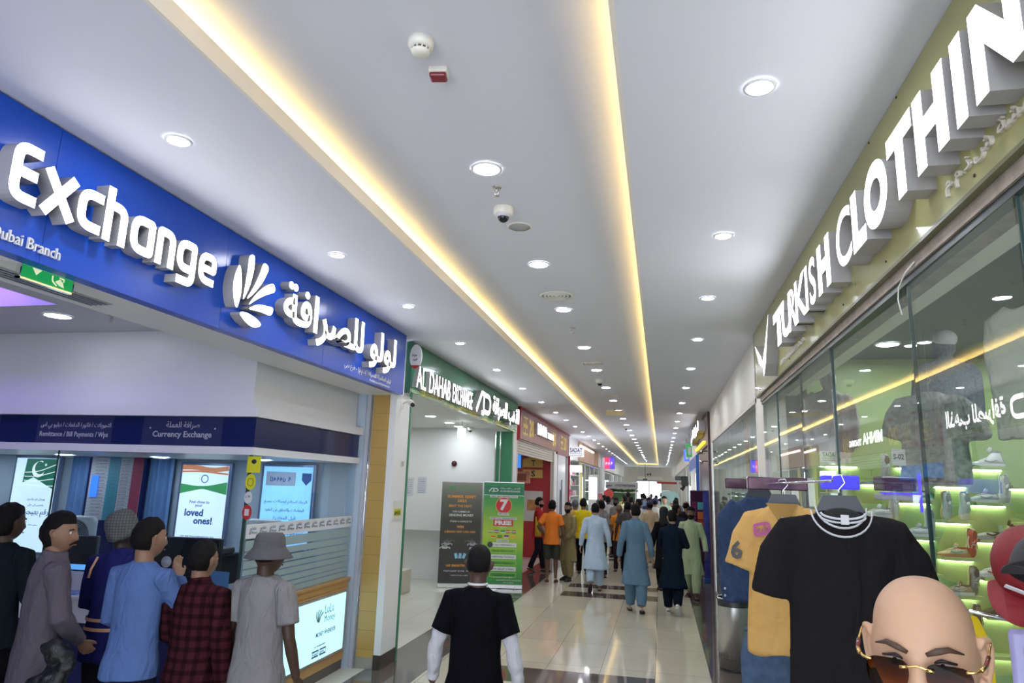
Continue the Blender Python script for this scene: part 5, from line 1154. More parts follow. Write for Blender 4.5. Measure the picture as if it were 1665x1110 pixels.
    if kind == 'kurta': rs += [(.76, .182, .142), (.60, .215, .152), (hem, hx, .16)]
    else: rs += [(hem, hx, .142)]
    ml = (legs[0][0]+legs[1][0])/2
    b.rings([oval((0, lean*.14*min(1, max(0, (z-.8)/.6))+(ml*.7*max(0, (.88-z)/.5) if kind == 'kurta' else 0), z), rx*build, ry*build, 28) for z, rx, ry in reversed(rs)])
    for i, s in enumerate((-1, 1)):
        if long_sleeve: pts = [sh[i]-Vector((s*.08, 0, -.012)), sh[i]+Vector((s*.002, 0, -.004)), sh[i].lerp(el[i], .5), el[i], el[i].lerp(wr[i], .5), el[i].lerp(wr[i], .97)]; rad = [.052, .067, .063, .059, .054, .046] if kind != 'coverall' else [.065, .078, .070, .062, .055, .045]
        else: e2 = sh[i].lerp(el[i], .72 if top[-1] != 'tight' else .8); pts = [sh[i]-Vector((s*.08, 0, -.012)), sh[i]+Vector((s*.002, 0, -.004)), sh[i].lerp(el[i], .35), e2]; rad = [.052, .067, .067, .070]
        if build != 1: rad = [q*(.5+.5*build) for q in rad]
        b.tube(pts, rad, 16)
    if kind != 'tee' and kind != 'longtee': b.tube([(0, lean*.14, 1.43), (0, .004+lean*.14, 1.490)], [.075, .066], 18)
    fo = {'kurta': .020, 'tee': .012, 'polo': .013, 'plaid': .015, 'coverall': .016, 'shirt': .015, 'longtee': .012}[kind]
    link(remeshed(b, 'top', vox*1.15, 2, fo, 11, seed, .3), {'kurta': 'kurta', 'tee': 'tshirt', 'polo': 'polo_shirt', 'plaid': 'plaid_shirt', 'coverall': 'work_jacket', 'shirt': 'shirt', 'longtee': 'long_tshirt'}[kind], fm, t)
    kind2, col2 = bottom; b = MB(); fm2 = fabric(col2)
    b.rings([oval((0, 0, z), rx*(.6+.4*build), ry*(.6+.4*build), 24) for z, rx, ry in ((.80, .150, .108), (.88, .152, .112), (1.0, .138, .100))])
    for i, s in enumerate((-1, 1)):
        if kind2 == 'shorts': pts, rad = [hip[i]+Vector((0, 0, .02)), hip[i].lerp(kn[i], .5), hip[i].lerp(kn[i], 1.0)], [.082, .090, .088]
        elif kind2 == 'shalwar': pts, rad = [hip[i]+Vector((0, 0, .02)), hip[i].lerp(kn[i], .5), kn[i], kn[i].lerp(an[i], .5), kn[i].lerp(an[i], .95)], [.085, .108, .102, .092, .068]
        else: pts, rad = [hip[i]+Vector((0, 0, .02)), hip[i].lerp(kn[i], .5), kn[i], kn[i].lerp(an[i], .5), an[i]+Vector((0, 0, -.02))], [.080, .082, .070, .062, .060]
        b.tube(pts, rad, 18)
    link(remeshed(b, 'bottoms', vox*1.25, 2, .010, 10, seed+5, .5), {'shorts': 'shorts', 'shalwar': 'loose_trousers'}.get(kind2, 'trousers'), fm2, t)
    for i, s in enumerate((-1, 1)):
        ra = legs[i][2]; fd = Vector((s*.10, math.cos(ra), -math.sin(ra))).normalized(); up = Vector((0, math.sin(ra), math.cos(ra))); A = an[i]; b = MB(); n_ = 18
        o_ = [(-.055, .026), (-.04, .034), (.02, .036), (.09, .044), (.15, .040), (.185, .022), (.19, .004)]; pts = o_+[(p, -w_) for p, w_ in reversed(o_)]; sd = fd.cross(up).normalized(); up2 = sd.cross(fd)
        base = A+Vector((0, 0, -.083)) if ra < .1 else A-up2*.075
        b.rings([[tuple(base+fd*p*g_+sd*w_*g_+up2*z_) for p, w_ in pts] for z_, g_ in ((0, .98), (.012, 1.02), (.022, 1.0))], 0, False)
        if shoe[0] == 'shoe':
            b.tube([base-fd*.05+up2*.06, base+fd*.0+up2*.07, base+fd*.06+up2*.055, base+fd*.13+up2*.036, base+fd*.185+up2*.024], [.030, .042, .042, .040, .020], 14, 1, ref=sd, flat=.75)
        else:
            b.tube([base+sd*.046+fd*.09+up2*.012, base+fd*.08+up2*.066, base-sd*.046+fd*.09+up2*.012], [.014, .018, .014], 8, 1, flat=.35, ref=fd); b.tube([base+sd*.044+fd*.12+up2*.012, base+fd*.11+up2*.056, base-sd*.044+fd*.12+up2*.012], [.012, .016, .012], 8, 1, flat=.35, ref=fd)
        sc_ = shoe[1]; sole = shoe[2] if len(shoe) > 2 else tuple(q*.6 for q in sc_)
        b.build({'shoe': 'shoe'}.get(shoe[0], 'sandal'), [mat('sole_%02x%02x%02x' % tuple(int(q*255) for q in sole), sole, .6), mat('footwear_%02x%02x%02x' % tuple(int(q*255) for q in sc_), sc_, .5)], t)
    if hat:
        b = MB(); hk, hc = hat; M2 = HM
        if hk == 'bucket':
            b.rings([[tuple(M2 @ Vector(p)) for p in oval((0, -.005, z), rx, ry, 32)] for z, rx, ry in ((-.018, .142, .152), (-.014, .142, .152), (.040, .094, .108), (.048, .090, .104), (.088, .085, .098), (.118, .078, .090), (.132, .066, .078), (.135, .02, .03))])
            b.build('bucket_hat', mat('bucket_cotton', hc, .85, var=.10, scale=20, bump=.4, bscale=200), t)
        elif hk == 'beanie':
            M3 = M2 @ Matrix.Rotation(.35, 4, 'X')
            b.rings([[tuple(M3 @ Vector(p)) for p in oval((0, -.008, z), rx, ry, 40)] for z, rx, ry in ((-.012, .084, .100), (-.010, .094, .110), (.028, .095, .111), (.034, .090, .106), (.075, .094, .108), (.115, .086, .098), (.145, .062, .072), (.160, .03, .035), (.163, .008, .008))])
            b.build('knit_beanie', beanie_mat(hc), t)
        elif hk == 'cap':
            b.rings([[tuple(M2 @ Vector(p)) for p in oval((0, -.002, z), rx, ry, 28)] for z, rx, ry in ((.025, .087, .108), (.06, .086, .104), (.10, .074, .088), (.128, .045, .055), (.136, .01, .01))])
            b.rings([[tuple(M2 @ Vector((q[0], q[1]+.10, q[2]))) for q in oval((0, 0, z), .062, .07, 20)] for z in (.030, .036)]); b.build('cap', mat('cap_%02x%02x%02x' % tuple(int(q*255) for q in hc), hc, .7), t)
        elif hk == 'hood':
            b.rings([[tuple(M2 @ Vector(p)) for p in oval((0, -.01, z), rx, ry, 28)] for z, rx, ry in ((-.25, .15, .13), (-.18, .115, .11), (-.08, .092, .10), (.04, .096, .112), (.10, .085, .10), (.14, .05, .06), (.15, .01, .01))]); b.build('headscarf', mat('headscarf_black', hc, .85), t)
    if extra: extra(t, dict(sh=sh, el=el, wr=wr, kn=kn, an=an, HM=HM))
    return t
def beanie_mat(c):
    m = mat('grey_knit', c, .9, var=.1, scale=12, bump=.6, bscale=120); N = m.node_tree.nodes; L = m.node_tree.links; b = N['Principled BSDF']; tc = N['Texture Coordinate']
    src = b.inputs['Base Color'].links[0].from_socket; ck = N.new('ShaderNodeTexBrick'); ck.inputs['Scale'].default_value = 26; ck.inputs['Color1'].default_value = (1, 1, 1, 1); ck.inputs['Color2'].default_value = (.9, .9, .9, 1); ck.inputs['Mortar'].default_value = (.25, .25, .25, 1); ck.inputs['Mortar Size'].default_value = .05; ck.offset = 0; ck.inputs['Row Height'].default_value = .5
    mp = N.new('ShaderNodeMapping'); mp.inputs['Rotation'].default_value = (PI/2, .5, 0); L.new(tc.outputs['Object'], mp.inputs[0]); L.new(mp.outputs[0], ck.inputs['Vector'])
    mx = N.new('ShaderNodeMixRGB'); mx.blend_type = 'MULTIPLY'; mx.inputs[0].default_value = .8; L.new(src, mx.inputs[1]); L.new(ck.outputs['Color'], mx.inputs[2]); L.new(mx.outputs[0], b.inputs['Base Color']); return m
def band(t, z, rx, ry, m, name='reflective_band', h_=.03):
    MB().rings([oval((0, 0, q), rx, ry, 28) for q in (z, z+h_)], cap=False).build(name, m, t)
# ------------------------------------------------------------------ the foreground queue
DK = (.005, .005, .007)
def white_sleeves(t, J):
    for i in (0, 1):
        b = MB(); b.tube([J['sh'][i].lerp(J['el'][i], .5), J['sh'][i].lerp(J['el'][i], .8), J['el'][i], J['el'][i].lerp(J['wr'][i], .3), J['el'][i].lerp(J['wr'][i], .7), J['el'][i].lerp(J['wr'][i], .92)], [.054, .052, .047, .050, .041, .036], 16)
        link(remeshed(b, 'white_undersleeve', .006, 2, .008, 22, 3+i, 1.0), 'white_undersleeve', fabric((.50, .50, .54)), t)
    MB().tube([(.061*math.cos(a*PI/12), .062*math.sin(a*PI/12)+.002, 1.482+(.006 if math.sin(a*PI/12) < 0 else -.012)) for a in range(25)], .008, 8).build('white_collar', MATS['white_trim_fabric'], t)
person(-1.12, 4.32, .03, 1.645, 'dark', ('tee', (.003, .003, .005)), ('trousers', (.003, .003, .005)), 'man from behind in a black T-shirt over white long sleeves, facing the two roll-up banners', 'shaved', ('hang_out', 'hang_out'), lod=0, seed=11, build=1.06, extra=white_sleeves, skinc=(.075, .04, .028))
person(-2.46, 4.12, -.12, 1.655, 'dark', ('tee', (.21, .20, .205)), ('trousers', (.03, .035, .06)), 'man from behind in a grey bucket hat and light grey T-shirt', 'shaved', ('hang', 'hang_out'), head=(-.35, 0), lod=0, seed=12, hat=('bucket', (.085, .08, .09)), build=1.08)
person(-2.87, 4.04, .05, 1.605, 'tan', ('plaid', (.034, .007, .011)), ('trousers', (.15, .135, .115)), 'man from behind in a dark red plaid shirt and beige trousers', 'short', ('front', 'hang'), head=(-.25, 0), lod=0, seed=13, build=1.05)
person(-3.22, 3.95, -.05, 1.735, 'tan', ('longtee', (.085, .145, .33), 'long'), ('trousers', (.012, .014, .03)), 'man from behind in a light blue long-sleeved top and dark trousers', 'short', ('front', 'chin'), head=(-.40, 0), lod=0, seed=14, build=1.03)
ORB = mat('orange_reflective', (.62, .34, .20), .35)
def cover_bands(t, J):
    band(t, 1.015, .172, .132, ORB, h_=.022); band(t, .955, .174, .136, ORB, h_=.022)
    b = MB().tube([(-.105, -.085, 1.44), (-.12, -.118, 1.36), (-.125, -.125, 1.30)], .010, 6, flat=.4); b.build('shoulder_stripe', MATS['orange_reflective'], t)
person(-3.81, 4.42, .10, 1.72, 'dark', ('coverall', (.014, .017, .10)), ('trousers', (.012, .012, .018)), 'man from behind in a grey knitted beanie and navy work jacket with orange bands', 'shaved', ('front', 'fwd'), head=(-.3, -.1), lod=0, seed=15, hat=('beanie', (.11, .115, .115)), extra=cover_bands, skinc=(.03, .018, .014))
m_ = person(-3.88, 3.92, -.55, 1.745, 'tan', ('kurta', (.10, .085, .11)), ('shalwar', (.09, .08, .10)), 'moustached man in a mauve-grey long shirt looking right over his shoulder', 'long', ('hang', 'low_front'), head=(-.75, .0), lod=0, seed=16, beard='moustache', legs=((.05, 0, 0), (-.04, 0, 0)))
b = MB(); b.tube([(-3.62, 3.72, 1.02), (-3.54, 3.76, .90), (-3.58, 3.70, .74), (-3.70, 3.62, .55)], [.06, .10, .13, .09], 18, flat=.6)
link(remeshed(b, 'held_jacket', .008, 1, .03, 22, 4, 1.0), 'held_jacket', mat('black_nylon', (.006, .006, .008), .35, bump=.5, scale=30), None, label='black puffy jacket held low by the moustached man', cat='jacket')
person(-4.62, 4.22, .1, 1.765, 'dark', ('longtee', (.008, .013, .018), 'long'), ('trousers', DK), 'man in a dark navy top at the left edge, seen from behind', 'long', ('fwd', 'front'), head=(-.3, 0), lod=0, seed=17, build=1.1)
# ------------------------------------------------------------------ people walking in the corridor
SBK = ('sandal', (.02, .015, .012)); 
person(-.44, 12.25, .05, 1.745, 'fair', ('kurta', (.11, .19, .27)), ('shalwar', (.10, .18, .25)), 'man walking away in a slate-blue long shirt with trousers and dark sandals', 'short', ('hang_out', 'hang_out'), legs=((.14, 0, 0), (-.16, .02, .25)), lod=1, seed=21, shoe=SBK, head=(.35, 0))
person(.17, 12.3, -.10, 1.665, 'fair', ('kurta', (.006, .013, .025)), ('shalwar', (.005, .008, .017)), 'man walking away in a dark navy long shirt and white-soled shoes, hand at his chin', 'short', ('chin', 'cross'), legs=((.10, 0, 0), (-.20, .08, .7)), lod=1, seed=22, shoe=('shoe', (.60, .58, .56), (.5, .5, .48)), head=(.45, 0))
person(-1.31, 14.3, .12, 1.69, 'fair', ('kurta', (.42, .52, .64)), ('shalwar', (.40, .50, .61)), 'stocky man striding away in a pale sky-blue long shirt over the floor stripes', 'short', ('hang_out', 'hang_out'), legs=((-.24, .09, .9), (.08, 0, 0)), lod=1, seed=23, shoe=('sandal', (.10, .05, .05)), build=1.12)
person(.56, 14.25, PI-.12, 1.69, 'brown', ('kurta', (.33, .40, .24)), ('shalwar', (.31, .38, .23)), 'bearded man walking towards the viewer in a pale green long shirt along the right side', 'short', ('hang_out', 'hang_out'), legs=((.16, 0, 0), (-.14, .02, .3)), lod=1, seed=24, beard='full', shoe=SBK, head=(.0, 0))
person(-2.03, 15.6, PI-.5, 1.66, 'tan', ('kurta', (.24, .19, .09)), ('shalwar', (.23, .18, .085)), 'bearded man in a khaki long shirt facing the viewer, hands clasped low', 'short', ('low_front', 'low_front'), legs=((.05, 0, 0), (-.06, 0, 0)), lod=1, seed=25, beard='full', shoe=('shoe', (.015, .012, .012)), head=(.2, 0))
person(-2.33, 15.2, .1, 1.70, 'brown', ('polo', (.75, .20, .03)), ('shorts', (.045, .05, .04)), 'man from behind in an orange polo shirt and dark knee-length shorts', 'short', ('hip', 'hang_out'), legs=((.02, 0, 0), (.02, 0, 0)), lod=1, seed=26, shoe=('sandal', (.06, .03, .02)), head=(-.4, 0))
def yside(t, J):
    for s in (-1, 1): MB().rings([oval((s*.142, -.005, z), .040, .075, 16) for z in (.82, 1.05, 1.28)]).build('yellow_side_panel', fabric((.68, .45, .04)), t)
person(-2.93, 16.9, -1.35, 1.72, 'fair', ('polo', (.42, .025, .03)), ('trousers', (.014, .012, .02)), 'bearded man in a red and yellow sports shirt in profile by the red shop', 'short', ('fwd', 'fwd'), legs=((.14, 0, 0), (-.18, .03, .35)), lod=1, seed=27, beard='full', shoe=SBK, extra=yside)
person(-1.85, 17.0, -.1, 1.73, 'tan', ('tee', (.75, .58, .02)), ('trousers', DK), 'man from behind in a bright yellow T-shirt', 'short', ('hang_out', 'hang_out'), lod=1, seed=28)
person(-1.36, 16.4, .75, 1.71, 'tan', ('polo', (.24, .225, .22)), ('trousers', (.02, .016, .02)), 'man in a grey polo shirt turned to the left beyond the pale blue long shirt', 'receding', ('hang', 'hang'), lod=1, seed=29, shoe=('sandal', (.08, .06, .05)))
person(-1.04, 17.9, PI, 1.60, 'brown', ('shirt', (.62, .22, .03)), ('trousers', (.03, .02, .02)), 'short bald man in an orange shirt looking up towards the viewer', 'bald_top', ('hang', 'hang'), head=(0, -.3), lod=1, seed=30, shoe=SBK, haircol=GREYHAIR)
person(-.30, 19.0, .1, 1.69, 'brown', ('kurta', (.50, .40, .26)), ('shalwar', (.48, .38, .25)), 'man from behind in a cream long shirt with a dark blue cap', 'short', ('hang_out', 'hang_out'), lod=2, seed=31, hat=('cap', (.01, .012, .06)), shoe=SBK)
person(-.62, 20.3, .5, 1.72, 'dark', ('tee', (.62, .62, .64)), ('trousers', DK), 'young man in a white T-shirt with a pale towel over his shoulder', 'short', ('hang_out', 'hang_out'), head=(.7, 0), lod=2, seed=32, extra=lambda t, J: MB().bbox(.04, .18, -.14, -.12, 1.16, 1.44, .01).build('towel', fabric((.50, .48, .62)), t))
person(-.80, 17.2, .1, 1.69, 'dark', ('tee', (.07, .06, .06)), ('trousers', DK), 'man from behind in a dark brown-grey T-shirt beyond the slate-blue shirt', 'short', ('hang_out', 'hang_out'), lod=2, seed=33, build=1.15)
person(.05, 15.0, .2, 1.63, 'tan', ('kurta', (.008, .008, .010)), ('shalwar', (.008, .008, .010)), 'woman from behind in black robes and a black headscarf', None, ('hang_out', 'hang_out'), lod=2, seed=34, hat=('hood', (.008, .008, .010)), extra=None)
person(.32, 16.0, -.5, 1.69, 'tan', ('polo', (.018, .02, .04)), ('trousers', DK), 'man in a dark navy polo with receding hair, left of the bearded man in green', 'receding', ('hang', 'hang'), head=(-.6, 0), lod=1, seed=35, build=1.1)
person(.62, 18.6, .0, 1.72, 'tan', ('tee', (.012, .010, .016)), ('trousers', DK), 'man from behind in a black T-shirt with a bald patch, near the right wall', 'bald_top', ('hang_out', 'hang_out'), lod=2, seed=36, build=1.1)
person(.40, 20.4, .1, 1.72, 'tan', ('tee', (.05, .07, .10)), ('trousers', DK), 'man in a blue-grey top with black hair behind the bald-patched man', 'short', ('hang_out', 'hang_out'), lod=2, seed=37)
person(.98, 19.6, -.9, 1.68, 'tan', ('tee', (.60, .56, .48)), ('trousers', DK), 'man in a cream T-shirt and black cap beside the blue column', 'short', ('hang_out', 'hang_out'), lod=2, seed=38, hat=('cap', (.01, .01, .01)))
person(-2.34, 19.4, -.5, 1.60, 'fair', ('polo', (.26, .02, .04)), ('trousers', DK), 'shop worker in a dark red shirt and black cap beyond the khaki long shirt', 'short', ('front', 'front'), lod=2, seed=39, hat=('cap', (.01, .01, .01)))
person(-2.22, 18.4, .2, 1.66, 'tan', ('tee', (.66, .42, .12)), ('trousers', (.30, .22, .15)), 'grey-haired man in an amber shirt between the khaki and yellow shirts', 'short', ('hang_out', 'hang_out'), lod=2, seed=40, haircol=GREYHAIR)
person(-1.66, 19.2, .3, 1.68, 'tan', ('tee', (.16, .17, .15)), ('trousers', DK), 'man in a dull green-grey shirt right of the yellow T-shirt', 'short', ('hang_out', 'hang_out'), lod=2, seed=41, haircol=GREYHAIR)
C = [(-1.62, 22.0, .4, 1.74, 'dark', ('shirt', (.40, .36, .38)), 'man in a white patterned shirt with short dark hair under the red disc'),
     (-1.32, 21.2, 2.6, 1.72, 'dark', ('shirt', (.20, .20, .18)), 'bearded man in a grey patterned shirt facing the viewer'),
     (-1.20, 24.0, .8, 1.74, 'brown', ('shirt', (.60, .55, .35)), 'man in a cream shirt looking left in the middle of the crowd'),
     (-.95, 22.8, .2, 1.75, 'brown', ('tee', (.03, .04, .05)), 'man in a charcoal top with his back to the viewer, mid crowd'),
     (-1.30, 28.5, .1, 1.82, 'brown', ('tee', (.015, .015, .015)), 'tall figure in black standing above the crowd by the green counter'),
     (-2.05, 26.0, 1.0, 1.72, 'tan', ('shirt', (.50, .50, .60)), 'small distant man in a pale shirt beside the grey column'),
     (-.42, 24.5, .2, 1.72, 'tan', ('kurta', (.03, .03, .04)), 'distant man in a dark long shirt in the gap between two caps'),
     (-.18, 21.8, .3, 1.73, 'tan', ('tee', (.55, .55, .50)), 'man in a dark blue turban and off-white top seen from behind'),
     (.10, 23.5, 2.9, 1.78, 'fair', ('shirt', (.40, .45, .32)), 'man in a sage shirt facing the viewer in the far crowd'),
     (-.75, 33, .1, 1.72, 'tan', ('tee', (.18, .28, .48)), 'far person in light blue near the bright doorway, left one'),
     (-.98, 37, .2, 1.72, 'tan', ('tee', (.03, .04, .08)), 'far person in navy near the bright doorway'),
     (-.55, 40, 3.0, 1.70, 'tan', ('shirt', (.30, .03, .06)), 'far person in dark pink before the bright doorway'),
     (-.25, 36, .1, 1.68, 'tan', ('tee', (.55, .62, .70)), 'far person in very pale blue with a dark cap before the bright doorway'),
     (.02, 38, .4, 1.80, 'tan', ('tee', (.02, .02, .03)), 'far tall person in black before the bright doorway, right one'),
     (.30, 34, 3.1, 1.78, 'fair', ('shirt', (.50, .20, .15)), 'far person in brick red at the right of the bright doorway'),
     (-1.60, 31, .5, 1.70, 'tan', ('tee', (.50, .45, .10)), 'far person in mustard left of the bright doorway'),
     (-2.2, 32, 2.0, 1.70, 'tan', ('tee', (.30, .30, .33)), 'far person in grey by the left wall'),
     (-1.05, 44, .1, 1.70, 'tan', ('tee', (.20, .22, .30)), 'very distant person in slate before the doors'),
     (.55, 27, .1, 1.70, 'tan', ('tee', (.10, .10, .12)), 'far person in dark grey by the right wall')]
for i, (x, y, yw, H_, s_, tp, lb) in enumerate(C):
    person(x, y, yw, H_, s_, tp, ('trousers', DK), lb, 'short', ('hang', 'hang'), lod=2 if y < 26 else 3, seed=60+i, beard='full' if 'bearded' in lb else None, hat=('cap', (.012, .015, .07)) if 'turban' in lb else None)
# ------------------------------------------------------------------ roll-up banners
def rollup(x0, x1, y0, y1, h_, name, lb, face):
    """a banner whose front runs from (x0,y0) to (x1,y1)"""
    L_ = math.hypot(x1-x0, y1-y0); t = empty('rollup_banner', ((x0+x1)/2, (y0+y1)/2, 0), math.atan2(y1-y0, x1-x0), lb, 'banner')
    MB().bbox(-L_/2-.01, L_/2+.01, -.06, .06, .0, .08, .01).build('base', STEEL, t)
    for s in (-1, 1): MB().tube([(s*L_*.3, -.16, .012), (s*L_*.3, .16, .012)], .012, 8).build('foot', STEEL, t)
    MB().box(-L_/2, L_/2, .0, .012, h_-.015, h_+.015).build('top_bar', STEEL, t); MB().tube([(0, .04, .08), (0, .04, h_)], .008, 8).build('pole', STEEL, t)
    MB().box(-L_/2, L_/2, -.002, .002, .08, h_).build('print', face, t)
    return t, frame((0, -.003, 0), FACING), L_
def vgrad(name, stops):
    m = bpy.data.materials.new(name); m.use_nodes = True; N = m.node_tree.nodes; L = m.node_tree.links; b = N['Principled BSDF']
    tc = N.new('ShaderNodeTexCoord'); sp = N.new('ShaderNodeSeparateXYZ'); mr = N.new('ShaderNodeMapRange'); mr.inputs[1].default_value = .08; mr.inputs[2].default_value = 2.03; cr = N.new('ShaderNodeValToRGB')
    for i, (p, c) in enumerate(stops):
        e = cr.color_ramp.elements[i] if i < 2 else cr.color_ramp.elements.new(p)
        e.position = p; e.color = (*c, 1)
    L.new(tc.outputs['Object'], sp.inputs[0]); L.new(sp.outputs['Z'], mr.inputs[0]); L.new(mr.outputs[0], cr.inputs[0]); L.new(cr.outputs[0], b.inputs['Base Color']); b.inputs['Roughness'].default_value = .45; return m
OR_ = mat('orange_ink', (.70, .30, .04), .5); WI = mat('white_ink', (.66, .66, .66), .5); GI = mat('green_ink', (.05, .30, .08), .5); RI = mat('red_ink', (.55, .02, .03), .5)
def ad_logo(b, F, x, y, s):
    add_stroke(b, F, [(x, y), (x+s*.45, y+s*.5), (x+s*.75, y+s*.5), (x+s*.75, y), (x+s*.45, y)], s*.13, .001, .0); add_stroke(b, F, [(x+s*.85, y+s*.05), (x+s*1.25, y+s*.05), (x+s*1.45, y+s*.25), (x+s*1.25, y+s*.46), (x+s*.85, y+s*.46)], s*.13, .001, s*.05)
t, F, L_ = rollup(-4.33, -3.56, 13.52, 13.80, 2.03, 'rollup', 'dark grey roll-up banner advertising a summer prize with cars, left of the green one', vgrad('dark_banner_print', [(0, (.035, .035, .032)), (1, (.26, .26, .23)), (.6, (.05, .05, .042)), (.85, (.13, .13, .11))]))
b = MB(); ad_logo(b, F, -.30, 1.88, .12); add_text(b, arabic('الذهب للصرافة'), F, -.08, 1.915, .36, .045, .001); add_text(b, 'AL DAHAB EXCHANGE', F, -.08, 1.875, .36, .03, .001, .01); b.build('logo', GI, t)
b = MB(); add_text(b, 'SUMMER REMIT', F, -.29, 1.72, .58, .06, .001, .03); add_text(b, '2025', F, -.09, 1.64, .19, .055, .001, .03); add_text(b, 'BEAT THE HEAT', F, -.25, 1.54, .46, .05, .001, .02); add_text(b, 'WIN', F, -.08, 1.13, .14, .055, .001, .03); add_text(b, '6-BRAND NEW CARS AND', F, -.32, 1.04, .62, .045, .001, .02); add_text(b, '160 SMARTPHONES', F, -.26, .39, .56, .05, .001, .03); b.build('orange_print', mat('orange_ink', (.7, .3, .04)), t)
b = MB(); add_text(b, 'THIS SUMMER BY', F, -.18, 1.435, .36, .035, .001, .01); add_text(b, 'SENDING MONEY', F, -.24, 1.36, .49, .05, .001, .02); add_text(b, 'STAND A CHANCE TO', F, -.22, 1.245, .44, .035, .001, .01); scribble(b, F, -.30, .30, .62, .03); scribble(b, F, -.16, .22, .35, .022, .001, 2); b.build('white_print', WI, t)
for k, (x, y, f) in enumerate(((-.22, .86, 1), (.20, .86, -1), (-.26, .80, 1), (.25, .80, -1), (-.30, .73, 1), (.30, .73, -1))):
    b = MB(); q = [(-.15, 0), (-.14, .04), (-.09, .055), (-.05, .09), (.04, .09), (.08, .055), (.14, .045), (.15, 0)]
    b.prism([(x+px*f*.75, y+py*.75) for px, py in (q if f > 0 else reversed(q))], .001+.0006*k, 0, F)
    cm = mat('car_print_%d' % (k//2), ((.10, .10, .11), (.32, .32, .34), (.52, .52, .54))[k//2], .4); o = b.build('car_picture', [cm, BLACK], t)
    b = MB(); b.prism([(x+px*f*.75, y+py*.75) for px, py in ([(-.045, .058), (-.03, .08), (.03, .08), (.06, .058)] if f > 0 else [(.06, .058), (.03, .08), (-.03, .08), (-.045, .058)])], .0014+.0006*k, 0, F)
    for wx in (-.09, .09): b.prism([(x+wx*.75+.019*math.cos(a*PI/6), y+.005+.019*math.sin(a*PI/6)) for a in range(12)], .0014+.0006*k, 0, F)
    b.build('car_detail', BLACK, o)
b = MB()
for k, (x, a) in enumerate(((-.07, .25), (.01, -.1), (.09, -.4))): b.box(-.028, .028, -.05, .05, 0, .001+.0005*k, M=F @ Matrix.Translation((x, .60, 0)) @ Matrix.Rotation(a, 4, 'Z'))
b.build('phone_picture', mat('phone_blue', (.25, .55, .70), .4), t)
t, F, L_ = rollup(-3.53, -2.73, 13.82, 14.00, 2.05, 'rollup', 'bright green roll-up banner with a red disc, right of the dark one', vgrad('green_banner_print', [(0, (.03, .24, .06)), (1, (.02, .22, .08)), (.25, (.12, .42, .04)), (.5, (.42, .56, .04)), (.8, (.06, .30, .06))]))
MB().box(-L_/2+.004, L_/2-.004, -.0035, -.002, 1.80, 1.98).build('header_panel', mat('deep_green', (.01, .16, .07), .4), t)
b = MB(); ad_logo(b, F, -.31, 1.87, .13); add_text(b, arabic('الذهب للصرافة'), F, -.08, 1.915, .40, .045, .003); add_text(b, 'AL DAHAB EXCHANGE', F, -.08, 1.865, .40, .035, .003, .01); b.box(-L_/2, L_/2, -.0045, -.002, 1.795, 1.805); b.build('logo', WI, t)
dsk = lambda cx, cy, r: [(cx+r*math.cos(a*PI/16), cy+r*math.sin(a*PI/16)) for a in range(32)]
MB().prism(dsk(0, 1.60, .165), .002, 0, F).build('yellow_ring', mat('yellow_print', (.7, .5, .05)), t); MB().prism(dsk(0, 1.60, .155), .003, 0, F).build('red_disc', RI, t)
b = MB(); add_text(b, '7', F, -.08, 1.50, .17, .22, .004, .04); add_stroke(b, F, [(-.28, 1.775), (.28, 1.775)], .045, .004, 0); add_stroke(b, F, [(-.11, 1.43), (.11, 1.43)], .05, .004, 0); add_stroke(b, F, [(-.27, 1.345), (.27, 1.345)], .045, .003, 0)
for z in (.83, .60, .37): add_stroke(b, F, [(-.24, z), (.28, z)], .085, .003, 0)
add_stroke(b, F, [(-.12, .91), (.12, .91)], .045, .002, 0); add_text(b, 'CURRENCY', F, -.08, 1.155, .15, .025, .002, .01); add_text(b, 'FREE', F, -.17, 1.215, .34, .085, .005, .05); scribble(b, F, -.16, .20, .40, .028); scribble(b, F, -.1, .145, .5, .025, .001, 4); scribble(b, F, .05, .10, .2, .022); b.build('white_print', WI, t)
b = MB(); add_stroke(b, F, [(-.20, 1.257), (.20, 1.257)], .125, .004, 0); b.build('red_panel', RI, t)
b = MB(); add_text(b, 'SEND FIRST TRANSACTION', F, -.26, 1.76, .52, .032, .006, .015); add_text(b, 'AED ONLY', F, -.10, 1.415, .2, .032, .006, .015); add_text(b, 'EVERY 5TH TRANSACTION', F, -.25, 1.33, .5, .030, .005, .015); add_text(b, 'OUR SERVICES', F, -.1, .90, .2, .022, .004, .01)
for k, z in enumerate((.83, .715, .60, .485, .37, .255)): scribble(b, F, -.20, z-.015, .44, .03, .004, k)
b.build('dark_print', mat('dark_green_ink', (.01, .06, .03), .5), t)
b = MB()
for z in (.715, .485, .255): add_stroke(b, F, [(-.24, z-.04), (.28, z-.04), (.28, z+.04), (-.24, z+.04)], .008, .003, .02, True)
b.build('pill_outline', mat('lime_ink', (.45, .65, .10), .5), t)
MB().prism(dsk(-.25, .83, .055), .005, 0, F).build('round_badge', BLACK, t)
fc = {'o': (.75, .25, .04), 'w': (.65, .65, .65), 'g': (.03, .30, .06), 'b': (.03, .06, .35), 'r': (.5, .02, .03), 'k': (.02, .02, .02), 'y': (.7, .5, .04)}
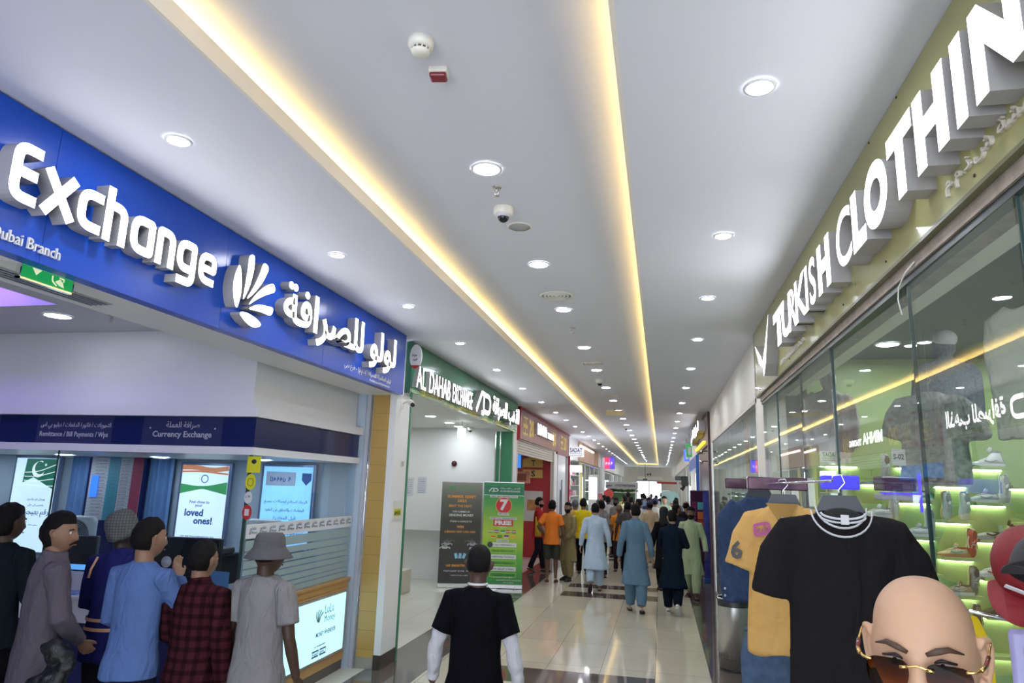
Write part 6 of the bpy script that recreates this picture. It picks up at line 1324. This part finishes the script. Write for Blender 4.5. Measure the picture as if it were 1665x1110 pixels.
for i, (x, z, s_) in enumerate(((-.25, 1.085, 'owg'), (-.13, 1.085, 'bwr'), (0, 1.085, 'ggw'), (.10, 1.085, 'rwr'), (.22, 1.085, 'rwk'), (-.19, .99, 'yry'), (-.06, .99, 'ggr'), (.07, .99, 'brw'), (.2, .99, 'yoy'))):
    b = MB()
    for k, c_ in enumerate(s_): b.box(x-.045, x+.045, -.006, -.003, z+.011-.019*k, z+.030-.019*k, k)
    b.build('flag_picture', [mat('flag_ink_'+c_, fc[c_], .5) for c_ in s_], t)
t, F, L_ = rollup(.80, 1.02, 17.4, 19.6, 2.0, 'rollup', 'purple roll-up banner with coloured squares beside the maroon shop entrance on the right', mat('purple_banner_print', (.07, .02, .07), .4))
t.location = (.93, 18.0, 0); t.rotation_euler = (0, 0, .35)
for o in t.children: o.scale = (.22, 1, 1)
for i, (z, c_) in enumerate(((1.55, (.10, .45, .50)), (1.32, (.65, .18, .05)), (1.12, (.62, .06, .04)))): MB().box(-.06, .19, -.012, -.003, z, z+.18).build('coloured_square', mat('square_%d' % i, c_, .5), t)
b = MB(); add_text(b, 'SERVICES', F @ Matrix.Rotation(PI/2, 4, 'Z'), 1.0, .10, .75, .09, .004, .01); b.build('vertical_lettering', mat('magenta_ink', (.40, .05, .25), .5), t)
t = empty('rollup_banner', (1.02, 16.6, 0), .2, 'narrow blue and white roll-up banner edge next to the purple one', 'banner'); MB().box(-.09, .09, -.004, .004, .1, 2.02).build('print', mat('blue_banner', (.06, .08, .35), .4, var=.4, scale=6), t); MB().bbox(-.12, .12, -.07, .07, 0, .1, .01).build('base', mat('blue_base', (.05, .15, .4), .4), t)
# ------------------------------------------------------------------ green shop details
t = empty('wall_notices', (-5.2, 14.19, 2), label='two printed notices side by side on the white wall of the green shop', cat='notice')
for x0, x1, z0, z1 in ((-5.45, -5.20, 1.72, 2.10), (-5.10, -4.90, 1.78, 2.12)):
    o = MB().box(x0, x1, 14.19, 14.2, z0, z1).build('paper_sheet', mat('notice_paper', (.62, .64, .70), .6)); on(t, o); b = MB()
    for k in range(7): scribble(b, frame((0, 14.189, 0), FACING), x0+.02, z1-.06-.045*k, x1-x0-.05, .018, .001, k)
    on(t, b.build('print', INK))
t = empty('alarm_bell', (-4.30, 14.19, 2.42), label='small dark red round fire alarm button on the white wall above the banners', cat='alarm'); b = MB(); b.lathe([(.06, 0), (.058, .03), (.03, .04)], 20, 0, Matrix.Rotation(PI/2, 4, 'X')); b.build('body', mat('dark_red_plastic', (.10, .01, .02), .3), t); MB().lathe([(.025, .038), (.02, .048)], 14, 0, Matrix.Rotation(PI/2, 4, 'X')).build('button', BLACK, t)
t = empty('ceiling_sign', (-3.7, 12.6, 2.95), label='small white glowing hanging exit box in the green shop ceiling', cat='sign'); MB().box(-.02, .02, -.22, .22, -.10, .10).build('face', lit('exit_white', (.85, 1, .95), 1.2), t); MB().tube([(0, 0, .1), (0, 0, .219)], .008, 6).build('stem', STEEL, t)
MB().bbox(-5.0, -4.62, 12.4, 12.8, 0, .42, .02).build('low_cabinet', mat('beige_cabinet', (.55, .50, .42), .5), label='low beige cabinet behind the dark banner', cat='cabinet')
# ------------------------------------------------------------------ red snack shop
t = empty('roller_shutter', (-3.1, 17, 2.85), label='rolled-up cream metal shutter under the maroon sign', cat='shutter'); b = MB()
for k in range(5): b.bbox(-3.10, -3.06, 14.75, 19.9, 2.68+.06*k, 2.735+.06*k, .01)
on(t, b.build('slat', mat('cream_metal', (.55, .50, .42), .4))); tag(t.children[0], kind='stuff'); [on(t, MB().box(*q_).build('side_rail', mat('beige_rail', (.55, .50, .42), .4))) for q_ in ((-3.12, -3.04, 14.62, 14.75, 0, 2.98), (-3.12, -3.02, 19.85, 19.97, 0, 2.98))]
t = empty('menu_screen', (-4.1, 17.5, 2.5), label='screen with a blue picture hanging in the red snack shop', cat='screen'); on(t, MB().bbox(-4.10, -3.50, 17.5, 17.56, 2.42, 2.88, .01).build('casing', BLACK)); on(t, MB().box(-4.08, -3.52, 17.495, 17.5, 2.44, 2.86).build('picture', mat('blue_food_picture', (.03, .12, .35), .3, var=.5, scale=7, emit=(.05, .22, .7, .6))))
t = empty('menu_board', (-3.8, 18, 2.2), label='pink and orange menu board under the blue screen in the snack shop', cat='menu'); on(t, MB().box(-4.15, -3.35, 17.9, 17.93, 2.06, 2.36).build('board', mat('menu_pink', (.55, .22, .15), .5, var=.35, scale=8))); on(t, MB().box(-4.1, -3.9, 17.89, 17.9, 2.1, 2.32).box(-3.7, -3.45, 17.89, 17.9, 2.12, 2.3).build('food_picture', mat('menu_brown', (.25, .06, .03), .5)))
t = empty('arrow_sign', (-3.5, 19.9, 2.5), label='two yellow arrow boards with black capitals on the red wall', cat='sign')
for z, s in ((2.52, 'T'), (2.22, 'S')):
    on(t, MB().prism([(-3.95, z), (-3.36, z), (-3.36, z+.24), (-3.55, z+.32 if s == 'T' else z+.24), (-3.95, z+.24)], .02, 0, frame((0, 19.95, 0), FACING)).build('arrow_board', mat('arrow_yellow', (.65, .42, .10), .5))); b = MB(); add_text(b, s, frame((0, 19.93, 0), FACING), -3.70, z+.04, .12, .17, .003, .02); on(t, b.build('letter', BLACK))
t = empty('wall_poster', (-3.6, 19.9, 1.6), label='white food poster low on the red wall behind the profile man', cat='poster'); on(t, MB().box(-3.95, -3.35, 19.96, 19.99, 1.0, 1.85).build('sheet', mat('poster_paper', (.60, .58, .55), .5))); on(t, MB().box(-3.8, -3.5, 19.95, 19.96, 1.3, 1.6).build('picture', mat('poster_food', (.45, .22, .08), .5, var=.4, scale=9)))
t = empty('bright_fridge', (-3.8, 15.8, 1.9), label='small bright white lit panel at the edge of the green banner', cat='light panel'); on(t, MB().box(-3.72, -3.45, 16.5, 16.55, 1.86, 2.10).build('face', lit('panel_white', (.9, 1, .98), 1.4)))
w = MB(); w.box(-3.06, -3.02, 20.7, 22.3, 0, 2.98); o = struct(w, 'door_2', mat('grey_white_door', (.62, .63, .66), .35)); MB().tube([(-3.0, 21.1, .9), (-3.0, 21.1, 1.9)], .015, 8).build('door_handle', BLACK, o); MB().tube([(-3.0, 21.4, .8), (-3.0, 21.4, 2.2)], .015, 8).build('door_handle', DGREY, o)
struct(MB().tube([(-2.98, 22.95, 0), (-2.98, 22.95, 3.0)], .035, 10), 'trim_red_post', RED)
# perfume / phone shop further on
t = empty('display_cases', (-3.0, 25, 1.5), label='lit white display cabinet with rows of small goods under the small hanging sign', cat='display cabinet')
on(t, MB().bbox(-3.30, -2.70, 23.8, 24.3, 2.50, 2.72, .02).build('lit_canopy', lit('canopy_white', (.95, .97, 1), 4)))
on(t, MB().box(-3.3, -2.95, 23.6, 25.8, 0, .9).build('cabinet_base', mat('white_cabinet', (.62, .60, .60), .4)))
for k in range(5): on(t, MB().box(-3.3, -2.98, 23.6, 25.8, .95+.36*k, .97+.36*k).build('shelf', mat('white_cabinet', (.62, .60, .60))))
on(t, MB().box(-3.32, -3.30, 23.6, 25.8, .9, 2.5).build('lit_back', lit('case_back', (.75, .85, 1), .8)))
r_ = random.Random(5)
for k in range(5):
    for j in range(9):
        c_ = r_.choice(((.05, .05, .08), (.5, .1, .15), (.55, .5, .3), (.1, .2, .4), (.6, .6, .65))); y = 23.7+.22*j; h_ = r_.uniform(.10, .22)
        MB().bbox(-3.14, -3.05, y, y+.08, .971+.36*k, .971+.36*k+h_, .008).build('boxed_goods', mat('goods_%02x' % int(c_[0]*255+c_[1]*90), c_, .4), label='small box in the lit white cabinet, %s shelf, %s from near end' % (('lowest', 'second lowest', 'middle', 'second highest', 'top')[k], ('first', 'second', 'third', 'fourth', 'fifth', 'sixth', 'seventh', 'eighth', 'ninth')[j]), cat='box', group='boxed goods in the lit cabinet')
MB().box(-2.99, -2.95, 26.3, 26.6, 0, 2.9).build('yellow_post', mat('yellow_post', (.62, .55, .08), .4), label='yellow vertical strip beside the lit white cabinet', cat='post')
def far_window(x, ys, zt, lb):
    t = empty('shop_window', (x, (ys[0]+ys[-1])/2, 0), label=lb, cat='glass front')
    for a, b_ in zip(ys, ys[1:]): on(t, MB().box(x-.004, x+.004, a+.02, b_-.02, .05, zt-.05).build('glass_pane', GLASS))
    for y in ys: on(t, MB().box(x-.02, x+.02, y-.02, y+.02, 0, zt).build('mullion', STEEL))
    on(t, MB().box(x-.03, x+.03, ys[0], ys[-1], zt-.05, zt).build('head_rail', STEEL))
far_window(-3.1, [27, 29, 31, 33, 36.2], 2.95, 'glass front with steel mullions under the copper sign board'); far_window(-3.1, [38, 41, 44], 2.85, 'glass front under the pink and blue screen'); far_window(-3.1, [44.4, 47, 50, 53, 58], 2.85, 'far left glass front near the end wall')
far_window(1.1, [26.3, 28.5, 31], 2.95, 'glass front on the right beyond the blue column'); far_window(1.1, [31.3, 34.6, 38], 2.95, 'glass front on the right under the small blue hanging sign'); far_window(1.1, [38.3, 42, 46, 50, 55], 2.95, 'farthest glass front on the right')
t = empty('white_stand', (-2.7, 29.5, 0), label='white pillar-shaped display stand with a pink panel past the yellow strip', cat='display stand'); on(t, MB().bbox(-3.0, -2.6, 29.4, 29.6, 0, 2.5, .02).build('body', mat('white_cabinet', (.6, .6, .6)))); on(t, MB().box(-2.96, -2.64, 29.38, 29.4, 1.5, 2.4).build('lit_face', lit('stand_white', (.95, .97, 1), 1.2))); on(t, MB().box(-2.58, -2.4, 29.4, 29.5, 0, 1.75).build('pink_panel', mat('pink_panel', (.45, .15, .17), .5)))
# juice kiosk
t = empty('juice_kiosk', (-2.0, 36, 0), label='juice kiosk with a grey lettered canopy board and green counter, left of the bright doorway', cat='kiosk')
on(t, MB().bbox(-2.78, -1.15, 36, 36.3, 1.95, 2.30, .02).build('canopy_board', mat('grey_board', (.42, .42, .43), .4))); b = MB(); add_text(b, 'COCONUT JUICE', frame((0, 35.99, 0), FACING), -2.30, 2.04, 1.0, .14, .01, .02); scribble(b, frame((0, 35.99, 0), FACING), -2.75, 2.04, .3, .12, .01); on(t, b.build('lettering', BLACK))
on(t, MB().box(-2.6, -1.25, 36.4, 36.5, 1.3, 1.75).build('green_panel', mat('leaf_green', (.08, .20, .07), .5))); on(t, MB().bbox(-2.7, -1.25, 36.0, 36.8, 0, 1.1, .02).build('counter', mat('green_counter', (.10, .22, .08), .5)))
for x in (-2.7, -1.3): on(t, MB().box(x, x+.06, 36.1, 36.16, 1.1, 1.95).build('post', WHITE))
b = MB(); 
for k in range(40): b.ell((-2.7+1.5*r_.random(), 36.1+.3*r_.random(), 1.80+.12*r_.random()), (.10, .06, .05), 6, 4)
on(t, b.build('foliage', mat('foliage_green', (.06, .14, .04), .7))); tag(t.children[-1], kind='stuff')
t = empty('red_disc_sign', (-2.35, 31.5, 1.7), label='round red disc sign standing above the crowd near the grey column', cat='sign'); on(t, MB().prism(dsk(-2.30, 1.72, .22), .03, 0, frame((0, 31.5, 0), FACING)).build('disc', mat('coral_disc', (.60, .06, .05), .4))); on(t, MB().tube([(-2.3, 31.52, 0), (-2.3, 31.52, 1.6)], .02, 8).build('pole', STEEL))
# above the doorway
t = empty('wall_clock', (-.95, 58, 3.2), label='small cluster of dark lamps on the beige end wall over the doorway', cat='lamp'); on(t, MB().tube([(-1.05, 58.15, 3.15), (-1.05, 58.0, 3.1)], .06, 8).tube([(-.85, 58.15, 3.15), (-.85, 58.0, 3.1)], .06, 8).build('lamp_head', BLACK))
t = empty('hanging_camera', (-.98, 45, 3.3), label='dark camera hanging on a thin pole before the bright doorway', cat='security camera'); on(t, MB().tube([(-.98, 45, 3.90), (-.98, 45, 2.62)], .015, 8).build('pole', DGREY)); on(t, MB().bbox(-1.12, -.84, 44.85, 45.15, 2.52, 2.63, .03).build('housing', DGREY))
MB().box(-.30, 1.06, 50, 50.1, 2.35, 2.50).build('red_beam', RED, label='dark red bar across the right half of the bright doorway', cat='sign')
t = empty('hanging_screen', (-.8, 52, 2.7), label='pale translucent panel hanging across the corridor end', cat='panel'); on(t, MB().box(-1.7, .1, 52, 52.1, 2.62, 2.85).build('sheet', mat('pale_panel', (.68, .66, .60), .5)))
for x in (-1.6, 0): on(t, MB().tube([(x, 52.05, 2.85), (x, 52.05, ZU)], .01, 6).build('wire', STEEL))
t = empty('round_standee', (.35, 30, 1.5), label='round pale mint board standing above the crowd on the right', cat='sign'); on(t, MB().prism(dsk(.48, 1.68, .24), .03, 0, frame((0, 30, 0), FACING)).build('disc', mat('mint_disc', (.36, .58, .55), .4))); on(t, MB().bbox(.0, .35, 30.05, 30.12, .9, 1.95, .02).build('panel', mat('mint_panel', (.40, .55, .52), .4))); on(t, MB().tube([(.48, 30.02, 0), (.48, 30.02, 1.5)], .02, 8).tube([(.15, 30.08, 0), (.15, 30.08, .95)], .02, 8).build('pole', STEEL))
MB().bbox(.1, .8, 31, 31.5, 0, 1.35, .03).build('pink_counter', mat('pink_counter', (.55, .28, .28), .5), label='pink promotional counter below the round mint board', cat='counter')
# ------------------------------------------------------------------ right side: maroon shop, blue column, small signs
MR = mat('dark_maroon', (.045, .008, .016), .3)
struct(MB().box(1.0, 1.06, 15.4, 15.62, 0, 3.70), 'trim_maroon', MR); struct(MB().box(1.06, 1.1, 15.62, 20, 0, 3.0), 'door_3', MR)
t = empty('sign_board', (1.0, 17.8, 3.0), label='maroon sign board with thick glowing white letters and a yellow underline on the right wall', cat='sign'); on(t, MB().box(1.0, 1.06, 15.62, 20.3, 3.0, 3.70).build('backboard', mat('maroon_sign', (.09, .02, .03), .3)))
b = MB(); F = frame((1.0, 0, 0), RIGHTWALL); add_text(b, arabic('المركز العالمي'), F, -20.0, 3.22, 3.9, .36, .16, .03, 0, 1); on(t, b.build('letters', sign_mats(LETW))); b = MB(); add_stroke(b, F, [(-19.9, 3.10), (-16.2, 3.10)], .045, .06, 0); add_stroke(b, F, [(-17.6, 3.47), (-17.6, 3.60)], .10, .06, 0); on(t, b.build('yellow_bar', lit('lit_yellow', (1, .75, .04), .7)))
t = empty('wall_spotlight', (.98, 16.2, 2.75), label='pair of small spot lamps on arms beside the maroon doorway', cat='lamp'); 
for z in (2.88, 2.66): on(t, MB().tube([(1.06, 16.0, z), (.92, 16.0, z), (.88, 15.95, z-.03)], [.012, .012, .045], 10).build('spot', CHROME))
struct(MB().box(.98, 1.10, 20.35, 20.7, 0, 3.0), 'trim_blue', mat('strong_blue', (.012, .10, .42), .35)); struct(MB().box(.99, 1.06, 20.7, 25.6, 2.65, 3.0), 'trim_blue_header', mat('strong_blue', (0, 0, 0)))
MB().box(1.2, 1.25, 20.9, 25.6, .1, 2.6).build('lit_window', lit('blue_shop_glow', (.9, .95, 1), 1.1), label='bright glowing window beside the blue column', cat='light panel')
for y, c_, z, lb in ((24, (.10, .20, .85), 3.15, 'tiny blue and white hanging sign on the right'), (21.8, (.05, .30, .10), 3.2, 'tiny green hanging sign on the right beside the blue one')):
    t = empty('hanging_sign', (.85, y, z), label=lb, cat='sign'); MB().bbox(-.09, .09, -.03, .03, -.2, .2, .02).build('panel', lit('hang_%d' % int(y), c_, .35), t); MB().box(-.03, .06, -.034, -.03, -.13, .10).build('print', WI, t); MB().tube([(0, 0, .2), (0, 0, ZC-z)], .012, 6).build('stem', STEEL, t)
t = empty('wall_speaker', (.95, 29, 2.4), label='black speaker box fixed on the far right wall', cat='speaker'); on(t, MB().bbox(.80, 1.06, 28.8, 29.1, 2.15, 2.55, .03).build('box', BLACK)); on(t, MB().bbox(.55, .80, 28.85, 29.0, 2.38, 2.55, .03).build('projector', DGREY)); on(t, MB().tube([(.8, 29, 2.0), (.95, 29, 2.2)], [.08, .05], 10).build('horn', BLACK))
# ------------------------------------------------------------------ mannequin head with sunglasses
MS = mat('mannequin_skin', (.55, .33, .21), .5, var=.02, scale=3, spec=.3)
t = empty('mannequin_head', (.452, 1.42, 1.770), PI, label='bald mannequin head wearing gradient brown sunglasses, close at the lower right', cat='mannequin'); t.rotation_euler = (0, 0, PI-.42); t.scale = (1.12, 1.06, 1.05)
TM = Matrix.Rotation(-.10, 4, 'X')
b = MB(); b.rings(head_rings(96, 96, 0, TM)); 
for s in (-1, 1):
    b.tube([TM @ Vector(q) for q in ((s*.070, .006, -.034), (s*.077, -.004, -.040), (s*.083, -.014, -.018), (s*.085, -.018, .010), (s*.083, -.012, .026), (s*.077, .002, .028), (s*.073, .008, .014))], [.006, .007, .0065, .007, .0065, .006, .004], 10)
    b.tube([TM @ Vector(q) for q in ((s*.070, .002, -.024), (s*.074, -.006, .0), (s*.073, -.002, .02))], [.010, .011, .008], 10)
b.tube([TM @ Vector((0, -.02, -.04)), (0, -.025, -.12), (0, -.03, -.20), (0, -.03, -.24)], [.052, .05, .052, .068], 24)
link(remeshed(b, 'head', .0022, 3), 'head', MS, t)
for s in (-1, 1):
    b = MB(); b.tube([TM @ Vector(q) for q in ((s*.012, .0975, .020), (s*.026, .0975, .027), (s*.041, .089, .030), (s*.058, .073, .022))], [.0030, .0050, .0042, .0012], 8, flat=.35, ref=(0, 0, 1)); b.build('painted_eyebrow', mat('brow_paint', (.07, .035, .02), .6), t)
    b = MB(); b.ell(TM @ Vector((s*.031, .077, .002)), (.014, .0125, .0095), 14, 10); eo = b.build('painted_eye', mat('eye_paint', (.45, .36, .33), .3), t)
    b = MB(); b.ell(TM @ Vector((s*.031, .0868, .002)), (.0055, .0035, .0058), 10, 8); b.build('iris', mat('iris', (.02, .01, .01)), eo)
    b = MB(); b.tube([TM @ Vector(q) for q in ((s*.015, .085, .004), (s*.030, .0905, .0125), (s*.048, .079, .007))], [.0015, .0028, .0018], 8); b.build('eyeliner', mat('liner', (.02, .01, .012), .5), eo)
b = MB(); b.tube([TM @ Vector(q) for q in ((-.020, .093, -.0705), (0, .1025, -.068), (.020, .093, -.0705))], [.002, .0055, .002], 10); b.build('painted_lips', mat('lip_paint', (.45, .12, .10), .3), t)
G = empty('sunglasses', tuple(t.location+Vector((0, 0, .014))), 0, 'rimless sunglasses with brown gradient lenses and gold hinges on the mannequin head', 'sunglasses'); G.rotation_euler = t.rotation_euler; G.scale = t.scale
def lens_mat():
    m = bpy.data.materials.new('gradient_lens'); m.use_nodes = True; N = m.node_tree.nodes; L = m.node_tree.links; N.remove(N['Principled BSDF'])
    tc = N.new('ShaderNodeTexCoord'); sp = N.new('ShaderNodeSeparateXYZ'); mr = N.new('ShaderNodeMapRange'); mr.inputs[1].default_value = -.050; mr.inputs[2].default_value = .0; cr = N.new('ShaderNodeValToRGB')
    cr.color_ramp.elements[0].color = (.60, .36, .16, 1); cr.color_ramp.elements[1].color = (.07, .05, .04, 1); tr = N.new('ShaderNodeBsdfTransparent'); gl = N.new('ShaderNodeBsdfGlossy'); gl.inputs['Roughness'].default_value = .02; mx = N.new('ShaderNodeMixShader'); mx.inputs[0].default_value = .010
    L.new(tc.outputs['Object'], sp.inputs[0]); L.new(sp.outputs['Z'], mr.inputs[0]); L.new(mr.outputs[0], cr.inputs[0]); L.new(cr.outputs[0], tr.inputs[0]); L.new(tr.outputs[0], mx.inputs[1]); L.new(gl.outputs[0], mx.inputs[2]); L.new(mx.outputs[0], N['Material Output'].inputs[0]); return m
LM = lens_mat(); GOLD = mat('gold_metal', (.75, .50, .18), .22, 1.0); TORT = mat('tortoise_arm', (.16, .03, .03), .2)
for s in (-1, 1):
    P = rounded([(s*.012, .0), (s*.066, -.002), (s*.070, -.030), (s*.056, -.050), (s*.022, -.050), (s*.010, -.028)], .016, True, 5)
    P = [(p.x, p.y) for p in P]; P = P if s > 0 else P[::-1]; n = len(P); b = MB()
    yy = lambda x: .112-.9*max(0, abs(x)-.03)**1.35
    b.add([(x, yy(x), z-.012) for x, z in P]+[(x, yy(x)-.0018, z-.012) for x, z in P], [tuple(range(n)), tuple(reversed(range(n, 2*n)))]+[(i, n+i, n+(i+1) % n, (i+1) % n) for i in range(n)])
    b.build('lens', LM, G)
    b = MB(); b.tube([(s*.060, yy(.06)+.002, -.019), (s*.072, yy(.072)+.002, -.018), (s*.078, yy(.078)-.004, -.014)], .0022, 8); b.tube([(s*.078, yy(.078)-.002, -.015), (s*.083, .078, -.010)], .0030, 8); b.build('hinge', GOLD, G)
    MB().tube([(s*.083, .078, -.010), (s*.086, .050, -.002)], .0030, 10).build('coloured_sleeve', TORT, G); MB().tube([(s*.086, .050, -.002), (s*.088, .0, .010), (s*.086, -.02, .010), (s*.084, -.04, -.010)], .0016, 8).build('temple_arm', GOLD, G)
b = MB(); b.tube([(-.020, yy(.02)+.002, -.022), (-.010, yy(.01)+.003, -.021), (0, yy(0)+.004, -.018), (.010, yy(.01)+.003, -.021), (.020, yy(.02)+.002, -.022)], .0019, 8)
for s in (-1, 1): b.tube([(s*.012, yy(.012)+.003, -.022), (s*.022, yy(.02)+.003, -.023)], .0028, 8)
b.build('bridge', GOLD, G)
t2 = empty('display_plinth', (.452, 1.43, 0), label='slim white plinth carrying the mannequin head', cat='plinth'); MB().lathe([(.14, 0), (.14, .02), (.02, .03)], 24).build('base', CHROME, t2); MB().tube([(0, 0, .02), (0, 0, 1.55)], .012, 10).build('pole', CHROME, t2); MB().lathe([(.09, 1.535), (.09, 1.555)], 24).build('top_plate', STEEL, t2)
# ------------------------------------------------------------------ caps and bag on the stand at the right edge
def ball_cap(x, y, z, R, col, lb, logo=None, s=1.0):
    t = empty('baseball_cap', (x, y, z), label=lb, cat='cap'); t.rotation_euler = R; t.scale = (s, s, s); m = mat('capcloth_%02x%02x%02x' % tuple(int(q*255) for q in col), col, .55, var=.06, bump=.2, bscale=200)
    b = MB(); b.rings([oval((0, 0, zz), rx, ry, 32) for zz, rx, ry in ((0, .085, .098), (.03, .085, .098), (.06, .079, .09), (.085, .064, .074), (.105, .040, .047), (.113, .008, .009))], cap=False); b.rings([oval((0, 0, zz), rx, ry, 32) for zz, rx, ry in ((0, .083, .096), (.06, .076, .087), (.103, .038, .045), (.110, .008, .009))], cap=False); b.build('crown', m, t)
    rg = []
    for k in range(2): rg.append([(.088*math.cos(a)*(1 if math.sin(a) < .3 else 1), .06+.115*math.sin(a)*(1 if math.sin(a) > 0 else .1), .004-.022*abs(math.cos(a))**2.0+.004*k) for a in [2*PI*q/36 for q in range(36)]])
    b = MB(); b.rings(rg, 0, False); b.build('peak', m, t); MB().ell((0, 0, .114), (.008, .008, .004), 10, 6).build('button', m, t)
    if logo: logo(t)
    return t
def white_tick(t):
    b = MB(); M = Matrix.Translation((0, .099, .045)) @ Matrix.Rotation(PI/2, 4, 'X'); add_stroke(b, M, [(-.035, .012), (-.015, -.010), (.04, .014)], .012, -.004, .02); b.build('embroidered_mark', WHT, t)
rc = ball_cap(.90, 2.02, 1.87, (0, 0, 0), (.22, .008, .014), 'dark red baseball cap with a white mark hanging at the right edge', white_tick, .95)
pk = Vector((-.38, -.45, -.80)).normalized(); tp = Vector((-.35, -.75, .55)); tp = (tp-pk*tp.dot(pk)).normalized(); xx = pk.cross(tp)
rc.rotation_euler = Matrix((xx, pk, tp)).transposed().to_euler()
ball_cap(.82, 1.74, 1.86, (.3, -.2, 2.6), (.01, .01, .012), 'black baseball cap in front of the red one at the right edge')
t = empty('tagged_bag', (.93, 2.1, 1.60), -.2, 'lilac and white packet with printed tag hanging under the caps', 'packet'); link(remeshed(MB().bbox(-.06, .08, -.012, .012, -.11, .11, .01), 'packet_body', .006, 2, .006, 20, 3), 'packet_body', mat('lilac_packet', (.36, .34, .60), .3, var=.08), t); b = MB(); scribble(b, frame((0, -.016, 0), FACING), -.03, .05, .08, .02); scribble(b, frame((0, -.016, 0), FACING), .0, -.04, .07, .03, .001, 5); b.build('print', BLACK, t)
t = empty('yellow_cap_tag', (.80, 2.15, 1.60), .2, 'curved yellow plastic sheet beside the lilac packet', 'plastic sheet'); add = MB(); P = [(-.03, .10), (.015, .14), (.05, .05), (.05, -.08), (.04, -.12), (-.005, -.12), (.005, -.05), (-.04, .04)]; add.prism([(p.x, p.y) for p in rounded(P, .03, True)][::-1], .004, 0, frame((0, 0, 0), FACING)); add.build('sheet', mat('yellow_plastic', (.66, .47, .01), .3), t)
t = empty('cap_stand', (.98, 2.2, 0), label='slim chrome stand holding the caps at the right edge', cat='stand'); b = MB().tube([(.98, 2.2, 0), (.98, 2.2, 1.95)], .010, 10); on(t, b.build('pole', CHROME)); on(t, MB().tube([(1.0, 2.2, 1.93), (.90, 2.05, 1.95)], .006, 8).tube([(1.0, 2.2, 1.70), (.80, 2.15, 1.74)], .005, 8).build('arm', CHROME)); on(t, MB().lathe([(.06, 0), (.06, .02), (.02, .03)], 24, 0, Matrix.Translation((.98, 2.2, 0))).build('base', CHROME))
